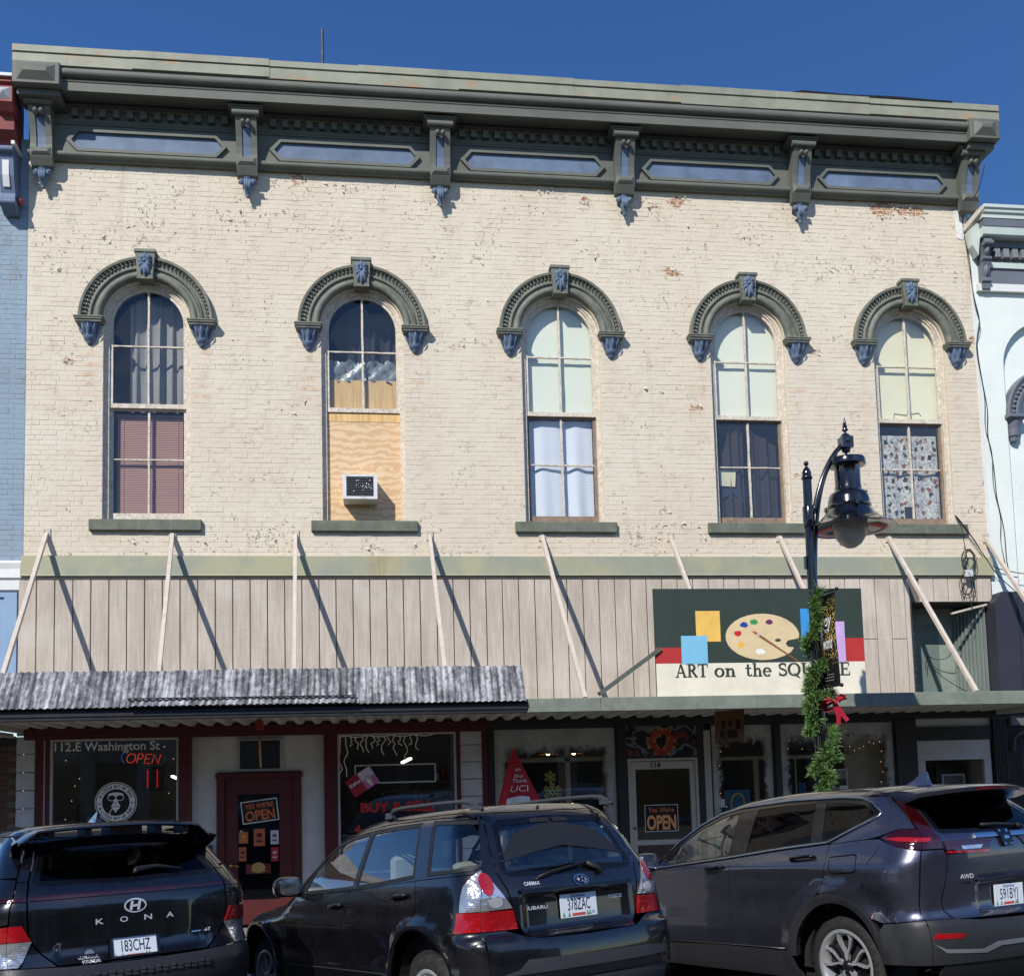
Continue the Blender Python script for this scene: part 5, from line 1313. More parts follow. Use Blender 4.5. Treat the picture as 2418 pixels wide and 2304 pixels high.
# brown brick ground floor and its low canopy
BN = M('brown_brick', (96, 70, 56), .8, var=.3, vs=8, bump=.5)
gw = B('ground_wall', M('mortar_grey', (110, 104, 96), .9), nl, XL, -4.752, .02, .3, ZF, 2.40)
z = ZF; k = 0
while z < 2.36:
    x = -4.755-(.1 if k % 2 else .0)
    for n_ in range(3):
        x0 = x-.20; B('brick', BN, gw, x0, min(x-.01, -4.756), .005, .02, z, z+.064, bevel=.003); x -= .205
    z += .074; k += 1
B('dark_lintel', BLK, nl, XL, -4.752, -.02, .3, 2.40, 2.52)
nc = thing('neighbour_canopy', 'pale boarded canopy end of the blue building at the lower left', 'canopy', (0, 0, 0))
for k in range(5): B('soffit_board', DECK, nc, XL, -4.76, -1.9+k*.37, -1.55+k*.37, 2.53+.004*(k % 2), 2.56)
B('edge_beam', DECK, nc, XL, -4.71, -2.05, -1.91, 2.50, 2.74); B('sun_block_sheet', DECK, nc, XL, -4.715, -2.04, .01, 2.70, 2.72); B('side_beam', DECK, nc, -4.80, -4.755, -1.9, 0, 2.50, 2.529)  # unseen sheet added, beam raised, to stop sun leaking past the canopy
# red and blue cornice of the neighbour
NRD = M('neighbour_red_paint', (138, 66, 62), .6, var=.15, vs=4); NBU = M('neighbour_slate_blue', (98, 114, 140), .6, var=.15, vs=4)
mb = MB(); mb.prism_x([(.1, 11.50), (-.42, 11.50), (-.44, 11.44), (-.40, 11.40), (-.40, 11.20), (-.36, 11.17), (-.36, 11.08), (-.30, 11.02), (-.28, 10.85), (-.12, 10.78), (-.12, 10.62), (.1, 10.60)], XL, -4.80); nco = mb.build('cornice', NRD, nl)
mb = MB(); mb.prism_x([(-.1, 11.36), (-.46, 11.36), (-.46, 11.14), (-.38, 11.05), (-.1, 11.0)], -4.98, -4.775); mb.build('cornice_block', NRD, nl)
mb = MB(); mb.add([(-4.97, -.461, 11.17), (-4.80, -.461, 11.17), (-4.80, -.461, 11.34), (-4.97, -.461, 11.34), (-4.885, -.52, 11.255)], [(0, 1, 4), (1, 2, 4), (2, 3, 4), (3, 0, 4)]); mb.build('lozenge', M('lozenge_grey', (176, 180, 184), .5), nco)
B('cap', M('cap_white', (214, 216, 220), .5), nl, XL, -4.78, -.47, .1, 11.503, 11.545)
mb = MB(); mb.prism_x([(.0, 10.60), (-.30, 10.60), (-.33, 10.50), (-.30, 10.42), (-.27, 10.2), (-.20, 9.98), (-.22, 9.9), (-.20, 9.80), (-.08, 9.74), (0, 9.74)], -4.99, -4.80); nb_ = mb.build('bracket', NBU, nl)
mb = MB(); mb.prism_x([(-.2, 10.42), (-.30, 10.40), (-.285, 10.2), (-.24, 10.05), (-.2, 10.05)], -4.945, -4.86); mb.build('bracket_panel', WS, nb_)
for sy_, sz_ in ((-.33, 10.53), (-.20, 9.85)): mb = MB(); mb.tube([(-5.0, sy_, sz_), (-4.79, sy_, sz_)], .05, 12); auto_smooth(mb.build('bracket_scroll', NBU, nb_))
mb = MB(); mb.ball((-4.77, -.10, 9.92), .06, 10); mb.build('knob', NRD, nl, True)
mb = MB(); mb.prism_x([(-.02, 10.64), (-.34, 10.66), (-.34, 10.61), (-.02, 10.61)], -4.82, -4.775); mb.build('bracket_cap', WS, nl)

# ================================================================== neighbour on the right
nr = thing('neighbour_building', 'mint stucco building at the right edge with grey cornice and arched recess', 'building', (0, 0, 0))
def stucco():
    t = NT('mint_stucco'); c = t.mix(t.ramp(t.noise(1.4, 5), [(.4, 0.), (.7, 1.)]), srgb(231, 236, 228), srgb(221, 228, 220)); c = t.mix(t.ramp(t.noise(30, 4), [(.7, 0.), (.76, .4)]), c, srgb(170, 180, 174))
    t.principled(c, .85, 0, .3, normal=t.bump(t.noise(38, 5, .65), .6, .012)); return t.m
STU = stucco(); XR = 12.5
# stucco face with an arched recess
rec = [(9.80, 4.40)]+[(10.55+.75*math.cos(a), 8.02+.72*math.sin(a)) for a in [PI-PI*i/20 for i in range(21)]]+[(11.30, 4.40)]
pierced('stucco_wall', [(9.356, 4.38), (XR, 4.38), (XR, 10.4), (9.356, 10.4)], [rec[:]], .0, STU, nr)
mb = MB(); mb.ribbon([(x, 0, z) for x, z in rec], [(x, .1, z) for x, z in rec]); mb.build('recess_edge', STU, nr)
B('recess_wall', STU, nr, 9.6, 11.5, .1, .2, 4.4, 9.0); B('wall_core', STU, nr, 9.40, XR, .21, 2, 4.3, 10.35)
B('wall_edge', WS, nr, 9.345, 9.385, -.012, .05, 4.9, 10.1)
GR = M('neighbour_grey_paint', (108, 112, 120), .55, var=.12, vs=4); PM = M('cornice_pale', (196, 206, 198), .6, var=.1, vs=4)
mb = MB(); mb.prism_x([(.1, 10.43), (-.36, 10.43), (-.36, 10.38), (-.335, 10.36), (-.33, 10.32), (-.30, 10.29), (-.30, 10.24), (.1, 10.24)], 9.42, XR); mb.build('cornice', PM, nr)
mb = MB(); mb.prism_x([(.1, 10.239), (-.29, 10.239), (-.285, 10.12), (.1, 10.12)], 9.44, XR); mb.build('cornice_frieze', GR, nr)
mb = MB(); mb.prism_x([(.1, 10.119), (-.275, 10.119), (-.26, 10.0), (-.24, 9.98), (.1, 9.96)], 9.44, XR); mb.build('cornice_soffit', PM, nr)
# mitred return of that cornice against the cream wall
mb = MB(); mb.add([(9.42, -.36, 10.43), (9.42, -.36, 10.36), (9.26, -.03, 10.22), (9.26, -.03, 10.14), (9.42, -.02, 10.43), (9.42, -.02, 10.14)], [(0, 1, 3, 2), (0, 2, 4), (1, 5, 3)]); mb.build('cornice_return', M('return_beige', (190, 182, 166), .7), nr)
mb = MB(); mb.prism_y([(9.30, 10.13), (9.44, 10.25), (9.44, 9.98), (9.40, 9.70), (9.31, 9.86)], -.17, -.0); mb.build('return_moulding', PM, nr)
B('frieze', GR, nr, 9.50, XR, -.05, -.003, 9.30, 9.86); B('frieze_rail', PM, nr, 9.50, XR, -.08, -.002, 9.55, 9.64); B('frieze_rail', GR, nr, 9.50, XR, -.12, -.004, 9.87, 9.97); B('frieze_base', WS, nr, 9.42, XR, -.07, -.002, 9.18, 9.298)
for k in range(10): B('dentil', M('dentil_grey', (128, 132, 136), .6), nr, 9.70+k*.15, 9.79+k*.15, -.14, -.051, 9.70, 9.84, bevel=.004)
mb = MB(); mb.prism_x([(0, 9.95), (-.22, 9.95), (-.235, 9.90), (-.21, 9.82), (-.17, 9.78), (-.145, 9.70), (-.155, 9.62), (-.13, 9.55), (-.10, 9.40), (-.115, 9.30), (-.10, 9.20), (0, 9.18)], 9.48, 9.60); bk = mb.build('bracket', GR, nr)
mb = MB()
for (y, z, rr_) in ((-.215, 9.88, .045), (-.15, 9.66, .035), (-.11, 9.32, .03)): mb.tube([(9.465, y, z), (9.615, y, z)], rr_, 10)
for z0, z1, y in ((9.84, 9.70, -.19), (9.58, 9.36, -.13)): mb.leaf((9.54, y, z0), (9.54, y+.05, z1), .10, (0, -1, 0), .6)
auto_smooth(mb.build('bracket_scroll', GR, bk), 50)
mb = sweep_arch(10.55, 7.22, [(.50, .1), (.50, .0), (.53, -.04), (.60, -.05), (.62, -.02), (.68, -.03), (.74, -.07), (.765, -.06), (.765, .1)]); nh = mb.build('window_hood', GR, nr); auto_smooth(nh, 50)
mb = MB()
for i in range(26): a = PI*(i+.5)/26; mb.ball((10.55+.65*math.cos(a), -.03, 7.22+.65*math.sin(a)), .03, 8)
tag(mb.build('bead_moulding', GR, nh, True), kind='stuff')
mb = MB(); mb.bbox(9.76, 10.08, -.11, .1, 7.15, 7.21, .01); mb.lathe([(.02, -.36), (.06, -.34), (.07, -.28), (.09, -.26), (.10, -.15), (.13, -.03), (.14, 0)], (9.92, .06, 7.15), 16, 'z', PI, 2*PI); mb.build('capital', GR, nh)
# dark column casing below
DKC = M('dark_casing_paint', (52, 52, 62), .5, var=.12, vs=2)
mb = MB(); mb.prism_y([(9.235, 2.76), (9.25, 4.24), (9.37, 4.40), (XR, 4.40), (XR, 2.76)], -.22, .5); mb.build('column_casing', DKC, nr)
B('casing_strip', DKC, nr, 9.62, 9.68, -.235, -.221, 2.76, 4.3)
B('ground_front', M('ground_front_black', (22, 22, 23), .6), nr, 9.43, XR, .0, .3, ZF, 2.74)
B('meter_box', M('meter_grey', (96, 96, 94), .6), nr, 9.46, 9.72, -.1, -.001, 2.39, 2.50)
mb = MB(); mb.tube([(9.75, -.06, 2.30), (9.60, -.06, 2.27), (9.52, -.06, 2.2), (9.50, -.06, 2.0)], .025, 8); mb.tube([(9.62, -.06, 2.2), (9.65, -.06, 1.2)], .012, 6); mb.build('conduit', M('conduit_grey', (70, 70, 70), .5), nr, True)

# ================================================================== cables
CBL = M('cable_black', (26, 26, 28), .6, var=0)
def cable(name, pts, label, r=.007):
    mb = MB(); ps = [Vector(p) for p in pts]; out = []
    for i in range(len(ps)-1):      # smooth
        p0, p1, p2, p3 = ps[max(i-1, 0)], ps[i], ps[i+1], ps[min(i+2, len(ps)-1)]
        for k in range(5):
            t = k/5; out.append(.5*((2*p1)+(p2-p0)*t+(2*p0-5*p1+4*p2-p3)*t*t+(3*p1-p0-3*p2+p3)*t**3))
    out.append(ps[-1]); mb.tube(out, r, 5)
    return tag(mb.build(name, CBL, None, True), label, 'cable')
cable('cable', [(9.42, -.45, 11.0), (9.36, -.32, 10.66), (9.28, -.05, 10.45), (9.27, -.03, 10.1), (9.33, -.03, 9.7), (9.35, -.03, 9.2), (9.42, -.04, 8.75), (9.40, -.04, 8.6), (9.36, -.03, 8.3), (9.40, -.03, 7.8), (9.46, -.03, 7.3), (9.44, -.03, 6.9), (9.50, -.03, 6.4), (9.52, -.03, 5.9), (9.60, -.03, 5.4), (9.62, -.04, 4.8), (9.75, -.1, 4.5)], 'black cable running down the seam from the cornice to the dark column')
cable('cable', [(9.26, -.04, 10.15), (9.31, -.04, 9.6), (9.36, -.04, 9.0), (9.42, -.05, 8.62), (9.34, -.04, 8.25), (9.42, -.04, 7.5), (9.40, -.04, 7.0), (9.48, -.04, 6.6), (9.47, -.04, 6.1), (9.55, -.04, 5.6), (9.53, -.04, 5.2), (9.60, -.05, 4.7)], 'second thinner cable twisting beside the seam of the mint wall', .005)
cable('cable', [(8.82, -.02, 5.62), (8.86, -.1, 5.5), (9.1, -.06, 5.2), (9.33, -.05, 4.85), (9.6, -.06, 4.75), (9.9, -.06, 4.7), (10.3, -.06, 4.66)], 'black cable from the rightmost window sill across to the mint wall')
cable('cable', [(8.83, -.02, 5.6), (9.0, -.09, 5.3), (9.25, -.06, 4.95), (9.4, -.08, 4.7), (9.7, -.1, 4.4)], 'lower black cable slanting from the rightmost sill to the dark column')
ck = thing('cable_coil', 'tangled coil of black cable hanging below the rightmost window sill', 'cable', (0, 0, 0))
r = random.Random(11)
for k in range(9):
    up = k < 5; cx, cz = (8.92, 4.88) if up else (8.86, 4.52); rx, rz = r.uniform(.07, .12), r.uniform(.14, .22); ph = r.uniform(0, 6); tl = r.uniform(-.3, .3)
    mb = MB(); mb.tube([(cx+r.uniform(-.006, .006)+rx*math.cos(a)*math.cos(tl)-rz*math.sin(a)*math.sin(tl)*.5, -.14-.02*math.sin(a*2+ph)-.004*k, cz+rz*math.sin(a)+rx*.3*math.cos(a)*math.sin(tl)) for a in [2*PI*j/18 for j in range(19)]], .0055, 5); mb.build('loop', CBL, ck, True)
mb = MB(); mb.tube([(8.82, -.03, 5.6), (8.86, -.1, 5.45), (8.88, -.13, 5.1), (8.9, -.14, 4.9)], .006, 5); mb.tube([(8.88, -.14, 4.4), (8.93, -.14, 4.15), (8.9, -.1, 4.05)], .006, 5); mb.build('lead', CBL, ck, True)
mb = MB(); mb.box(8.83, 8.95, -.19, -.15, 4.64, 4.74); mb.build('clamp', M('clamp_white', (206, 208, 206), .4), ck)
cable('cable', [(8.75, -.02, 4.05), (8.72, .1, 3.75), (8.78, .3, 3.5), (8.62, .4, 3.45), (8.5, .45, 3.5), (8.45, .45, 3.3)], 'loose cable loop inside the alcove above the canopy', .006)
cable('cable', [(8.5, .3, 3.3), (8.6, .1, 3.1), (8.7, -.4, 2.85), (8.8, -.9, 2.78), (8.9, -1.3, 2.80), (9.1, -1.7, 2.80), (9.35, -1.9, 2.80)], 'cable lying along the canopy top at the right end', .006)

# ================================================================== street lamp
lp = thing('street_lamp', 'tall black fluted street lamp with bell shade, garland and banner', 'street lamp', (4.665, -4.1, -.12))
LBK = M('lamp_black_enamel', (16, 17, 21), .16, var=.05, spec=.6, coat=.6)
H0 = .12          # heights below are measured from street datum
def fluted(r, z0, z1, n=12, taper=1.0):
    mb = MB(); P = []
    for z, k in ((z0, 1), (z1, taper)):
        row = []
        for i in range(n*4+1):
            a = 2*PI*i/(n*4); f = 1-.10*max(0, math.cos(a*n))**.6 if math.cos(a*n) > 0 else 1
            row.append((r*k*f*math.cos(a), r*k*f*math.sin(a), z+H0))
        P.append(row)
    return mb.grid(P)
auto_smooth(fluted(.064, .55, 2.75, 12, .94).build('lower_shaft', LBK, lp), 25)
auto_smooth(fluted(.056, 2.75, 4.96, 10, .82).build('upper_shaft', LBK, lp), 25)
mb = MB(); mb.lathe([(.19, -.12), (.19, 0), (.17, .05), (.15, .08), (.15, .32), (.12, .38), (.10, .46), (.08, .52), (.07, .56)], (0, 0, H0), 24); mb.build('base', LBK, lp, True)
mb = MB(); mb.lathe([(.046, 4.92), (.058, 4.93), (.06, 4.95), (.05, 4.96), (.05, 5.0), (.035, 5.04), (.016, 5.06), (.012, 5.075)], (0, 0, H0), 18); mb.ball((0, 0, 5.10+H0), .028, 12); mb.build('cap', LBK, lp, True)
mb = MB(); mb.lathe([(.058, 4.40), (.062, 4.41), (.062, 4.62), (.056, 4.63)], (0, 0, H0), 16); mb.build('arm_collar', LBK, lp, True)
ax = .465
def bez(p0, p1, p2, p3, n=16):
    out = []
    for i in range(n+1):
        t = i/n; out.append(tuple((1-t)**3*a+3*(1-t)**2*t*b+3*(1-t)*t*t*c_+t**3*d for a, b, c_, d in zip(p0, p1, p2, p3)))
    return out
mb = MB(); mb.tube(bez((.05, -.02, 4.55+H0), (.10, -.02, 4.78+H0), (.22, -.01, 5.16+H0), (ax-.03, 0, 5.32+H0)), .026, 12); mb.build('arm', LBK, lp, True)
mb = MB(); mb.tube(bez((.045, .02, 3.75+H0), (.07, .02, 4.5+H0), (.14, .02, 4.95+H0), (.36, .02, 5.22+H0)), .020, 10); mb.build('arm_brace', LBK, lp, True)
lum = MB(); lum.box(ax-.062, ax+.062, -.062, .062, 5.275+H0, 5.40+H0); q = lum.build('arm_block', LBK, lp)
mb = MB(); mb.ball((ax, -.065, 5.345+H0), .022, 10); mb.lathe([(.055, 5.40), (.05, 5.42), (.02, 5.445), (.012, 5.46), (.032, 5.475), (.036, 5.485), (.02, 5.50), (.027, 5.51), (.012, 5.58), (.001, 5.63)], (ax, 0, H0), 16); mb.lathe([(.01, 5.19), (.012, 5.22), (.045, 5.24), (.05, 5.265), (.04, 5.28)], (ax, 0, H0), 16); mb.build('finial', LBK, lp, True)
mb = MB(); mb.lathe([(.012, 5.20), (.03, 5.19), (.10, 5.175), (.19, 5.155), (.197, 5.145), (.197, 5.085), (.19, 5.078), (.14, 5.075), (.135, 5.06), (.135, 4.86), (.14, 4.84), (.142, 4.80), (.16, 4.795), (.20, 4.76), (.218, 4.70), (.222, 4.65), (.225, 4.64), (.235, 4.632), (.235, 4.615), (.228, 4.60), (.27, 4.54), (.33, 4.48), (.40, 4.43), (.475, 4.395), (.478, 4.388), (.472, 4.386), (.39, 4.412), (.30, 4.44), (.2, 4.46), (.18, 4.46)], (ax, 0, H0), 40)
sh = auto_smooth(mb.build('bell_shade', LBK, lp), 40)
mb = MB()
for k in range(3): a = 2*PI*k/3+.4; mb.box(ax+.24*math.cos(a)-.02, ax+.24*math.cos(a)+.02, .24*math.sin(a)-.02, .24*math.sin(a)+.02, 4.60+H0, 4.65+H0)
mb.box(ax+.07, ax+.11, -.222, -.215, 4.735+H0, 4.75+H0); mb.build('clips', LBK, lp)
t = NT('lamp_globe_glass'); pb = t.principled(srgb(236, 232, 222), .3, 0, .5, coat=.6); tl = t.n('ShaderNodeBsdfTranslucent'); tl.inputs[0].default_value = (.85, .83, .78, 1); mx = t.n('ShaderNodeMixShader'); mx.inputs[0].default_value = .45; t.link(pb.outputs[0], mx.inputs[1]); t.link(tl.outputs[0], mx.inputs[2]); t.link(mx.outputs[0], t.out.inputs[0]); GLB = t.m
mb = MB(); mb.lathe([(.18, 4.455), (.185, 4.42), (.178, 4.36), (.155, 4.29), (.11, 4.22), (.05, 4.18), (.0, 4.172)], (ax, 0, H0), 28); mb.build('globe', GLB, lp, True)
mb = MB(); mb.box(-.075, -.06, -.02, .02, 3.94+H0, 4.08+H0); mb.build('service_box', LBK, lp)
# banner held by two arms, turned almost edge-on
bn = thing('street_banner', 'black and gold holiday banner reading joy to the world on the lamp post', 'banner', (4.68, -4.1, 0))
ang = math.radians(-86); bx, by = math.cos(ang), math.sin(ang)
t = NT('banner_print'); x, y, z = t.xyz()
g = t.n('ShaderNodeTexVoronoi'); t.link(t.pos, g.inputs['Vector']); g.inputs['Scale'].default_value = 42
dz = t.math('ABSOLUTE', t.math('SUBTRACT', z, 3.25)); den = t.ramp(dz, [(.08, .46), (.32, .30), (.42, .0)])
sp = t.math('LESS_THAN', g.outputs['Distance'], den)
c = t.mix(sp, srgb(26, 24, 24), t.ramp(t.noise(30, 2), [(.4, srgb(150, 122, 50)), (.6, srgb(214, 190, 100))])); t.principled(c, .55, 0, .3); BNM = t.m
def bpt(u, v): w = .012*math.sin(v*5+u*3); return (.055+.33*u*bx-w*by, .33*u*by+w*bx, 3.64-v*.97)
mb = MB(); mb.grid([[bpt(i/8, j/16) for i in range(9)] for j in range(17)]); mb.build('cloth', BNM, bn, True)
for zz in (3.66, 2.66):
    mb = MB(); mb.tube([(.0, 0, zz), (.055+.36*bx, .36*by, zz)], .011, 8); mb.ball((.055+.37*bx, .37*by, zz), .022, 10); mb.build('banner_arm', LBK, bn, True)
xd = Vector((bx, by, 0)); nrm = Vector((by, -bx, 0)); nrm = nrm if nrm.y < 0 else -nrm
mid = Vector((.055+.165*bx, .165*by, 0))
for s, zz, hh_, kw in (('joy', 3.30, .13, dict(shear=.15, bold=.01)), ('TO THE', 3.235, .032, dict(bold=.01)), ('world', 3.06, .13, dict(shear=.15, bold=.01))):
    text('lettering', s, LW, bn, mid+nrm*.022+Vector((0, 0, zz)), hh_, xdir=xd, width=.19 if s != 'TO THE' else .1, **kw)
for k in range(3): text('lettering', '-----', LW, bn, mid+nrm*.022+Vector((0, 0, 2.78-.03*k)), .02, xdir=xd, width=.2)
# garland winding down the post
gl = thing('garland', 'green tinsel pine garland wound down the street lamp post', 'garland', (4.68, -4.1, 0))
def pine():
    t = NT('garland_needles'); c = t.ramp(t.noise(25, 3), [(.3, srgb(52, 82, 42)), (.5, srgb(88, 124, 62)), (.7, srgb(158, 180, 108))]); t.principled(c, .45, 0, .5); return t.m
PN = pine(); r = random.Random(21)
ctl = [(-.01, -.10, 3.68), (-.05, -.10, 3.52), (-.03, -.11, 3.36), (-.08, -.09, 3.22), (-.10, -.03, 3.14), (.0, .08, 3.06), (.07, -.03, 2.99), (.02, -.10, 2.90), (-.09, -.08, 2.84), (-.08, -.05, 2.76), (-.10, -.03, 2.66), (.0, .09, 2.62), (.07, -.04, 2.60), (-.04, -.10, 2.55), (-.13, -.06, 2.50), (-.10, -.06, 2.38), (-.08, -.03, 2.28), (-.13, -.05, 2.20), (0, .09, 2.22), (.10, -.04, 2.20), (.05, -.10, 2.08), (.0, -.10, 1.98), (.08, -.09, 1.94), (-.06, -.10, 1.88), (-.12, -.08, 1.78), (.0, -.11, 1.74), (-.02, -.1, 1.66), (-.06, -.06, 1.58)]
path = []; cp = [Vector(p) for p in ctl]
for i in range(len(cp)-1):
    p0, p1, p2, p3 = cp[max(i-1, 0)], cp[i], cp[i+1], cp[min(i+2, len(cp)-1)]
    for k in range(6):
        t = k/6; path.append(.5*((2*p1)+(p2-p0)*t+(2*p0-5*p1+4*p2-p3)*t*t+(3*p1-p0-3*p2+p3)*t**3))
GLIM = [(3.15, 3.0), (2.75, 2.62)]
def tuft(p, out, L, n, nm='sprig'):
    mb = MB(); out = out.normalized(); a = out.orthogonal().normalized(); b = out.cross(a)
    for k in range(n):
        th, ph = r.uniform(0, 2*PI), r.uniform(.25, 1.25); d = (out*math.cos(ph)+(a*math.cos(th)+b*math.sin(th))*math.sin(ph)).normalized()
        q = p+d*L*r.uniform(.7, 1.1); s = d.cross(Vector((r.uniform(-1, 1), r.uniform(-1, 1), r.uniform(-1, 1)))).normalized()*.0042
        mb.add([p-s, p+s, q+s*.5, q-s*.5], [(0, 1, 2, 3)])
    return mb.build(nm, PN, gl)
for i, p in enumerate(path):
    out = Vector((p.x, p.y, 0)).normalized()
    for k in range(3):
        o = (out+Vector((r.uniform(-.9, .9), r.uniform(-.9, .9), r.uniform(-.9, .9)))*.75)
        tuft(p+Vector((r.uniform(-.025, .025), r.uniform(-.025, .025), r.uniform(-.02, .02))), o, r.uniform(.07, .115), 22)
mb = MB(); mb.tube(path, .012, 6); mb.build('wire_core', M('garland_wire', (40, 60, 34), .8), gl)
# red bow
bw_ = thing('ribbon_bow', 'red velvet ribbon bow tied on the lamp post garland', 'bow', (4.755, -4.24, 2.48))
VEL = M('red_velvet', (164, 24, 44), .55, var=.3, vs=10)
def rib(pts, w, n=(0, -1, .2)):
    mb = MB(); A, C = [], []; nv = Vector(n)
    for i, p in enumerate(pts):
        d = (Vector(pts[min(i+1, len(pts)-1)])-Vector(pts[max(i-1, 0)])).normalized(); s = d.cross(nv).normalized()*w/2
        A.append(Vector(p)-s); C.append(Vector(p)+s+Vector((0, .012*math.sin(i*1.4), 0)))
    mb.ribbon(A, C); return mb
for s, tilt in ((-1, .0), (1, .05), (-1, -.06), (1, .11)):
    pts = [(s*(.005+.105*math.sin(PI*u)), -.02-.05*math.sin(2*PI*u)-.015, .02+tilt*u*1.1+.035*math.sin(PI*2*u)) for u in [i/14 for i in range(15)]]
    rib(pts, .075, (0, -.6, 1)).build('loop', VEL, bw_, True)
rib([(0, -.05, 0), (.02, -.06, -.07), (.04, -.05, -.14), (.03, -.05, -.22)], .05).build('tail', VEL, bw_, True)
rib([(0, -.05, 0), (.05, -.06, -.06), (.09, -.05, -.12), (.13, -.06, -.18)], .05).build('tail', VEL, bw_, True)
mb = MB(); mb.ball((0, -.06, .01), .028, 8); mb.build('knot', VEL, bw_, True)
# ================================================================== cars
def pchip(xs, ys):
    xs, ys = np.array(xs, float), np.array(ys, float); h = np.diff(xs); d = np.diff(ys)/h; m = np.zeros(len(xs))
    for i in range(1, len(xs)-1):
        if d[i-1]*d[i] > 0:
            w1, w2 = 2*h[i]+h[i-1], h[i]+2*h[i-1]; m[i] = (w1+w2)/(w1/d[i-1]+w2/d[i])
    m[0], m[-1] = d[0], d[-1]
    def f(x):
        x = np.clip(np.asarray(x, float), xs[0], xs[-1]); i = np.clip(np.searchsorted(xs, x)-1, 0, len(xs)-2)
        t = (x-xs[i])/h[i]; t2, t3 = t*t, t*t*t
        return (2*t3-3*t2+1)*ys[i]+(t3-2*t2+t)*h[i]*m[i]+(-2*t3+3*t2)*ys[i+1]+(t3-t2)*h[i]*m[i+1]
    return f
def smax(a, b, k):
    h = np.maximum(k-np.abs(a-b), 0)/k
    return np.maximum(a, b)+h*h*k*.25
def bump_fn(x, c, w):          # smooth bump of half-width w
    t = np.clip(1-np.abs(x-c)/w, 0, 1); return t*t*(3-2*t)
class Car:
    """body surface given by an implicit function; panels are outlines projected on it"""
    def __init__(s, root, spec):
        s.root = root; s.sp = spec
        s.W = pchip(*zip(*spec['W'])); s.xr = pchip(*zip(*spec['rear'])); s.xf = pchip(*zip(*spec['front'])); s.zt = pchip(*zip(*spec['top']))
        s.wx = pchip(*zip(*spec['plan']))
    def F(s, x, y, z):
        sp = s.sp; ay = np.abs(y)
        w = s.W(z)*s.wx(x)
        if sp.get('side'): w = w+sp['side'](x, z)
        g1 = (ay-w)
        u = ay/.85
        g2 = (s.xr(z)+sp.get('rc', .12)*u**3-x)*.9
        if sp.get('rearf'): g2 = g2+sp['rearf'](ay, z)
        g3 = (x-s.xf(z)+.35*u**3)*.8
        g4 = (z-s.zt(x)+sp.get('crown', .05)*u*u)*.85
        f = smax(g1, g4, sp.get('k_top', .16)); f = smax(f, g2, sp.get('k_rear', .20)); return smax(f, g3, .3)
    def N(s, P):
        e = .004; n = np.zeros_like(P)
        for i in range(3):
            a, b = P.copy(), P.copy(); a[:, i] += e; b[:, i] -= e
            n[:, i] = s.F(*a.T)-s.F(*b.T)
        return n/np.linalg.norm(n, axis=1, keepdims=True)
    def project(s, Q, view):
        Q = np.asarray(Q, float); n = len(Q)
        if view == 'side': ax, lo, hi, o = 1, 1.3, 0.0, (0, 2)
        elif view == 'rear': ax, lo, hi, o = 0, -.6, 1.8, (1, 2)
        elif view == 'front': ax, lo, hi, o = 0, 5.6, 2.6, (1, 2)
        else: ax, lo, hi, o = 2, 2.3, .2, (0, 1)
        P = np.zeros((n, 3)); P[:, o[0]] = Q[:, 0]; P[:, o[1]] = Q[:, 1]
        a, b = np.full(n, float(lo)), np.full(n, float(hi))
        for _ in range(34):
            m = (a+b)/2; P[:, ax] = m; out = s.F(*P.T) > 0
            a = np.where(out, m, a); b = np.where(out, b, m)
        P[:, ax] = (a+b)/2
        return P
    @staticmethod
    def dens(poly, h):
        out = []; n = len(poly)
        for i in range(n):
            p, q = np.array(poly[i], float), np.array(poly[(i+1) % n], float); k = max(1, int(np.ceil(np.linalg.norm(q-p)/h)))
            out += [tuple(p+(q-p)*j/k) for j in range(k)]
        return out
    @staticmethod
    def inset(poly, d):
        n = len(poly); P = np.array(poly, float)
        a = .5*np.sum(P[:, 0]*np.roll(P[:, 1], -1)-np.roll(P[:, 0], -1)*P[:, 1]); sgn = 1 if a > 0 else -1
        out = []
        for i in range(n):
            e1, e2 = P[i]-P[i-1], P[(i+1) % n]-P[i]
            l1, l2 = np.linalg.norm(e1), np.linalg.norm(e2)
            if l1 < 1e-9 or l2 < 1e-9: out.append(tuple(P[i])); continue
            n1, n2 = np.array([-e1[1], e1[0]])/l1*sgn, np.array([-e2[1], e2[0]])/l2*sgn
            b = n1+n2; lb = np.dot(b, b)
            out.append(tuple(P[i]+(b*2/lb*d if lb > .3 else n1*d)))
        return out
    def patch(s, view, poly, holes=(), h=.045, gap=.003):
        loops = [s.dens(s.inset(poly, gap), h)]+[s.dens(s.inset(q, -gap), h) for q in holes]
        A = np.array(loops[0]); x0, y0 = A.min(0); x1, y1 = A.max(0)
        gx, gy = np.meshgrid(np.arange(x0+h/2, x1, h), np.arange(y0+h/2, y1, h)); G = np.stack([gx.ravel(), gy.ravel()], 1)
        ok = in_poly(G, loops[0])
        for q in loops[1:]: ok &= ~in_poly(G, q)
        G = G[ok]
        if len(G):
            Bd = np.concatenate([np.array(l) for l in loops])
            d = np.min(np.linalg.norm(G[:, None, :]-Bd[None, :, :], axis=2), axis=1) if len(G)*len(Bd) < 4e6 else np.ones(len(G))
            G = G[d > h*.45]
        pts = []; ed = []
        for l in loops:
            b = len(pts); pts += l; ed += [(b+i, b+(i+1) % len(l)) for i in range(len(l))]
        nb = len(pts)
        v, e, f, *_ = delaunay_2d_cdt([Vector(p) for p in pts]+[Vector(p) for p in G], ed, [], 1, 1e-7)
        V = np.array([(p.x, p.y) for p in v]); Fc = np.array([t for t in f], int)
        cen = V[Fc].mean(1); keep = in_poly(cen, loops[0])
        for q in loops[1:]: keep &= ~in_poly(cen, q)
        Fc = Fc[keep]
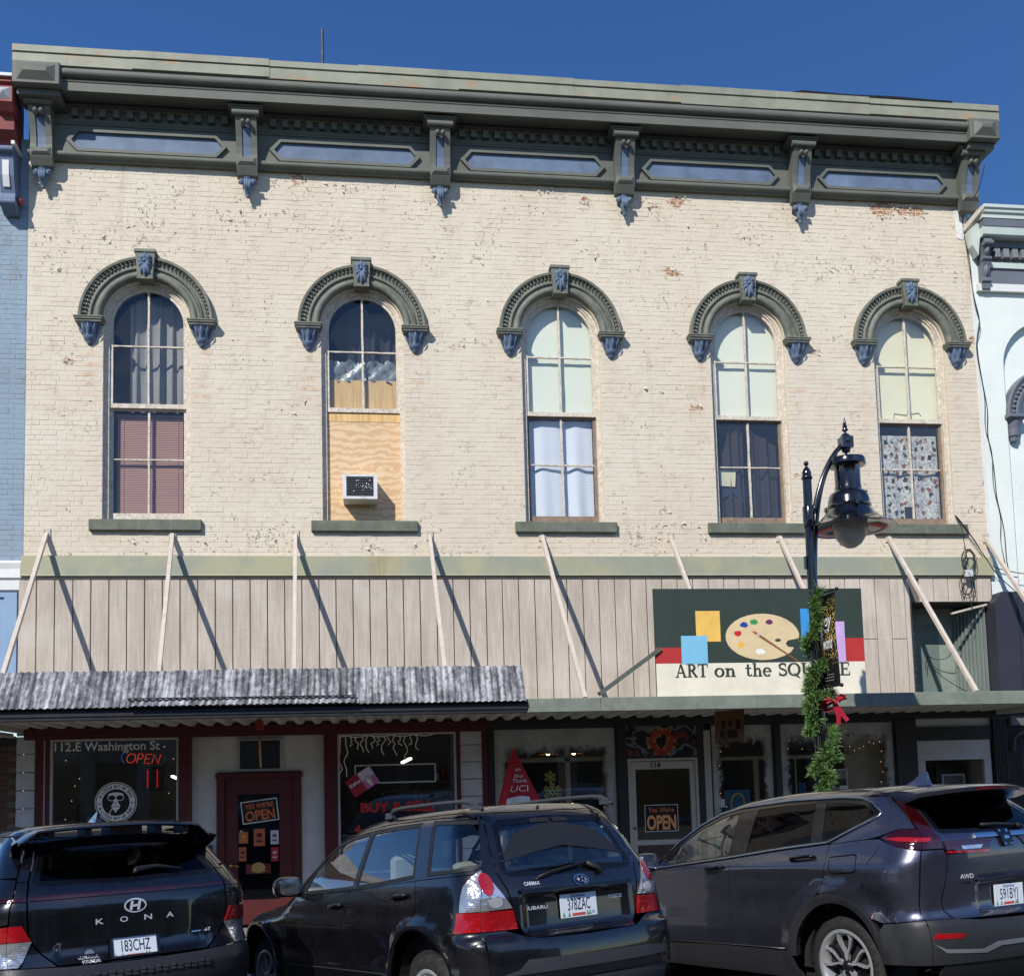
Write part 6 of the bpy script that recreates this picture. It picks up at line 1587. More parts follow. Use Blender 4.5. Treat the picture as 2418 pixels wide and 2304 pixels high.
        P = s.project(V, view); N = s.N(P)
        t = np.cross(P[Fc[:, 1]]-P[Fc[:, 0]], P[Fc[:, 2]]-P[Fc[:, 0]]); fl = np.einsum('ij,ij->i', t, N[Fc].mean(1)) < 0
        Fc[fl] = Fc[fl][:, ::-1]
        return P, N, Fc
    def panel(s, name, patches, mat, off=0.0, rim=.018, h=.045, gap=.003, parent=None, mirror=False, dome=None):
        VP, VN, FF = [], [], []
        for (view, poly, *ho) in patches:
            P, N, Fc = s.patch(view, poly, ho[0] if ho else (), h, gap)
            o = off(P) [:, None] if callable(off) else off
            b = sum(len(a) for a in VP); VP.append(P+N*o); VN.append(N); FF += [tuple(int(i)+b for i in t) for t in Fc]
        V = np.concatenate(VP); N = np.concatenate(VN)
        if rim:
            cnt = {}
            for t in FF:
                for i in range(3): e = (t[i], t[(i+1) % 3]); cnt[e] = 1
            bd = [e for e in cnt if (e[1], e[0]) not in cnt]
            ids = sorted(set(i for e in bd for i in e)); mp = {i: len(V)+k for k, i in enumerate(ids)}
            V = np.concatenate([V, V[ids]-N[ids]*rim]); N2 = N[ids]
            rf = [(e[1], e[0], mp[e[0]], mp[e[1]]) for e in bd]
        else: rf = []; N2 = N[:0]
        objs = []
        for sgn in ((1, -1) if mirror else (1,)):
            vv = V*np.array([1, sgn, 1]); fc = FF+rf
            if sgn < 0: fc = [tuple(reversed(t)) for t in fc]
            me = bpy.data.meshes.new(name); me.from_pydata(vv.tolist(), [], fc); me.materials.append(mat)
            nf = len(FF); sm = [True]*nf+[False]*(len(fc)-nf); me.polygons.foreach_set('use_smooth', sm)
            nn = N*np.array([1, sgn, 1]); ln = []
            for k, t in enumerate(fc):
                if k < nf: ln += [tuple(nn[i]) for i in t]
                else: ln += [(0, 0, 0)]*len(t)
            me.normals_split_custom_set(ln)
            o = bpy.data.objects.new(name, me); link(o, parent or s.root); objs.append(o)
        return objs
    def corner(s, z, dy=.10):
        """seam where side and tail panels meet, at height z"""
        z = np.atleast_1d(np.asarray(z, float)); y = s.W(z)*s.wx(np.full_like(z, .1))-dy
        P = s.project(np.stack([y, z], 1), 'rear'); return P
    def roofline(s, x, dz=.055):
        x = np.atleast_1d(np.asarray(x, float)); z = s.zt(x)-dz-s.sp.get('crown', .05)*.5
        P = s.project(np.stack([x, z], 1), 'side'); return P
    def pt(s, a, b, view, off=0.0):
        P = s.project([(a, b)], view); return Vector(P[0]+s.N(P)[0]*off), Vector(s.N(P)[0])
    def stick(s, name, pts, r, mat, view, off=0.0, n=6, parent=None, mirror=False):
        P = s.project(pts, view); N = s.N(P); Q = P+N*off; out = []
        for sg in ((1, -1) if mirror else (1,)):
            mb = MB(); mb.tube([tuple(q*np.array([1, sg, 1])) for q in Q], r, n); out.append(mb.build(name, mat, parent or s.root, True))
        return out
    def lettering(s, txt, at, size, mat, view='rear', off=.004, name='badge_lettering', parent=None, **kw):
        width = kw.pop('width', None); v, f = text_geo(txt, size, **kw)
        if width: xs = [p[0] for p in v]; k = width/(max(xs)-min(xs)); v = [(x*k, y) for x, y in v]
        sg = -1 if view == 'rear' else -1
        Q = [(at[0]+sg*x, at[1]+y) for x, y in v]; P = s.project(Q, view); P = P+s.N(P)*off
        return mesh_obj(name, P.tolist(), f, mat, parent or s.root)
    def flatpoly(s, name, pts, mat, view='rear', off=.004, parent=None):
        P = s.project(pts, view); P = P+s.N(P)*off
        return mesh_obj(name, P.tolist(), [tuple(range(len(pts)))], mat, parent or s.root)
    def plate(s, y, z, txt, w=.305, h=.152, top=None, tilt=0.0, frame=None):
        p, n = s.pt(y, z, 'rear', .012); n = Vector((n.x, n.y*.6, n.z)).normalized()
        xd = Vector((0, -1, 0)); xd = (xd-n*xd.dot(n)).normalized(); zd = n.cross(xd).normalized()
        if zd.z < 0: zd = -zd
        def quad(mb, x0, x1, z0, z1, o): mb.add([p+xd*a+zd*b+n*o for a, b in ((x0, z0), (x1, z0), (x1, z1), (x0, z1))], [(0, 1, 2, 3)])
        mb = MB(); c8 = [p+xd*a+zd*b+n*o for o in (0, .006) for a, b in ((-w/2, -h/2), (w/2, -h/2), (w/2, h/2), (-w/2, h/2))]
        mb.add(c8, [(3, 2, 1, 0), (4, 5, 6, 7), (0, 1, 5, 4), (1, 2, 6, 5), (2, 3, 7, 6), (3, 0, 4, 7)])
        pl = mb.build('number_plate', PLATE, s.root)
        if frame is not None:
            mb = MB()
            for a0, a1, b0, b1 in ((-w/2-.012, w/2+.012, h/2-.012, h/2+.012), (-w/2-.012, w/2+.012, -h/2-.012, -h/2+.018), (-w/2-.012, -w/2+.008, -h/2, h/2), (w/2-.008, w/2+.012, -h/2, h/2)):
                v = [p+xd*a+zd*b+n*o for o in (.0, .011) for a, b in ((a0, b0), (a1, b0), (a1, b1), (a0, b1))]; mb.add(v, [(4, 5, 6, 7), (0, 1, 5, 4), (1, 2, 6, 5), (2, 3, 7, 6), (3, 0, 4, 7)])
            mb.build('plate_frame', frame, pl)
        def tx(t_, at, sz, m, wd=None, **kw):
            v, f = text_geo(t_, sz, **kw)
            if wd: xs = [q[0] for q in v]; k = wd/(max(xs)-min(xs)); v = [(x*k, y_) for x, y_ in v]
            mesh_obj('plate_lettering', [p+xd*(at[0]+x)+zd*(at[1]+y_)+n*.0075 for x, y_ in v], f, m, pl)
        tx(txt, (0, -.03), .075, PLT_INK, .19, bold=-.0)
        if top: tx(top, (0, .052), .017, PLT_BLUE, .12, bold=.02)
        mb = MB(); quad(mb, -.06, .05, -h/2+.008, -h/2+.026, .0070); mb.build('plate_motif', M('plate_red', (200, 80, 70), .5), pl)
        for a in (-.13, -.085, .07, .09): mb = MB(); mb.add([p+xd*(a+u)+zd*(-h/2+.006+w_)+n*.0068 for u, w_ in ((-.012, 0), (.012, 0), (0, .035))], [(0, 1, 2)]); mb.build('plate_motif', M('plate_green', (110, 150, 110), .5), pl)
        return pl, p, xd, zd, n, tx
PLATE = M('plate_white', (222, 230, 236), .4, var=.04); PLT_INK = M('plate_ink', (24, 30, 48), .5, var=0); PLT_BLUE = M('plate_blue', (40, 80, 160), .5, var=0)
def paint(name, rgb, metal=.55, rough=.32, flake=.0):
    t = NT(name); c = srgb(*rgb)
    n = t.noise(900, 2, .5); col = t.mix(t.ramp(n, [(.35, 0.), (.75, 1.)]), tuple(v*.75 for v in c), tuple(min(1, v*1.35) for v in c))
    dirt = t.ramp(t.noise(3.5, 7, .7), [(.5, 0.), (.85, .05)])
    col = t.mix(dirt, col, srgb(120, 112, 104))
    rr = t.ramp(t.noise(6, 6, .7), [(.35, rough-.05), (.75, rough+.12)])
    t.principled(col, rr, metal, .5, 1.0, coat_rough=.035); return t.m
PLASTIC = M('car_black_plastic', (30, 31, 33), .55, var=.12, bump=.2, bs=220, dist=.001)
GLOSSB = M('car_gloss_black', (10, 10, 12), .22, var=.05, coat=.15)
RUB = M('tyre_rubber', (30, 30, 31), .8, var=.2, vs=12, bump=.3, bs=90, grime=.4, grime_col=(84, 78, 70), dist=.003)
CHR = M('chrome', (205, 208, 212), .12, 1.0, var=.05); BDG = M('badge_silver', (210, 212, 216), .35, .25, var=.03)
ALLOY = M('wheel_alloy', (186, 188, 190), .35, .55, var=.1, grime=.25, grime_col=(90, 84, 76))
ALLOYD = M('wheel_dark', (34, 35, 38), .35, .5, var=.1)
SEAT = M('seat_grey_cloth', (150, 150, 142), .9, var=.1); SEATD = M('seat_black_cloth', (30, 30, 33), .85, var=.1); TRIM = M('cabin_dark', (34, 34, 36), .8)
CGL = glass('car_glass_clear', (.80, .86, .84), 1.5, 0.0); CGD = glass('car_glass_privacy', (.05, .055, .065), .32, 0.0); CGM = glass('car_glass_rear_tint', (.16, .17, .18), 1.1, 0.0)
def lens(name, rgb, rough=.12, metal=.2):
    t = NT(name); c = srgb(*rgb)
    v = t.n('ShaderNodeTexWave', bands_direction='Z'); t.link(t.pos, v.inputs['Vector']); v.inputs['Scale'].default_value = 22; v.inputs['Distortion'].default_value = .6
    lo = t.noise(9, 3, .5)
    col = t.mix(t.math('MULTIPLY_ADD', t.math('MULTIPLY', v.outputs['Fac'], .35), 1.0, t.math('MULTIPLY', lo, .65)), tuple(x*.35 for x in c), tuple(min(1, x*1.15) for x in c))
    t.principled(col, rough, metal, .6, 1.0, t.bump(lo, .5, .03), .02); return t.m
LRED = lens('lamp_red_lens', (186, 22, 30)); LDRED = lens('lamp_dark_red_lens', (58, 6, 10)); LCLR = lens('lamp_clear_lens', (226, 228, 232), .16, .75)
def wheel(car, x, y, R, style, name='wheel', w=.20):
    for sg in (1, -1):
        t = bpy.data.objects.new(name, None); link(t, car.root); t.location = (x, sg*y, R); t.rotation_euler = (0, 0, 0 if sg > 0 else PI)
        rr_ = R*.655 if style == 'seven' else R*.70
        mb = MB(); prof = [(rr_-.01, -.03), (rr_+.012, .0), (rr_+.03, .004), (R-.055, .006), (R-.02, -.008), (R-.004, -.03), (R, -.05), (R, -w+.05), (R-.01, -w+.02), (R-.05, -w), (rr_, -w)]
        mb.lathe([(a, b) for a, b in prof], (0, 0, 0), 56, 'y'); auto_smooth(mb.build('tyre', RUB, t), 40)
        mb = MB()
        for yy in (-.045, -.075, -.105, -.135):
            for k in range(64):
                a = 2*PI*k/64; b = a+.055
                mb.add([(q*math.cos(c_), yy+o, q*math.sin(c_)) for c_, o in ((a, 0), (b, -.006), (b, -.024), (a, -.018)) for q in (R+.004,)], [(0, 1, 2, 3)])
        tag(mb.build('tread', RUB, t), kind='stuff')
        mb = MB(); mb.lathe([(rr_+.014, .004), (rr_+.005, .008), (rr_-.012, .004), (rr_-.02, -.012), (rr_-.035, -.03), (rr_-.04, -.13), (rr_*.9, -.14)], (0, 0, 0), 48, 'y'); auto_smooth(mb.build('rim', ALLOY, t), 40)
        mb = MB(); mb.lathe([(0, -.10), (rr_*.72, -.10), (rr_*.72, -.115), (0, -.115)], (0, 0, 0), 32, 'y'); mb.build('brake_disc', M('brake_steel', (120, 118, 114), .4, .8, grime=.4), t)
        mb = MB(); mb.lathe([(0, -.14), (rr_*.95, -.14)], (0, 0, 0), 24, 'y'); mb.build('wheel_back', TRIM, t)
        ns = 7 if style == 'seven' else 5
        for k in range(ns):
            a0 = 2*PI*k/ns+.3
            def pr(r0, da, yy): return (r0*math.cos(a0+da), yy, r0*math.sin(a0+da))
            def spoke(seq, m, nm='spoke', th=.03):
                mb = MB(); P = []
                for r0, da, hw, yy in seq:
                    P.append([pr(r0, da-hw, yy-th), pr(r0, da-hw*.85, yy), pr(r0, da+hw*.85, yy), pr(r0, da+hw, yy-th)])
                mb.grid(P); auto_smooth(mb.build(nm, m, t), 30)
            if style == 'seven':
                spoke([(.045, 0, .42, -.012), (rr_*.35, 0, .20, -.016), (rr_*.7, 0, .125, -.016), (rr_-.012, 0, .115, -.006)], ALLOY)
            else:
                for sd in (-1, 1):
                    spoke([(.04, 0, .30, -.012), (rr_*.36, sd*.13, .10, -.018), (rr_*.62, sd*.30, .07, -.014), (rr_*.80, sd*.30, .065, -.010), (rr_-.012, sd*.21, .055, -.004)], ALLOY)
                    spoke([(rr_*.36, sd*.20, .10, -.028), (rr_*.62, sd*.40, .07, -.026), (rr_-.02, sd*.34, .09, -.022)], ALLOYD, 'spoke_inlay')
        mb = MB(); mb.lathe([(0, .006), (.028, .004), (.034, -.004), (.05, -.02)], (0, 0, 0), 20, 'y'); mb.build('hub_cap', ALLOY if style == 'seven' else ALLOYD, t, True)
        mb = MB()
        for k in range(5): a = 2*PI*k/5; mb.lathe([(0, .0), (.009, -.002), (.009, -.02)], (.052*math.cos(a), -.008, .052*math.sin(a)), 8, 'y')
        mb.build('wheel_nuts', ALLOYD, t)
def seat(car, x, y, zb, m, wide=.48, H=.62, head=True):
    o = bpy.data.objects.new('seat', None); link(o, car.root); o.location = (x, y, zb)
    def pad(nm, pts, w, r=.05):        # side outline (x,z) swept across y with rounded edges
        mb = MB(); rows = []
        c = np.mean(np.array(pts), 0)
        for yy, k in ((-w/2, .82), (-w/2+.03, .95), (-w/2+.09, 1), (w/2-.09, 1), (w/2-.03, .95), (w/2, .82)):
            rows.append([(c[0]+(p[0]-c[0])*k, yy, c[1]+(p[1]-c[1])*k) for p in pts+[pts[0]]])
        mb.grid(rows); n = len(pts); mb.add([r_ for r_ in rows[0][:-1]], [tuple(range(n))]); mb.add([r_ for r_ in rows[-1][:-1]], [tuple(range(n-1, -1, -1))])
        return auto_smooth(mb.build(nm, m, o), 60)
    pad('cushion', [(0, .0), (.5, .06), (.54, .14), (.48, .18), (.05, .12)], wide)
    pad('backrest', [(-.02, .05), (-.20, H), (-.24, H+.02), (-.30, H), (-.14, .05)], wide)
    if head: pad('headrest', [(-.20, H+.05), (-.215, H+.24), (-.26, H+.26), (-.31, H+.23), (-.30, H+.05)], .26)
def mirror_shell(car, x, z, y, mat, gm):
    for sg in (1, -1):
        o = bpy.data.objects.new('wing_mirror', None); link(o, car.root)
        mb = MB(); rows = []
        for u, k in ((0, .80), (.02, .95), (.07, 1), (.14, .85), (.19, .5), (.205, .12)):
            row = []
            for i in range(17):
                a = 2*PI*i/16; ca, sa = math.cos(a), math.sin(a)
                sx = math.copysign(abs(ca)**.6, ca); sz = math.copysign(abs(sa)**.6, sa)
                row.append((x+u, sg*(y+.115+.115*k*sx), z+.085*k*sz))
            rows.append(row)
        mb.grid(rows); mb.build('shell', mat, o, True)
        mb = MB(); mb.add([(x+.008, sg*(y+.115+.10*math.copysign(abs(math.cos(2*PI*i/24))**.6, math.cos(2*PI*i/24))), z+.072*math.copysign(abs(math.sin(2*PI*i/24))**.6, math.sin(2*PI*i/24))) for i in range(24)], [tuple(range(24))]); mb.build('mirror_glass', gm, o)
        mb = MB(); mb.bar((x+.09, sg*(y-.06), z-.06), (x+.09, sg*(y+.06), z-.05), .07, .05); mb.build('stalk', PLASTIC, o)
def handle(car, xa, za, xb, zb, mat, mirror=True):
    for sg in (1, -1):
        P = car.project([(xa, za), ((xa+xb)/2, (za+zb)/2), (xb, zb)], 'side'); N = car.N(P)
        o = .006; mb = MB(); pts = [P[0]+N[0]*.002, P[0]*.8+P[1]*.2+N[0]*.03, P[1]+N[1]*.036, P[1]*.2+P[2]*.8+N[2]*.03, P[2]+N[2]*.002]
        mb.tube([tuple(np.array(p)*np.array([1, sg, 1])) for p in pts], [.012, .014, .014, .014, .012], 8); h_ = mb.build('door_handle', mat, car.root, True)
def handle_cup(car, xc, zc, mat):
    car.panel('handle_cup', [('side', arc(xc, zc, .07, 0, 360, 20, .042)[:-1])], mat, -.004, rim=0, gap=0, mirror=True)
def shield(car, h=.07):
    """dark under-body: floor pan and wheel housings"""
    sp = car.sp; L = sp['L']
    mb = MB(); mb.box(.25, L-.3, -.70, .70, .24, .30); mb.build('floor_pan', TRIM, car.root)
    for x in sp['axles']:
        for sg in (1, -1):
            mb = MB(); mb.lathe([(.40, -.32), (.41, .0)], (x, sg*.80 if sg > 0 else -.48, .36), 20, 'y', 0, PI); mb.box(x-.4, x+.4, sg*.40-.01, sg*.40+.01, .2, .78); mb.build('wheel_housing', TRIM, car.root)
def arch_poly(cx, cz, r, z0, n=18):
    a0 = math.asin(max(-1, min(1, (z0-cz)/r)))
    return [(cx+r*math.cos(a0+(PI-2*a0)*i/n), cz+r*math.sin(a0+(PI-2*a0)*i/n)) for i in range(n+1)]      # front to rear, over the top
# ------------------------------------------------------------------ car 1: older dark estate with roof rails, centre
def pose(name, label, X, Y, psi, z0, pit, dy=0.0):
    X -= -math.cos(math.radians(psi))*-dy; h = math.radians(psi)
    hv = Vector((math.sin(h), math.cos(h), 0)); l = Vector((-math.cos(h), math.sin(h), 0))
    p = math.radians(pit); f = hv*math.cos(p)-Vector((0, 0, 1))*math.sin(p); u = f.cross(l)
    o = bpy.data.objects.new(name, None); link(o); tag(o, label, 'car', 'cars parked at an angle along the kerb')
    m = Matrix.Identity(4); loc = Vector((X, Y, z0))+l*dy
    for i in range(3): m[i][0], m[i][1], m[i][2], m[i][3] = f[i], l[i], u[i], loc[i]
    o.matrix_world = m; return o
def build_forester():
    root = pose('parked_car', 'dark charcoal older estate car with roof rails and clear tail lamps in the middle', 1.30, -7.905, -28, .05, 4, -.05)
    ARC = (.74, .40, .415); ARF = (3.52, .38, .40)
    def sidef(x, z):
        b = .014*bump_fn(z, .80, .10)-.012*bump_fn(z, .60, .12)
        fl = .022*np.clip(1-np.abs(np.hypot(x-ARC[0], z-ARC[1])-ARC[2]-.02)/.07, 0, 1)+.022*np.clip(1-np.abs(np.hypot(x-ARF[0], z-ARF[1])-ARF[2]-.02)/.07, 0, 1)
        return b+fl*(z > .3)
    def rearf(ay, z):         # recess round the number plate
        return .03*np.clip((.46-ay)/.05, 0, 1)*np.clip((z-.755)/.03, 0, 1)*np.clip((1.005-z)/.02, 0, 1)
    c = Car(root, dict(L=4.45, axles=(.74, 3.52), W=[(.15, .74), (.25, .80), (.45, .845), (.70, .862), (.90, .852), (1.05, .822), (1.30, .735), (1.50, .655), (1.62, .60)],
        rear=[(.15, .20), (.30, .06), (.45, .0), (.60, -.01), (.70, .0), (.735, .015), (.76, .06), (.80, .075), (1.00, .085), (1.10, .12), (1.30, .235), (1.50, .36), (1.62, .44)],
        front=[(.15, 4.20), (.3, 4.42), (.55, 4.45), (.75, 4.38), (.85, 4.25), (1.0, 4.0), (1.6, 3.8)],
        top=[(0, 1.56), (.3, 1.585), (.8, 1.61), (1.4, 1.605), (1.9, 1.565), (2.25, 1.47), (2.6, 1.27), (2.95, 1.045), (3.1, .985), (3.6, .92), (4.1, .82), (4.45, .70)],
        plan=[(0, .985), (.6, 1), (3.2, 1), (4.0, .96), (4.45, .86)], side=sidef, rearf=rearf, rc=.11, k_top=.12, k_rear=.16, crown=.045))
    PNT = paint('charcoal_car_paint', (20, 20, 25), .3, .28)
    belt = pchip([.0, .85, 1.7, 2.65, 2.9], [1.165, 1.125, 1.065, 1.015, 1.0])
    Zs = lambda a, b, n: list(np.linspace(a, b, n))
    seam = lambda z0, z1, n=8: [(p[0], p[2]) for p in c.corner(Zs(z0, z1, n))]
    # --- side panels
    a_r = arch_poly(*ARC, .30); a_f = arch_poly(*ARF, .30)
    dl = [(1.80, float(belt(1.80))), (1.86, .80), (1.875, .62), (1.865, .40), (1.82, .30)]       # front/rear door gap
    rl = [(.845, float(belt(.845))), (.80, 1.02), (.775, .93), (.86, .85), (1.01, .77)]          # rear edge of rear door
    bl = lambda x0, x1, n=8: [(x, float(belt(x))) for x in np.linspace(x0, x1, n)]
    arc_after = [p for p in a_r if p[0] > 1.0 and p[1] < .76]        # from the arch front, upwards
    c.panel('front_door', [('side', dl[::-1]+bl(1.80, 2.86)[1:]+[(2.90, .8), (2.90, .5), (2.86, .30)])], PNT, mirror=True)
    c.panel('rear_door', [('side', rl+[(p[0], p[1]) for p in arc_after[::-1]]+[(1.16, .30)]+dl[::-1][:-1]+bl(1.80, .845)[:-1])], PNT, mirror=True)
    arch_back = [p for p in a_r if not (p[0] > 1.0 and p[1] < .76)]   # over the top towards the tail
    lampz = [(.80, .80)]
    qp = rl[::-1][:-1]                                                # from arch up to belt
    c.panel('rear_quarter', [('side', [(1.01, .77)]+[p for p in rl[::-1][1:]]+bl(.845, .16)[1:]+[(.12, 1.17)]+seam(1.16, .46)+[p for p in arch_back[::-1] if p[1] > .46])], PNT, mirror=True)
    c.panel('front_wing', [('side', [(2.86, .30), (2.90, .5), (2.90, .8), (2.86, float(belt(2.86))), (3.2, .93), (3.7, .84), (4.1, .76), (4.18, .60)]+[p for p in a_f if p[1] > .58 or p[0] < 3.4])], PNT, mirror=True)
    c.panel('sill', [('side', [(1.16, .295), (2.90, .295), (3.11, .295), (3.11, .20), (1.16, .20)])], PLASTIC, .004, mirror=True)
    # --- glass house
    rf = lambda x: c.roofline(x)
    rx = [2.62, 2.4, 2.2, 2.0, 1.8, 1.6, 1.4, 1.2, 1.0, .8, .6, .45, .36]
    RL = [(p[0], p[2]) for p in rf(rx)]
    top_at = lambda x, d: float(np.interp(x, [p[0] for p in RL][::-1], [p[1] for p in RL][::-1]))-d
    w1 = [(2.60, 1.045), (2.42, 1.30), (2.22, 1.405), (2.0, 1.45), (1.70, 1.475), (1.745, float(belt(1.745))+.02), (2.2, float(belt(2.2))+.02)]
    w2 = [(1.66, 1.478), (1.3, 1.495), (.98, 1.502), (.88, float(belt(.88))+.03), (1.3, float(belt(1.3))+.02), (1.70, float(belt(1.7))+.02)]
    w3 = [(.80, 1.505), (.45, 1.495), (.33, 1.48), (.235, 1.30), (.22, 1.23), (.26, 1.19), (.40, 1.18), (.69, 1.165)]
    for w in (w1, w2, w3):
        c.panel('side_window', [('side', c.inset(w, .012))], CGL if w is not w3 else CGL, -.006, rim=0, h=.06, mirror=True)
        c.panel('window_seal', [('side', c.inset(w, -.010), [c.inset(w, .014)])], PLASTIC, -.001, rim=.01, gap=0, h=.05, mirror=True)
    outer = [(2.88, float(belt(2.88)))]+bl(2.80, .16, 12)+[(.12, 1.18)]+[(p[0], p[2]) for p in c.corner(Zs(1.2, 1.52, 6))]+RL[::-1][1:]+[(2.72, float(c.zt(2.72))-.075)]
    c.panel('window_surround', [('side', outer, [c.inset(w, -.011) for w in (w1, w2, w3)])], PNT, 0, gap=.003, mirror=True)
    # roof with seam matched to the side
    side_y = [(p[0], p[1]) for p in rf(rx)]
    tail = [(float(p[0]), float(p[1])) for p in c.project([(y, 1.545) for y in (.5, .25, 0, -.25, -.5)], 'rear')[:, :2]]
    wsl = [(2.32, .56), (2.42, .3), (2.45, 0), (2.42, -.3), (2.32, -.56)]
    rr_ = [p for p in side_y if p[0] < 2.25]
    c.panel('roof', [('top', wsl[::1]+[(x, -y) for x, y in rr_]+tail[::-1]+rr_[::-1])], PNT, h=.07)
    c.panel('windscreen', [('top', [(2.34, .54), (2.44, .3), (2.47, 0), (2.44, -.3), (2.34, -.54), (2.86, -.70), (3.02, -.35), (3.06, 0), (3.02, .35), (2.86, .70)])], CGL, -.004, rim=0, h=.08)
    c.panel('bonnet', [('top', [(3.0, .66), (3.08, .3), (3.1, 0), (3.08, -.3), (3.0, -.66), (4.05, -.62), (4.22, -.3), (4.25, 0), (4.22, .3), (4.05, .62)])], PNT, h=.08)
    c.panel('front_bumper', [('front', [(-.72, .25), (.72, .25), (.74, .7), (.6, .80), (-.6, .80), (-.74, .7)])], PNT, h=.08)
    # roof rails
    for sg in (1, -1):
        mb = MB(); yy = .56
        zt_ = lambda x: float(c.zt(x))-.02
        mb.tube([(1.62, sg*yy, zt_(1.62)+.0), (1.52, sg*yy, zt_(1.5)+.045), (1.40, sg*yy, zt_(1.4)+.055), (.9, sg*yy, zt_(.9)+.05), (.55, sg*yy, zt_(.55)+.05), (.44, sg*yy, zt_(.45)+.04), (.33, sg*yy, zt_(.33)-.0)], [.014, .02, .015, .014, .015, .02, .014], 8); rl_ = mb.build('roof_rail', M('rail_grey', (52, 54, 58), .4), root, True)
        for xa in (1.58, .40):
            mb = MB(); mb.prism_x([(sg*yy-.02, 0), (sg*yy+.02, 0), (sg*yy+.014, .045), (sg*yy-.014, .045)], xa-.05, xa+.05); mb.v = [(p[0], p[1], p[2]+zt_(xa)-.005) for p in mb.v]
            mb.build('rail_foot', M('rail_grey', (52, 54, 58), .4), rl_)
    # --- tail
    hz = [1.545, 1.45, 1.30, 1.15, 1.05, .95, .85, .78, .735]
    hy = [.50, .525, .565, .58, .545, .525, .505, .47, .42]
    hatch = [(y, z) for y, z in zip(hy, hz)]+[(-y, z) for y, z in list(zip(hy, hz))[::-1]]
    gl = [(.41, 1.49), (.0, 1.505), (-.41, 1.49), (-.47, 1.46), (-.545, 1.16), (-.50, 1.125), (0, 1.115), (.50, 1.125), (.545, 1.16), (.47, 1.46)]
    ha = c.panel('tailgate', [('rear', hatch, [gl])], PNT, .0)[0]
    c.panel('tailgate_glass', [('rear', gl)], CGL, -.006, rim=0, parent=ha)
    c.panel('glass_border', [('rear', c.inset(gl, -.001), [c.inset(gl, .035)])], GLOSSB, -.003, rim=0, gap=0, parent=ha)
    top = [(y, z) for y, z in ((.50, 1.548), (-.50, 1.548))]
    # pillars beside the tailgate
    cy = lambda z0, z1, n=9: [(p[1], p[2]) for p in c.corner(Zs(z0, z1, n))]
    pill = [(y+.004, z) for y, z in zip(hy[:6], hz[:6])]+[(.531, .932), (.60, 1.04), (.645, 1.12), (.685, 1.175)]+cy(1.175, 1.52)
    c.panel('rear_pillar', [('rear', pill)], PNT, mirror=True)
    # tail lamps: clear upper housing, red lower band, wrapping the corner
    lin = [(.685, 1.175), (.645, 1.12), (.60, 1.04), (.53, .93)]; cl = cy(.925, 1.17, 6)
    sd = [(p[0], p[2]) for p in c.corner(Zs(.925, 1.165, 6))]
    c.panel('tail_lamp', [('rear', lin[::-1]+cl[::-1]), ('side', sd+[(sd[-1][0]+.012, 1.165), (sd[-1][0]+.05, 1.08), (sd[0][0]+.10, .925)])], LCLR, .012, gap=.001, h=.03, mirror=True)
    cl2 = cy(.80, .922, 4); sd2 = [(p[0], p[2]) for p in c.corner(Zs(.80, .922, 4))]
    c.panel('tail_lamp', [('rear', [(.506, .80), (.527, .922)]+cl2[::-1]), ('side', sd2+[(sd2[-1][0]+.12, .922), (sd2[0][0]+.13, .80)])], LRED, .013, gap=.001, h=.03, mirror=True)
    c.panel('stop_lamp', [('rear', arc(.675, 1.085, .04, 0, 360, 20, .07)[:-1])], LRED, .016, gap=0, rim=.004, h=.025, mirror=True)
    c.panel('indicator_lamp', [('rear', arc(.64, .972, .045, 0, 360, 20, .032)[:-1])], M('lamp_silver_bowl', (220, 222, 224), .12, .6), .015, gap=0, rim=.004, h=.025, mirror=True)
    # bumper
    bt = [(.60, .795), (.48, .745), (.40, .73), (0, .722), (-.40, .73), (-.48, .745), (-.60, .795)]
    bs_ = cy(.46, .795, 7)
    bump_rear = bt+[(-p[0], p[1]) for p in bs_[::-1]]+[(-.55, .47), (0, .47), (.55, .47)]+bs_
    bsd = [(p[0], p[2]) for p in c.corner(Zs(.46, .795, 7))]
    c.panel('rear_bumper', [('rear', bump_rear), ('side', bsd+[(.30, .795), (.36, .62), (.335, .46)])], PNT, .012, gap=.001)
    c.panel('rear_bumper_end', [('side', bsd+[(.30, .795), (.36, .62), (.335, .46)])], PNT, .013, gap=.001, mirror=True)
    c.panel('lower_bumper', [('rear', [(.58, .468), (.0, .466), (-.58, .468), (-.70, .46), (-.70, .30), (-.4, .24), (.4, .24), (.70, .30), (.70, .46)])], M('bumper_grey_plastic', (58, 60, 64), .55, var=.15), .006)
    bsl = [(.60, .60), (.52, .66), (-.52, .66), (-.60, .60), (-.70, .575), (-.72, .54), (.72, .54), (.70, .575)]
    c.panel('bumper_pad', [('rear', [(.56, .56), (.50, .615), (-.50, .60), (-.68, .585), (-.70, .53), (.70, .53)])], M('bumper_grey_plastic', (58, 60, 64), .55, var=.15), .018, gap=0)
    # plate, badges, wiper
    pl, p, xd, zd, n, tx = c.plate(.0, .905, '378ZAC', top='INDIANA')
    tx('16', (.115, -.062), .02, PLT_INK); 
    c.flatpoly('badge', arc(-.04, 1.065, .062, 0, 360, 28, .036)[:-1], CHR, off=.006); c.flatpoly('badge', arc(-.04, 1.065, .055, 0, 360, 28, .030)[:-1], M('badge_navy', (20, 26, 52), .3), off=.0075)
    def star(y, z, s): return [(y+(s if k % 2 == 0 else s*.28)*math.cos(PI*k/4), z+(s if k % 2 == 0 else s*.28)*math.sin(PI*k/4)) for k in range(8)]
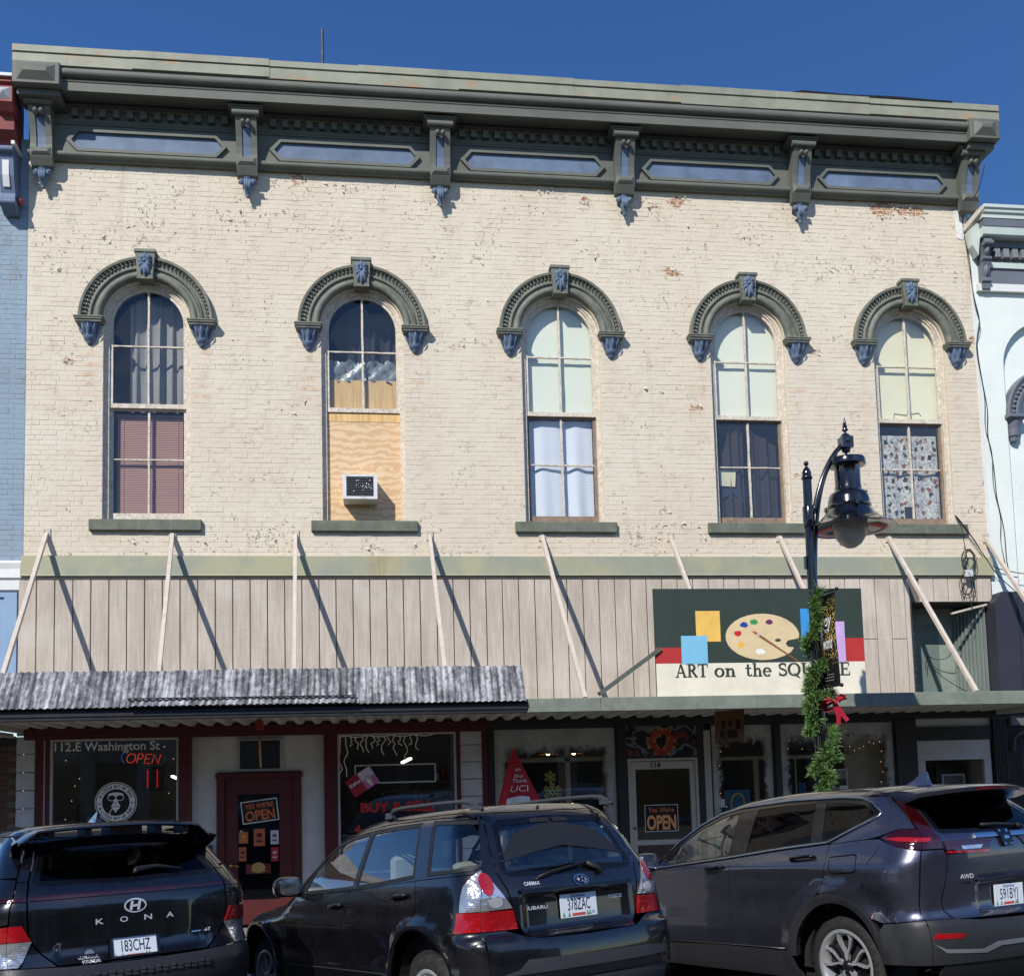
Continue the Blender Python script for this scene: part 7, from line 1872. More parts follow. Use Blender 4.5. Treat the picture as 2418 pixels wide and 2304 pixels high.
    for (yy, zz, s_) in ((-.015, 1.068, .018), (-.05, 1.078, .009), (-.072, 1.068, .009), (-.045, 1.055, .009), (-.065, 1.05, .009), (-.08, 1.06, .007)): c.flatpoly('badge_star', star(yy, zz, s_), BDG, off=.009)
    c.lettering('SUBARU', (.33, .905), .022, BDG, width=.17, bold=.02); c.lettering('FORESTER', (-.34, .925), .022, BDG, width=.14, bold=.02); c.lettering('CARMAX', (.36, 1.06), .022, BDG, width=.12, bold=.03); c.lettering('. . . . .', (.33, 1.045), .01, BDG, width=.08)
    c.stick('wiper_arm', [(.31, 1.10), (.2, 1.125), (.05, 1.148), (-.12, 1.165)], .010, PLASTIC, 'rear', .02); c.stick('wiper_arm', [(-.12, 1.165), (-.2, 1.13), (-.22, 1.09)], .02, PLASTIC, 'rear', .02); c.stick('wiper_blade', [(.33, 1.09), (.15, 1.125), (-.05, 1.155)], .007, PLASTIC, 'rear', .012)
    c.panel('grip_moulding', [('rear', [(.47, 1.035), (0, 1.03), (-.47, 1.035), (-.46, 1.012), (0, 1.005), (.46, 1.012)])], GLOSSB, .022, gap=0, rim=.03)
    mb = MB(); q, nq = c.pt(0, 1.57, 'rear', .004); mb.ball(tuple(q), .012, 8); mb.build('washer_nozzle', PLASTIC, root)
    # details
    handle_cup(c, 1.975, .945, GLOSSB); handle(c, 2.06, .94, 1.87, .955, PNT); handle_cup(c, 1.0, 1.02, GLOSSB); handle(c, 1.10, 1.01, .90, 1.03, PNT)
    c.stick('door_moulding', [(2.88, .47), (2.3, .48), (1.85, .485), (1.3, .49), (1.17, .49)], .006, M('moulding_dark', (44, 45, 50), .4), 'side', .002, mirror=True)
    mirror_shell(c, 2.66, 1.10, .80, PNT, CHR)
    for xx in (.74, 3.52): wheel(c, xx, .80, .325, 'seven')
    c.panel('rear_arch_lip', [('side', arch_poly(ARC[0], ARC[1], ARC[2]+.022, .32)+arch_poly(*ARC, .32)[::-1])], PNT, .010, gap=0, rim=.05, mirror=True)
    c.panel('front_arch_lip', [('side', arch_poly(ARF[0], ARF[1], ARF[2]+.022, .32)+arch_poly(*ARF, .32)[::-1])], PNT, .010, gap=0, rim=.05, mirror=True)
    shield(c)
    for y in (.37, -.37): seat(c, 1.95, y, .42, SEAT)
    for y in (.36, -.36): seat(c, 1.1, y, .45, SEAT, .56, .52)
    B('parcel_floor', TRIM, root, .2, .85, -.62, .62, .55, .60); B('dashboard', TRIM, root, 2.55, 2.9, -.68, .68, .75, 1.02)
    mb = MB(); mb.lathe([(.17, -.012), (.185, 0), (.17, .012), (.158, 0), (.17, -.012)], (2.42, .37, .93), 24, 'x'); mb.build('steering_wheel', TRIM, root, True)
    q, nq = c.pt(0, 1.43, 'rear', -.05); mb = MB(); mb.box(q.x, q.x+.05, -.07, .07, 1.40, 1.445); mb.build('high_stop_lamp', LRED, root)
    B('inner_trim', TRIM, root, .30, 2.9, .70, .72, .30, 1.0); B('inner_trim', TRIM, root, .30, 2.9, -.72, -.70, .30, 1.0); B('inner_trim', TRIM, root, .22, .26, -.6, .6, .3, 1.05)
    return c
build_forester()
# ------------------------------------------------------------------ car 2: grey crossover on the right
def build_crv():
    root = pose('parked_car', 'metallic grey crossover with chrome window line and dark rear glass at lower right', 4.543, -7.667, -20, .03, 4)
    ARC = (.90, .40, .435); ARF = (3.62, .40, .435)
    def sidef(x, z):
        sh = .016*bump_fn(z, 1.10, .09)-.014*bump_fn(z, .80, .22)
        fl = .03*np.clip(1-np.abs(np.hypot(x-ARC[0], z-ARC[1])-.50)/.12, 0, 1)+.03*np.clip(1-np.abs(np.hypot(x-ARF[0], z-ARF[1])-.50)/.12, 0, 1)
        hau = .025*bump_fn(z, .98, .20)*np.clip((1.3-x)/.8, 0, 1)
        return sh+fl*(z > .3)+hau
    def rearf(ay, z): return .03*np.clip((.36-ay)/.04, 0, 1)*np.clip((z-.72)/.03, 0, 1)*np.clip((.975-z)/.03, 0, 1)
    c = Car(root, dict(L=4.6, axles=(.90, 3.62), W=[(.15, .80), (.3, .86), (.5, .895), (.80, .905), (1.0, .90), (1.12, .885), (1.30, .82), (1.50, .72), (1.70, .62)],
        rear=[(.15, .22), (.30, .09), (.45, .02), (.60, .0), (.70, .01), (.74, .045), (.80, .06), (1.0, .045), (1.15, .04), (1.26, .06), (1.32, .11), (1.45, .27), (1.58, .43), (1.70, .55)],
        front=[(.15, 4.35), (.35, 4.56), (.6, 4.6), (.9, 4.52), (1.05, 4.3), (1.7, 4.0)],
        top=[(0, 1.60), (.35, 1.655), (.8, 1.685), (1.5, 1.70), (2.1, 1.675), (2.6, 1.56), (3.0, 1.37), (3.4, 1.14), (3.6, 1.07), (4.1, .99), (4.6, .82)],
        plan=[(0, .985), (.7, 1), (3.4, 1), (4.2, .96), (4.6, .86)], side=sidef, rearf=rearf, rc=.13, k_top=.13, k_rear=.18, crown=.045))
    PNT = paint('steel_grey_car_paint', (84, 86, 101), .85, .30)
    Zs = lambda a, b, n: list(np.linspace(a, b, n))
    belt = pchip([.4, .92, 1.5, 2.05, 3.1, 3.3], [1.30, 1.265, 1.225, 1.175, 1.095, 1.08])
    bl = lambda x0, x1, n=9: [(x, float(belt(x))) for x in np.linspace(x0, x1, n)]
    seam = lambda z0, z1, n=8: [(p[0], p[2]) for p in c.corner(Zs(z0, z1, n))]
    cy = lambda z0, z1, n=9: [(p[1], p[2]) for p in c.corner(Zs(z0, z1, n))]
    dl = [(2.03, float(belt(2.03))), (2.09, 1.06), (2.12, .70), (2.125, .46)]
    rl = [(.935, float(belt(.935))), (.945, 1.06), (.985, .95), (1.015, .905)]
    a_o = arch_poly(ARC[0], ARC[1], .505, .42); a_fo = arch_poly(ARF[0], ARF[1], .505, .42)
    af = [p for p in a_o if p[0] > 1.02]       # front part of the arch, bottom to top
    ab = [p for p in a_o if p[0] <= 1.02]
    c.panel('front_door', [('side', dl[::-1]+bl(2.03, 3.2)[1:]+[(3.22, .9), (3.14, .46)])], PNT, mirror=True)
    c.panel('rear_door', [('side', rl+af[::-1]+[(1.44, .46)]+dl[::-1][:-1]+bl(2.03, .935)[:-1])], PNT, mirror=True)
    lampside = [(.10, 1.325), (.27, 1.345), (.46, 1.29)]
    # quarter panel with fuel flap hole and lamp cut-out
    fuel = [(.90, 1.17), (.66, 1.185), (.635, 1.17), (.62, 1.07), (.64, 1.055), (.86, 1.045), (.885, 1.06), (.91, 1.155)]
    lc = seam(1.20, 1.32, 5)
    quarter = [(1.015, .905)]+rl[::-1][1:]+bl(.935, .56, 5)[1:]+[(.455, 1.29), (.30, 1.235)]+[(lc[0][0]+.03, 1.20)]+seam(1.195, .72, 10)+[(.42, .70)]+[p for p in ab[::-1] if p[1] > .70 and p[0] > .40]
    c.panel('rear_quarter', [('side', quarter, [fuel])], PNT, mirror=True)
    c.panel('fuel_flap', [('side', fuel)], PNT, .0, gap=.006, mirror=False)
    c.panel('front_wing', [('side', [(3.14, .46), (3.22, .9), (3.2, float(belt(3.2))), (3.5, 1.03), (4.0, .97), (4.25, .85), (4.3, .6)]+[p for p in a_fo if p[1] > .5])], PNT, mirror=True)
    # cladding: arches, sills
    CL = M('cladding_black_plastic', (42, 43, 46), .5, var=.12, bump=.2, bs=220, dist=.001)
    c.panel('wheel_arch_trim', [('side', a_o+arch_poly(*ARC, .42)[::-1])], CL, .006, gap=0, rim=.06, mirror=True)
    c.panel('wheel_arch_trim', [('side', a_fo+arch_poly(*ARF, .42)[::-1])], CL, .006, gap=0, rim=.06, mirror=True)
    c.panel('sill', [('side', [(1.40, .455), (2.12, .455), (3.13, .455), (3.18, .40), (3.17, .24), (1.33, .24), (1.38, .40)])], CL, .006, mirror=True)
    c.stick('sill_crease', [(1.45, .47), (2.1, .465), (3.1, .462)], .004, M('sill_chrome_dark', (90, 92, 96), .3, .6), 'side', .006, mirror=True)
    # glass house
    rx = [3.1, 2.9, 2.7, 2.5, 2.3, 2.1, 1.9, 1.7, 1.5, 1.3, 1.1, .9, .7, .55, .45]
    RL = [(p[0], p[2]) for p in c.roofline(rx)]
    w1 = [(3.06, 1.125), (2.82, 1.33), (2.6, 1.45), (2.35, 1.535), (2.12, 1.57), (2.10, float(belt(2.10))+.025), (2.6, float(belt(2.6))+.025)]
    w2 = [(1.90, 1.585), (1.5, 1.595), (1.19, 1.59), (1.13, float(belt(1.13))+.025), (1.5, float(belt(1.5))+.025), (1.905, float(belt(1.9))+.028)]
    w3 = [(1.10, 1.588), (.85, 1.578), (.68, 1.555), (.57, 1.50), (.54, 1.465), (.60, 1.435), (.95, float(belt(.95))+.03), (1.03, float(belt(1.03))+.03)]
    for w, g in ((w1, CGL), (w2, CGD), (w3, CGD)):
        c.panel('side_window', [('side', c.inset(w, .008))], g, -.004, rim=0, h=.06, mirror=True)
        c.panel('window_seal', [('side', c.inset(w, -.012), [c.inset(w, .010)])], GLOSSB, -.001, rim=.008, gap=0, h=.05, mirror=True)
    dlo = [(3.18, 1.10)]+[(x, z+.012) for x, z in bl(3.1, .95, 12)]+[(.60, 1.405), (.49, 1.455), (.50, 1.49), (.60, 1.555), (.72, 1.595), (.95, 1.615), (1.5, 1.625), (2.1, 1.605), (2.4, 1.565), (2.65, 1.475), (2.88, 1.345)]
    c.panel('window_pillar', [('side', dlo, [c.inset(w, -.012) for w in (w1, w2, w3)])], GLOSSB, -.002, gap=.001, mirror=True)
    ch = dlo+[dlo[0]]
    c.stick('chrome_trim', [(3.2, 1.10)]+[(x, z+.012) for x, z in bl(3.1, .95, 12)]+[(.60, 1.412), (.50, 1.452), (.495, 1.48), (.60, 1.552), (.72, 1.592), (.95, 1.613), (1.5, 1.624), (2.1, 1.604), (2.4, 1.564), (2.65, 1.474), (2.88, 1.344), (3.18, 1.12)], .014, M('satin_chrome', (150, 156, 168), .22, 1.0), 'side', .001, mirror=True)
    outer = [(3.30, float(belt(3.3)))]+bl(3.2, .56, 12)+[(.46, 1.305), (.30, 1.35)]+[(p[0], p[2]) for p in c.corner(Zs(1.345, 1.58, 6))]+RL[::-1]+[(3.25, float(c.zt(3.25))-.09)]
    c.panel('window_surround', [('side', outer, [c.inset(dlo, -.002)])], PNT, 0, mirror=True)
    # roof
    side_y = [(p[0], p[1]) for p in c.roofline(rx)]
    tail = [(float(p[0]), float(p[1])) for p in c.project([(y, 1.60) for y in (.48, .25, 0, -.25, -.48)], 'rear')[:, :2]]
    rr_ = [p for p in side_y if p[0] < 2.55]
    c.panel('roof', [('top', [(2.62, .55), (2.72, .3), (2.75, 0), (2.72, -.3), (2.62, -.55)]+[(x, -y) for x, y in rr_]+tail[::-1]+rr_[::-1])], PNT, h=.07)
    c.panel('windscreen', [('top', [(2.64, .54), (2.74, .3), (2.77, 0), (2.74, -.3), (2.64, -.54), (3.3, -.74), (3.46, -.35), (3.5, 0), (3.46, .35), (3.3, .74)])], CGL, -.004, rim=0, h=.08)
    c.panel('bonnet', [('top', [(3.45, .70), (3.54, .3), (3.56, 0), (3.54, -.3), (3.45, -.70), (4.25, -.66), (4.38, -.3), (4.4, 0), (4.38, .3), (4.25, .66)])], PNT, h=.08)
    c.panel('front_bumper', [('front', [(-.76, .28), (.76, .28), (.78, .8), (.6, .93), (-.6, .93), (-.78, .8)])], PNT, h=.08)
    mb = MB(); zf = float(c.zt(.75))-.01
    P = [[(.90-.0*k, s*.028, zf), (.80, s*.022, zf+.042), (.72, s*.010, zf+.095), (.67, s*.007, zf+.102), (.665, s*.018, zf+.04), (.655, s*.028, zf)] for s, k in ((1, 0), (.4, 0), (-.4, 0), (-1, 0))]
    mb.grid(P); mb.add(P[0], [(0, 1, 2, 3, 4, 5)]); mb.add(P[-1], [(5, 4, 3, 2, 1, 0)]); mb.build('roof_antenna', PNT, root)
    # --- tail
    hz = [1.60, 1.45, 1.32, 1.25, 1.15, 1.0, .85, .78, .715]; hy = [.47, .545, .60, .595, .575, .60, .645, .64, .585]
    hatch = [(y, z) for y, z in zip(hy, hz)]+[(-y, z) for y, z in list(zip(hy, hz))[::-1]]
    gl = [(.40, 1.565), (0, 1.575), (-.40, 1.565), (-.47, 1.54), (-.575, 1.33), (-.55, 1.305), (0, 1.295), (.55, 1.305), (.575, 1.33), (.47, 1.54)]
    ha = c.panel('tailgate', [('rear', hatch, [gl])], PNT)[0]
    c.panel('tailgate_glass', [('rear', gl)], CGD, -.004, rim=0, parent=ha)
    c.panel('glass_border', [('rear', c.inset(gl, -.001), [c.inset(gl, .03)])], GLOSSB, -.001, rim=0, gap=0, parent=ha)
    # upright lamp on the pillar, L-shaped with the wing and tailgate lamps
    up = [(.475, 1.60), (.55, 1.45), (.605, 1.32), (.60, 1.255)]
    cz = cy(1.255, 1.575, 8)
    c.panel('tail_lamp', [('rear', up+[(p[0]-.0, p[1]) for p in cz])], LDRED, .004, gap=.001, h=.03, mirror=True)
    sd = [(p[0], p[2]) for p in c.corner(Zs(1.20, 1.335, 5))]
    c.panel('tail_lamp', [('side', sd+[(sd[-1][0]+.10, 1.345), (.30, 1.342), (.445, 1.295), (.30, 1.232), (sd[0][0]+.05, 1.205)]), ('rear', [(.60, 1.20), (.605, 1.33)]+[(p[0], p[1]) for p in cy(1.20, 1.335, 5)[::-1]])], LDRED, .008, gap=.001, h=.03, mirror=True)
    c.panel('tail_lamp', [('rear', [(.585, 1.252), (.578, 1.16), (.22, 1.155), (.14, 1.252)])], LDRED, .008, gap=.001, h=.03, mirror=True)
    c.panel('lamp_strip', [('side', [(.13, 1.25), (.13, 1.275), (.28, 1.29), (.40, 1.285), (.28, 1.262)])], LRED, .0105, gap=0, rim=0, h=.03, mirror=True)
    c.panel('reverse_lamp', [('rear', [(.45, 1.21), (.45, 1.185), (.28, 1.185), (.25, 1.21)])], LCLR, .010, gap=0, rim=0, h=.03, mirror=True)
    c.panel('lamp_strip', [('rear', [(.585, 1.178), (.583, 1.166), (.20, 1.16), (.19, 1.172)])], LRED, .0105, gap=0, rim=0, h=.03, mirror=True)
    rcn = [(y+.003, z) for y, z in zip(hy[3:], hz[3:])]; cyr = cy(.72, 1.195, 9)
    c.panel('rear_corner', [('rear', [(.60, 1.195), (.579, 1.15), (.603, 1.0), (.648, .85), (.643, .78), (.60, .72)]+cyr)], PNT, mirror=True)
    # chrome bar with H emblem
    c.panel('chrome_bar', [('rear', [(.30, 1.285), (.30, 1.258), (-.30, 1.258), (-.30, 1.285)])], CHR, .014, gap=0, rim=.012)
    c.panel('badge', [('rear', [(.058, 1.30), (.066, 1.28), (.05, 1.195), (.035, 1.185), (-.035, 1.185), (-.05, 1.195), (-.066, 1.28), (-.058, 1.30)])], GLOSSB, .022, gap=0, rim=.02)
    for pts in ([(.048, 1.29), (.028, 1.29), (.022, 1.195), (.038, 1.195)], [(-.048, 1.29), (-.028, 1.29), (-.022, 1.195), (-.038, 1.195)], [(.026, 1.255), (-.026, 1.255), (-.025, 1.235), (.025, 1.235)]): c.flatpoly('badge_letter', pts, CHR, off=.0245)
    # spoiler
    sp_o = bpy.data.objects.new('spoiler', None); link(sp_o, root)
    rows = []
    for u in np.linspace(-1, 1, 17):
        y = .60*u; xe = .10+.16*abs(u)**2.2; zt_ = 1.648-.035*u*u; rows.append([(.62, y*.98, zt_+.012), (.40, y, zt_+.010), (xe+.03, y, zt_-.008), (xe, y, zt_-.022), (xe+.01, y, zt_-.05), (xe+.10, y*.98, zt_-.075), (.46, y*.9, zt_-.085)])
    mb = MB(); mb.grid(rows); mb.add(rows[0], [tuple(range(7))]); mb.add(rows[-1], [tuple(range(6, -1, -1))]); auto_smooth(mb.build('blade', PNT, sp_o), 50)
    rows = [[(.10+.16*abs(u)**2.2-.002, .60*u, 1.648-.035*u*u-.030), (.10+.16*abs(u)**2.2+.008, .60*u, 1.648-.035*u*u-.046)] for u in np.linspace(-.28, .28, 7)]
    mb = MB(); mb.grid(rows); mb.build('high_stop_lamp', LRED, sp_o)
    # bumper: black lower with silver skid and reflectors
    cyb = cy(.42, .715, 7); bsd = [(p[0], p[2]) for p in c.corner(Zs(.42, .715, 7))]
    top_ = [(.62, .715), (.4, .70), (0, .695), (-.4, .70), (-.62, .715)]
    c.panel('rear_bumper', [('rear', top_+[(-y, z) for y, z in cyb[::-1]]+[(-.6, .42), (0, .42), (.6, .42)]+cyb)], CL, .010, gap=.001)
    c.panel('rear_bumper_end', [('side', bsd+[(.41, .695), (.46, .62), (.455, .42)])], CL, .010, gap=.001, mirror=True)
    c.panel('reflector', [('rear', [(.78, .595), (.765, .632), (.54, .62), (.575, .592)])], LRED, .014, gap=0, rim=.006, h=.03, mirror=True)
    c.panel('skid_trim', [('rear', [(.78, .565), (.70, .525), (.40, .505), (.27, .545), (-.27, .545), (-.40, .505), (-.70, .525), (-.78, .565), (-.70, .50), (-.38, .478), (-.24, .515), (.24, .515), (.38, .478), (.70, .50)])], M('skid_silver', (150, 154, 160), .35, .6), .016, gap=0, rim=.015)
    c.panel('lower_bumper', [('rear', [(.70, .418), (-.70, .418), (-.72, .30), (-.4, .22), (.4, .22), (.72, .30)])], PLASTIC, .0)
    pl, p, xd, zd, n, tx = c.plate(.0, .845, '591BYJ', top='INDIANA')
    c.lettering('AWD', (.43, .985), .03, BDG, width=.12, bold=.02); c.lettering('TURBO', (.44, .945), .018, GLOSSB, width=.09)
    c.panel('plate_lip', [('rear', [(.36, .975), (.0, .99), (-.36, .975), (-.34, .955), (0, .968), (.34, .955)])], PNT, .02, gap=0, rim=.03)
    c.stick('wiper_arm', [(.16, 1.335), (.0, 1.335), (-.2, 1.32)], .014, PLASTIC, 'rear', .018); c.stick('wiper_arm', [(-.2, 1.32), (-.24, 1.31)], .02, PLASTIC, 'rear', .018)
    handle_cup(c, 2.26, 1.095, GLOSSB); handle(c, 2.38, 1.09, 2.14, 1.105, GLOSSB); handle_cup(c, 1.19, 1.16, GLOSSB); handle(c, 1.32, 1.15, 1.06, 1.17, GLOSSB)
    mirror_shell(c, 3.12, 1.17, .86, PNT, CHR)
    c.stick('quarter_crease', [(.44, 1.235), (.52, 1.12), (.56, 1.0), (.57, .95)], .003, M('crease_dark', (20, 20, 24), .5), 'side', .0, mirror=True)
    for xx in (.90, 3.62): wheel(c, xx, .83, .365, 'split', w=.22)
    shield(c)
    for y in (.38, -.38): seat(c, 2.25, y, .48, SEATD)
    for y in (.38, -.38): seat(c, 1.35, y, .5, SEATD, .58, .56)
    B('dashboard', TRIM, root, 2.95, 3.35, -.7, .7, .85, 1.10); B('parcel_floor', TRIM, root, .25, 1.1, -.66, .66, .62, .66)
    B('inner_trim', TRIM, root, .3, 3.3, .74, .76, .32, 1.08); B('inner_trim', TRIM, root, .3, 3.3, -.76, -.74, .32, 1.08); B('inner_trim', TRIM, root, .22, .26, -.6, .6, .35, 1.2)
    mb = MB(); mb.lathe([(.17, -.012), (.185, 0), (.17, .012), (.158, 0), (.17, -.012)], (2.80, .38, 1.0), 24, 'x'); mb.build('steering_wheel', TRIM, root, True)
build_crv()
# ------------------------------------------------------------------ car 3: black compact crossover, lower left
def build_kona():
    root = pose('parked_car', 'glossy black compact crossover with slotted tail spoiler and red light bar at lower left', -1.64, -7.387, -31, .06, 4, -.05)
    ARC = (.78, .38, .42); ARF = (3.42, .38, .42)
    def sidef(x, z):
        fl = .03*np.clip(1-np.abs(np.hypot(x-ARC[0], z-ARC[1])-.49)/.12, 0, 1)+.03*np.clip(1-np.abs(np.hypot(x-ARF[0], z-ARF[1])-.49)/.12, 0, 1)
        return fl*(z > .3)+.018*bump_fn(z, .98, .12)-.02*bump_fn(z, .72, .15)
    def rearf(ay, z): return .035*np.clip((.52-ay)/.06, 0, 1)*np.clip((z-.62)/.03, 0, 1)*np.clip((.775-z)/.03, 0, 1)
    c = Car(root, dict(L=4.35, axles=(.78, 3.42), W=[(.15, .78), (.3, .84), (.5, .875), (.8, .88), (.98, .87), (1.1, .83), (1.3, .74), (1.45, .66), (1.60, .56)],
        rear=[(.15, .20), (.30, .08), (.45, .01), (.55, .0), (.62, .03), (.75, .055), (.95, .055), (1.04, .07), (1.09, .10), (1.14, .15), (1.30, .33), (1.42, .47), (1.60, .62)],
        front=[(.15, 4.1), (.35, 4.32), (.6, 4.35), (.85, 4.25), (1.0, 4.0), (1.6, 3.8)],
        top=[(0, 1.48), (.4, 1.52), (.9, 1.555), (1.5, 1.57), (2.0, 1.54), (2.5, 1.40), (2.9, 1.18), (3.15, 1.04), (3.3, .99), (3.9, .92), (4.35, .78)],
        plan=[(0, .98), (.6, 1), (3.2, 1), (4.0, .96), (4.35, .86)], side=sidef, rearf=rearf, rc=.12, k_top=.13, k_rear=.18, crown=.045))
    PNT = paint('black_car_paint', (13, 14, 18), .1, .22)
    Zs = lambda a, b, n: list(np.linspace(a, b, n))
    belt = pchip([.3, .8, 1.4, 2.0, 3.0, 3.2], [1.20, 1.15, 1.10, 1.06, 1.01, 1.0]); bl = lambda x0, x1, n=9: [(x, float(belt(x))) for x in np.linspace(x0, x1, n)]
    seam = lambda z0, z1, n=8: [(p[0], p[2]) for p in c.corner(Zs(z0, z1, n))]; cy = lambda z0, z1, n=9: [(p[1], p[2]) for p in c.corner(Zs(z0, z1, n))]
    a_o = arch_poly(ARC[0], ARC[1], .485, .40); a_fo = arch_poly(ARF[0], ARF[1], .485, .40)
    af, ab = [p for p in a_o if p[0] > .95], [p for p in a_o if p[0] <= .95]
    dl = [(1.95, float(belt(1.95))), (2.0, .8), (2.0, .44)]; rl = [(.98, float(belt(.98))), (.95, .98), (.955, .86)]
    c.panel('front_door', [('side', dl[::-1]+bl(1.95, 3.0)[1:]+[(3.02, .8), (2.96, .44)])], PNT, mirror=True)
    c.panel('rear_door', [('side', rl+af[::-1]+[(1.30, .44)]+dl[::-1][:-1]+bl(1.95, .98)[:-1])], PNT, mirror=True)
    c.panel('rear_quarter', [('side', [(.955, .86)]+rl[::-1][1:]+bl(.98, .42, 5)[1:]+[(.36, 1.19)]+seam(1.18, .90, 8)+[(seam(.9, .9, 1)[0][0]+.22, .87), (seam(.64, .64, 1)[0][0]+.18, .62)]+[p for p in ab[::-1] if p[1] > .62])], PNT, mirror=True)
    c.panel('front_wing', [('side', [(2.96, .44), (3.02, .8), (3.0, float(belt(3.0))), (3.4, .95), (3.9, .88), (4.05, .6)]+[p for p in a_fo if p[1] > .5])], PNT, mirror=True)
    CL = M('cladding_black_plastic', (42, 43, 46), .5)
    c.panel('wheel_arch_trim', [('side', a_o+arch_poly(*ARC, .40)[::-1])], CL, .008, gap=0, rim=.06, mirror=True); c.panel('wheel_arch_trim', [('side', a_fo+arch_poly(*ARF, .40)[::-1])], CL, .008, gap=0, rim=.06, mirror=True)
    c.panel('sill', [('side', [(1.27, .435), (2.96, .435), (2.94, .24), (1.25, .24)])], CL, .006, mirror=True)
    rx = [2.8, 2.6, 2.4, 2.2, 2.0, 1.8, 1.6, 1.4, 1.2, 1.0, .8, .65, .55]
    RL = [(p[0], p[2]) for p in c.roofline(rx)]
    w1 = [(2.85, 1.06), (2.6, 1.26), (2.35, 1.38), (2.02, 1.44), (2.0, float(belt(2.0))+.02)]; w2 = [(1.92, 1.45), (1.5, 1.465), (1.1, 1.45), (.93, 1.30), (.90, float(belt(.9))+.04), (1.4, float(belt(1.4))+.02), (1.92, float(belt(1.92))+.02)]
    for w in (w1, w2):
        c.panel('side_window', [('side', c.inset(w, .008))], CGM, -.004, rim=0, h=.06, mirror=True); c.panel('window_seal', [('side', c.inset(w, -.012), [c.inset(w, .010)])], GLOSSB, -.001, rim=.008, gap=0, h=.05, mirror=True)
    outer = [(3.1, float(belt(3.1)))]+bl(3.0, .42, 12)+[(p[0], p[2]) for p in c.corner(Zs(1.19, 1.44, 7))]+RL[::-1]+[(2.95, float(c.zt(2.95))-.09)]
    c.panel('window_surround', [('side', outer, [c.inset(w, -.012) for w in (w1, w2)])], PNT, mirror=True)
    side_y = [(p[0], p[1]) for p in c.roofline(rx)]; rr_ = [p for p in side_y if p[0] < 2.3]
    tail = [(float(p[0]), float(p[1])) for p in c.project([(y, 1.44) for y in (.50, .25, 0, -.25, -.50)], 'rear')[:, :2]]
    c.panel('roof', [('top', [(2.32, .52), (2.42, .3), (2.45, 0), (2.42, -.3), (2.32, -.52)]+[(x, -y) for x, y in rr_]+tail[::-1]+rr_[::-1])], PNT, h=.07)
    c.panel('windscreen', [('top', [(2.34, .51), (2.44, .3), (2.47, 0), (2.44, -.3), (2.34, -.51), (3.0, -.70), (3.15, -.35), (3.2, 0), (3.15, .35), (3.0, .70)])], CGL, -.004, rim=0, h=.08)
    c.panel('bonnet', [('top', [(3.16, .68), (3.24, .3), (3.26, 0), (3.24, -.3), (3.16, -.68), (4.0, -.64), (4.12, -.3), (4.15, 0), (4.12, .3), (4.0, .64)])], PNT, h=.08)
    c.panel('front_bumper', [('front', [(-.74, .26), (.74, .26), (.76, .75), (.6, .86), (-.6, .86), (-.76, .75)])], PNT, h=.08)
    mb = MB(); zf = float(c.zt(.95))-.01
    mb.grid([[(1.02, s*.026, zf), (.93, s*.016, zf+.04), (.86, s*.006, zf+.075), (.82, s*.005, zf+.078), (.82, s*.016, zf+.03), (.81, s*.026, zf)] for s in (1, .4, -.4, -1)]); mb.add(mb.v[:6], [(0, 1, 2, 3, 4, 5)]); mb.add(mb.v[18:24], [(5, 4, 3, 2, 1, 0)]); mb.build('roof_antenna', PNT, root)
    # --- tail
    hz = [1.44, 1.30, 1.16, 1.06, .95, .80, .70, .62]; hy = [.50, .56, .625, .655, .66, .65, .58, .49]
    hatch = [(y, z) for y, z in zip(hy, hz)]+[(-y, z) for y, z in list(zip(hy, hz))[::-1]]
    gl = [(.46, 1.365), (0, 1.395), (-.46, 1.365), (-.52, 1.33), (-.60, 1.155), (-.56, 1.13), (0, 1.115), (.56, 1.13), (.60, 1.155), (.52, 1.33)]
    ha = c.panel('tailgate', [('rear', hatch, [gl])], PNT)[0]
    c.panel('tailgate_glass', [('rear', gl)], CGD, -.004, rim=0, parent=ha); c.panel('glass_border', [('rear', c.inset(gl, -.001), [c.inset(gl, .03)])], GLOSSB, -.001, rim=0, gap=0, parent=ha)
    pill = [(y+.004, z) for y, z in zip(hy[:3], hz[:3])]+cy(1.16, 1.44)
    c.panel('rear_pillar', [('rear', pill)], PNT, mirror=True)
    cor_ = [(y+.004, z) for y, z in zip(hy[2:6], hz[2:6])]+[(.655, .79)]+cy(.79, 1.16, 10)
    c.panel('rear_corner', [('rear', cor_)], PNT, mirror=True)
    # full-width light bar
    c.panel('light_bar', [('rear', [(.645, 1.062), (0, 1.062), (-.645, 1.062), (-.645, 1.038), (0, 1.038), (.645, 1.038)])], LDRED, .008, gap=0, rim=.008, h=.03)
    cyl = cy(1.035, 1.06, 3); sdl = [(p[0], p[2]) for p in c.corner(Zs(1.035, 1.06, 3))]
    c.panel('light_bar', [('rear', [(.66, 1.038), (.66, 1.062)]+cyl[::-1]), ('side', sdl+[(sdl[-1][0]+.10, 1.062), (sdl[0][0]+.12, 1.045)])], LDRED, .008, gap=0, rim=.008, h=.03, mirror=True)
    # corner lamps low down
    cl1 = cy(.79, .89, 4); s1 = [(p[0], p[2]) for p in c.corner(Zs(.79, .89, 4))]
    c.panel('tail_lamp', [('rear', [(.64, .79), (.68, .87), (.69, .89)]+cl1[::-1]), ('side', s1+[(s1[-1][0]+.2, .87), (s1[0][0]+.2, .79)])], LRED, .012, gap=.001, h=.03, mirror=True)
    cl2 = cy(.63, .788, 5); s2 = [(p[0], p[2]) for p in c.corner(Zs(.63, .788, 5))]
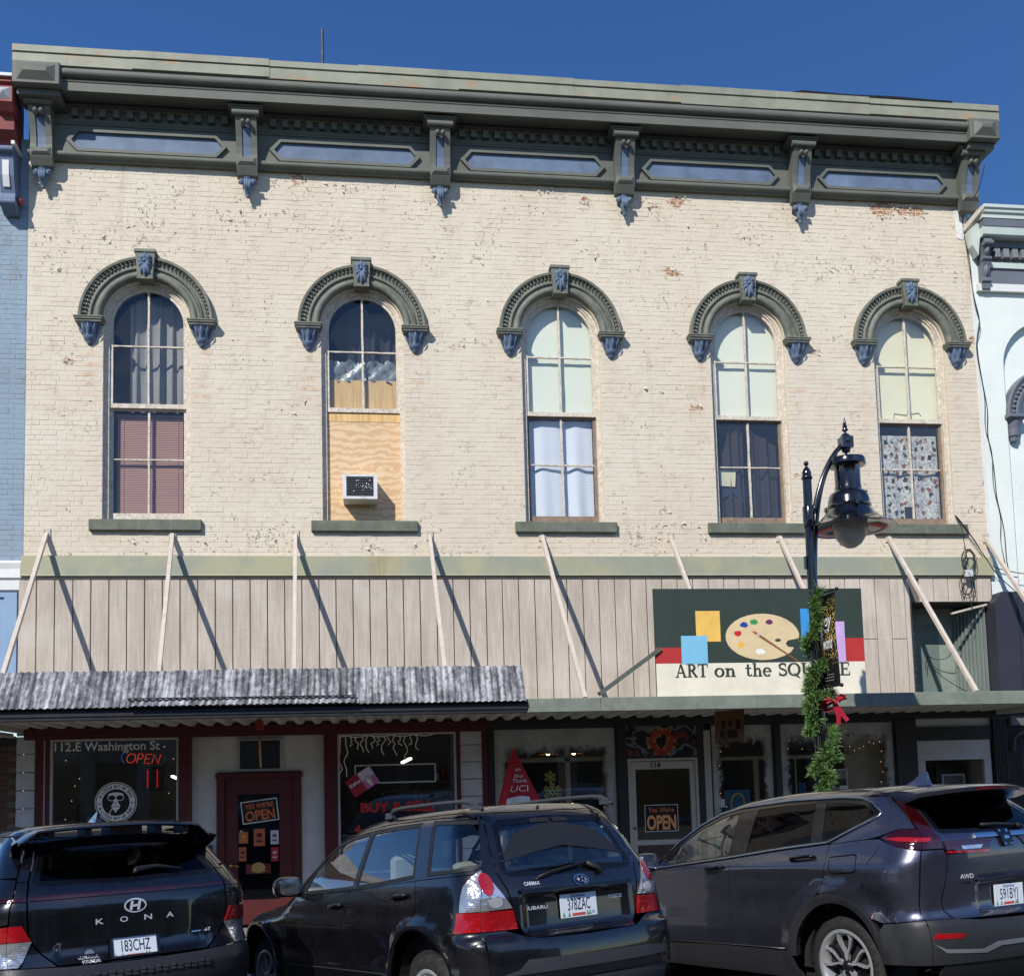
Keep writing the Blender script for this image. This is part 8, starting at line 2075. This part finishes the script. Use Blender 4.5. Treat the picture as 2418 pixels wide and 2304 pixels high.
    c.panel('tail_lamp', [('rear', [(.715, .63), (.69, .66), (.635, .788)]+cl2[::-1]), ('side', s2+[(s2[-1][0]+.2, .788), (s2[0][0]+.17, .63)])], LCLR, .012, gap=.001, h=.03, mirror=True)
    # bumper
    cyb = cy(.36, .625, 7); bsd = [(p[0], p[2]) for p in c.corner(Zs(.36, .625, 7))]
    c.panel('bumper_side', [('rear', [(.495, .615), (.585, .70), (.648, .785), (.69, .655), (.71, .625)])], PNT, .004, mirror=True)
    c.panel('rear_bumper', [('rear', [(.68, .62), (.44, .605), (0, .595), (-.44, .605), (-.68, .62)]+[(-y, z) for y, z in cyb[::-1]]+[(-.6, .36), (0, .36), (.6, .36)]+cyb)], CL, .012, gap=.001)
    c.panel('rear_bumper_end', [('side', bsd+[(.28, .62), (.33, .5), (.31, .36)])], CL, .012, gap=.001, mirror=True)
    GRD = M('bumper_grey_mesh', (62, 63, 66), .5)
    for r_ in range(2):          # slanted blocks of the bumper insert
        for k in range(20):
            y0 = .50-k*.05; z0 = .555-.022*r_-.004*(k % 2)
            c.panel('bumper_slat', [('rear', [(y0, z0), (y0-.036, z0), (y0-.046+.0, z0-.016), (y0-.010, z0-.016)])], GRD, .020, gap=0, rim=.008, h=.06)
    c.panel('lower_bumper', [('rear', [(.70, .358), (-.70, .358), (-.6, .24), (.6, .24)])], PLASTIC, .004)
    # spoiler: raised wing with slots on struts
    so_ = bpy.data.objects.new('spoiler', None); link(so_, root)
    rows = []
    for u in np.linspace(-1, 1, 25):
        y = .66*u; xe = .16+.20*abs(u)**2; zt_ = 1.515-.03*u*u-.075*max(0, abs(u)-.82)/.18
        rows.append([(xe+.26, y*.98, zt_+.012), (xe+.10, y, zt_+.012), (xe, y, zt_-.004), (xe-.002, y, zt_-.018), (xe+.02, y, zt_-.028), (xe+.24, y*.97, zt_-.018)])
    mb = MB(); mb.grid(rows); mb.add(rows[0], [tuple(range(6))]); mb.add(rows[-1], [tuple(range(5, -1, -1))]); auto_smooth(mb.build('wing', PNT, so_), 50)
    for yy in (-.46, -.24, .24, .46):
        mb = MB(); xe = .16+.2*(yy/.66)**2; mb.box(xe+.06, xe+.24, yy-.022, yy+.022, 1.43, 1.495); mb.build('strut', PNT, so_)
    mb = MB(); mb.box(.21, .40, -.11, .11, 1.435, 1.49); mb.build('centre_strut', PNT, so_); mb = MB(); mb.box(.20, .215, -.095, .095, 1.455, 1.482); mb.build('high_stop_lamp', LDRED, so_)
    for sg in (1, -1):
        mb = MB(); mb.add([(.40, sg*.655, 1.425), (.60, sg*.63, 1.46), (.85, sg*.60, 1.48), (.52, sg*.66, 1.30), (.40, sg*.70, 1.36), (.33, sg*.70, 1.40)], [(0, 1, 2, 3, 4, 5)] if sg > 0 else [(5, 4, 3, 2, 1, 0)]); mb.add([(.40, sg*.60, 1.42), (.60, sg*.58, 1.45), (.85, sg*.56, 1.47), (.52, sg*.60, 1.30), (.40, sg*.64, 1.36), (.33, sg*.645, 1.40)], [(5, 4, 3, 2, 1, 0)] if sg > 0 else [(0, 1, 2, 3, 4, 5)]); mb.build('side_blade', PNT, so_)
    lo = [[(.27+.18*abs(u)**2, .58*u, 1.437-.03*u*u), (.36+.16*abs(u)**2, .58*u, 1.375-.02*u*u)] for u in np.linspace(-1, 1, 17)]
    mb = MB(); mb.grid(lo); mb.build('under_lip', GLOSSB, so_, True)
    # badges and plate
    c.flatpoly('badge', arc(.0, .955, .075, 0, 360, 32, .047)[:-1], BDG, off=.006); c.flatpoly('badge', arc(.0, .955, .064, 0, 360, 32, .037)[:-1], PNT, off=.0075)
    for pts in ([(.040, .925), (.022, .925), (.010, .985), (.028, .985)], [(-.010, .925), (-.028, .925), (-.040, .985), (-.022, .985)], [(.024, .945), (.018, .96), (-.024, .965), (-.018, .95)]): c.flatpoly('badge_letter', pts, BDG, off=.009)
    for ch_, yy in zip('KONA', (.235, .075, -.085, -.235)): c.lettering(ch_, (yy, .855), .034, BDG, bold=.015, width=.052)
    c.lettering('1.6T', (-.50, .735), .022, BDG, bold=.02, width=.05); c.flatpoly('badge_bar', [(-.40, .745), (-.40, .735), (-.47, .735), (-.47, .745)], CHR, off=.005)
    pl, p, xd, zd, n, tx = c.plate(.0, .685, '183CHZ', frame=GLOSSB)
    v, f = text_geo('www.GlenbrookHyundai.com', .015); xs = [q[0] for q in v]; k = .27/(max(xs)-min(xs))
    mesh_obj('frame_lettering', [p+xd*(x*k)+zd*(-.080+y)+n*.0125 for x, y in v], f, LW, pl)
    c.lettering('GLENBROOK', (.30, .64), .02, BDG, width=.13, bold=.02); c.lettering('HYUNDAI', (.29, .615), .018, BDG, width=.11, bold=.02); c.flatpoly('dealer_badge', arc(.29, .67, .03, 0, 180, 14, .028), M('dealer_grey', (120, 126, 134), .4), off=.005)
    c.stick('wiper_arm', [(-.04, 1.155), (-.05, 1.175), (-.2, 1.19), (-.36, 1.16)], [.02, .022, .016, .01], PLASTIC, 'rear', .02)
    handle(c, 2.12, .97, 1.92, .985, PNT); handle(c, 1.10, 1.02, .93, 1.04, PNT); mirror_shell(c, 2.86, 1.08, .80, PNT, CHR)
    for xx in (.78, 3.42): wheel(c, xx, .80, .34, 'split', w=.21)
    shield(c)
    for y in (.37, -.37): seat(c, 2.05, y, .42, SEATD)
    for y in (.36, -.36): seat(c, 1.2, y, .45, SEATD, .56, .52)
    B('dashboard', TRIM, root, 2.65, 3.0, -.68, .68, .75, 1.0); B('parcel_floor', TRIM, root, .25, 1.0, -.6, .6, .6, .64)
    B('inner_trim', TRIM, root, .3, 3.0, .70, .72, .3, 1.0); B('inner_trim', TRIM, root, .3, 3.0, -.72, -.70, .3, 1.0); B('inner_trim', TRIM, root, .22, .26, -.55, .55, .3, 1.05)
build_kona()
# ================================================================== far side of the street (mirrored in glass and paint)
far = bpy.data.objects.new('far_street_side', None); link(far); tag(far, kind='structure')
BRF = M('far_brick', (110, 80, 66), .85, var=.2); FCR = M('far_stone', (164, 158, 146), .85, var=.15); FWD = M('far_window', (30, 34, 40), .2)
xx = -34; r = random.Random(4); k = 0
while xx < 40:
    w = r.uniform(6, 9); hh_ = r.uniform(7.5, 10); m = (BRF, FCR)[k % 2]
    B('facade', m, far, xx, xx+w-.03, -40, -30, -.2, hh_); B('parapet', FCR, far, xx-.02, xx+w-.05, -30, -29.75, hh_-.5, hh_+.1)
    n = int(w//2)
    for j in range(n):
        a = xx+(j+.5)*w/n; B('opening', FWD, far, a-.5, a+.5, -30, -29.97, 4.6, 6.6); B('opening', FWD, far, a-.8, a+.8, -30, -29.97, .6, 2.9)
    xx += w; k += 1
B('far_pavement', CONC, far, -60, 60, -30, -26, -.3, .05)
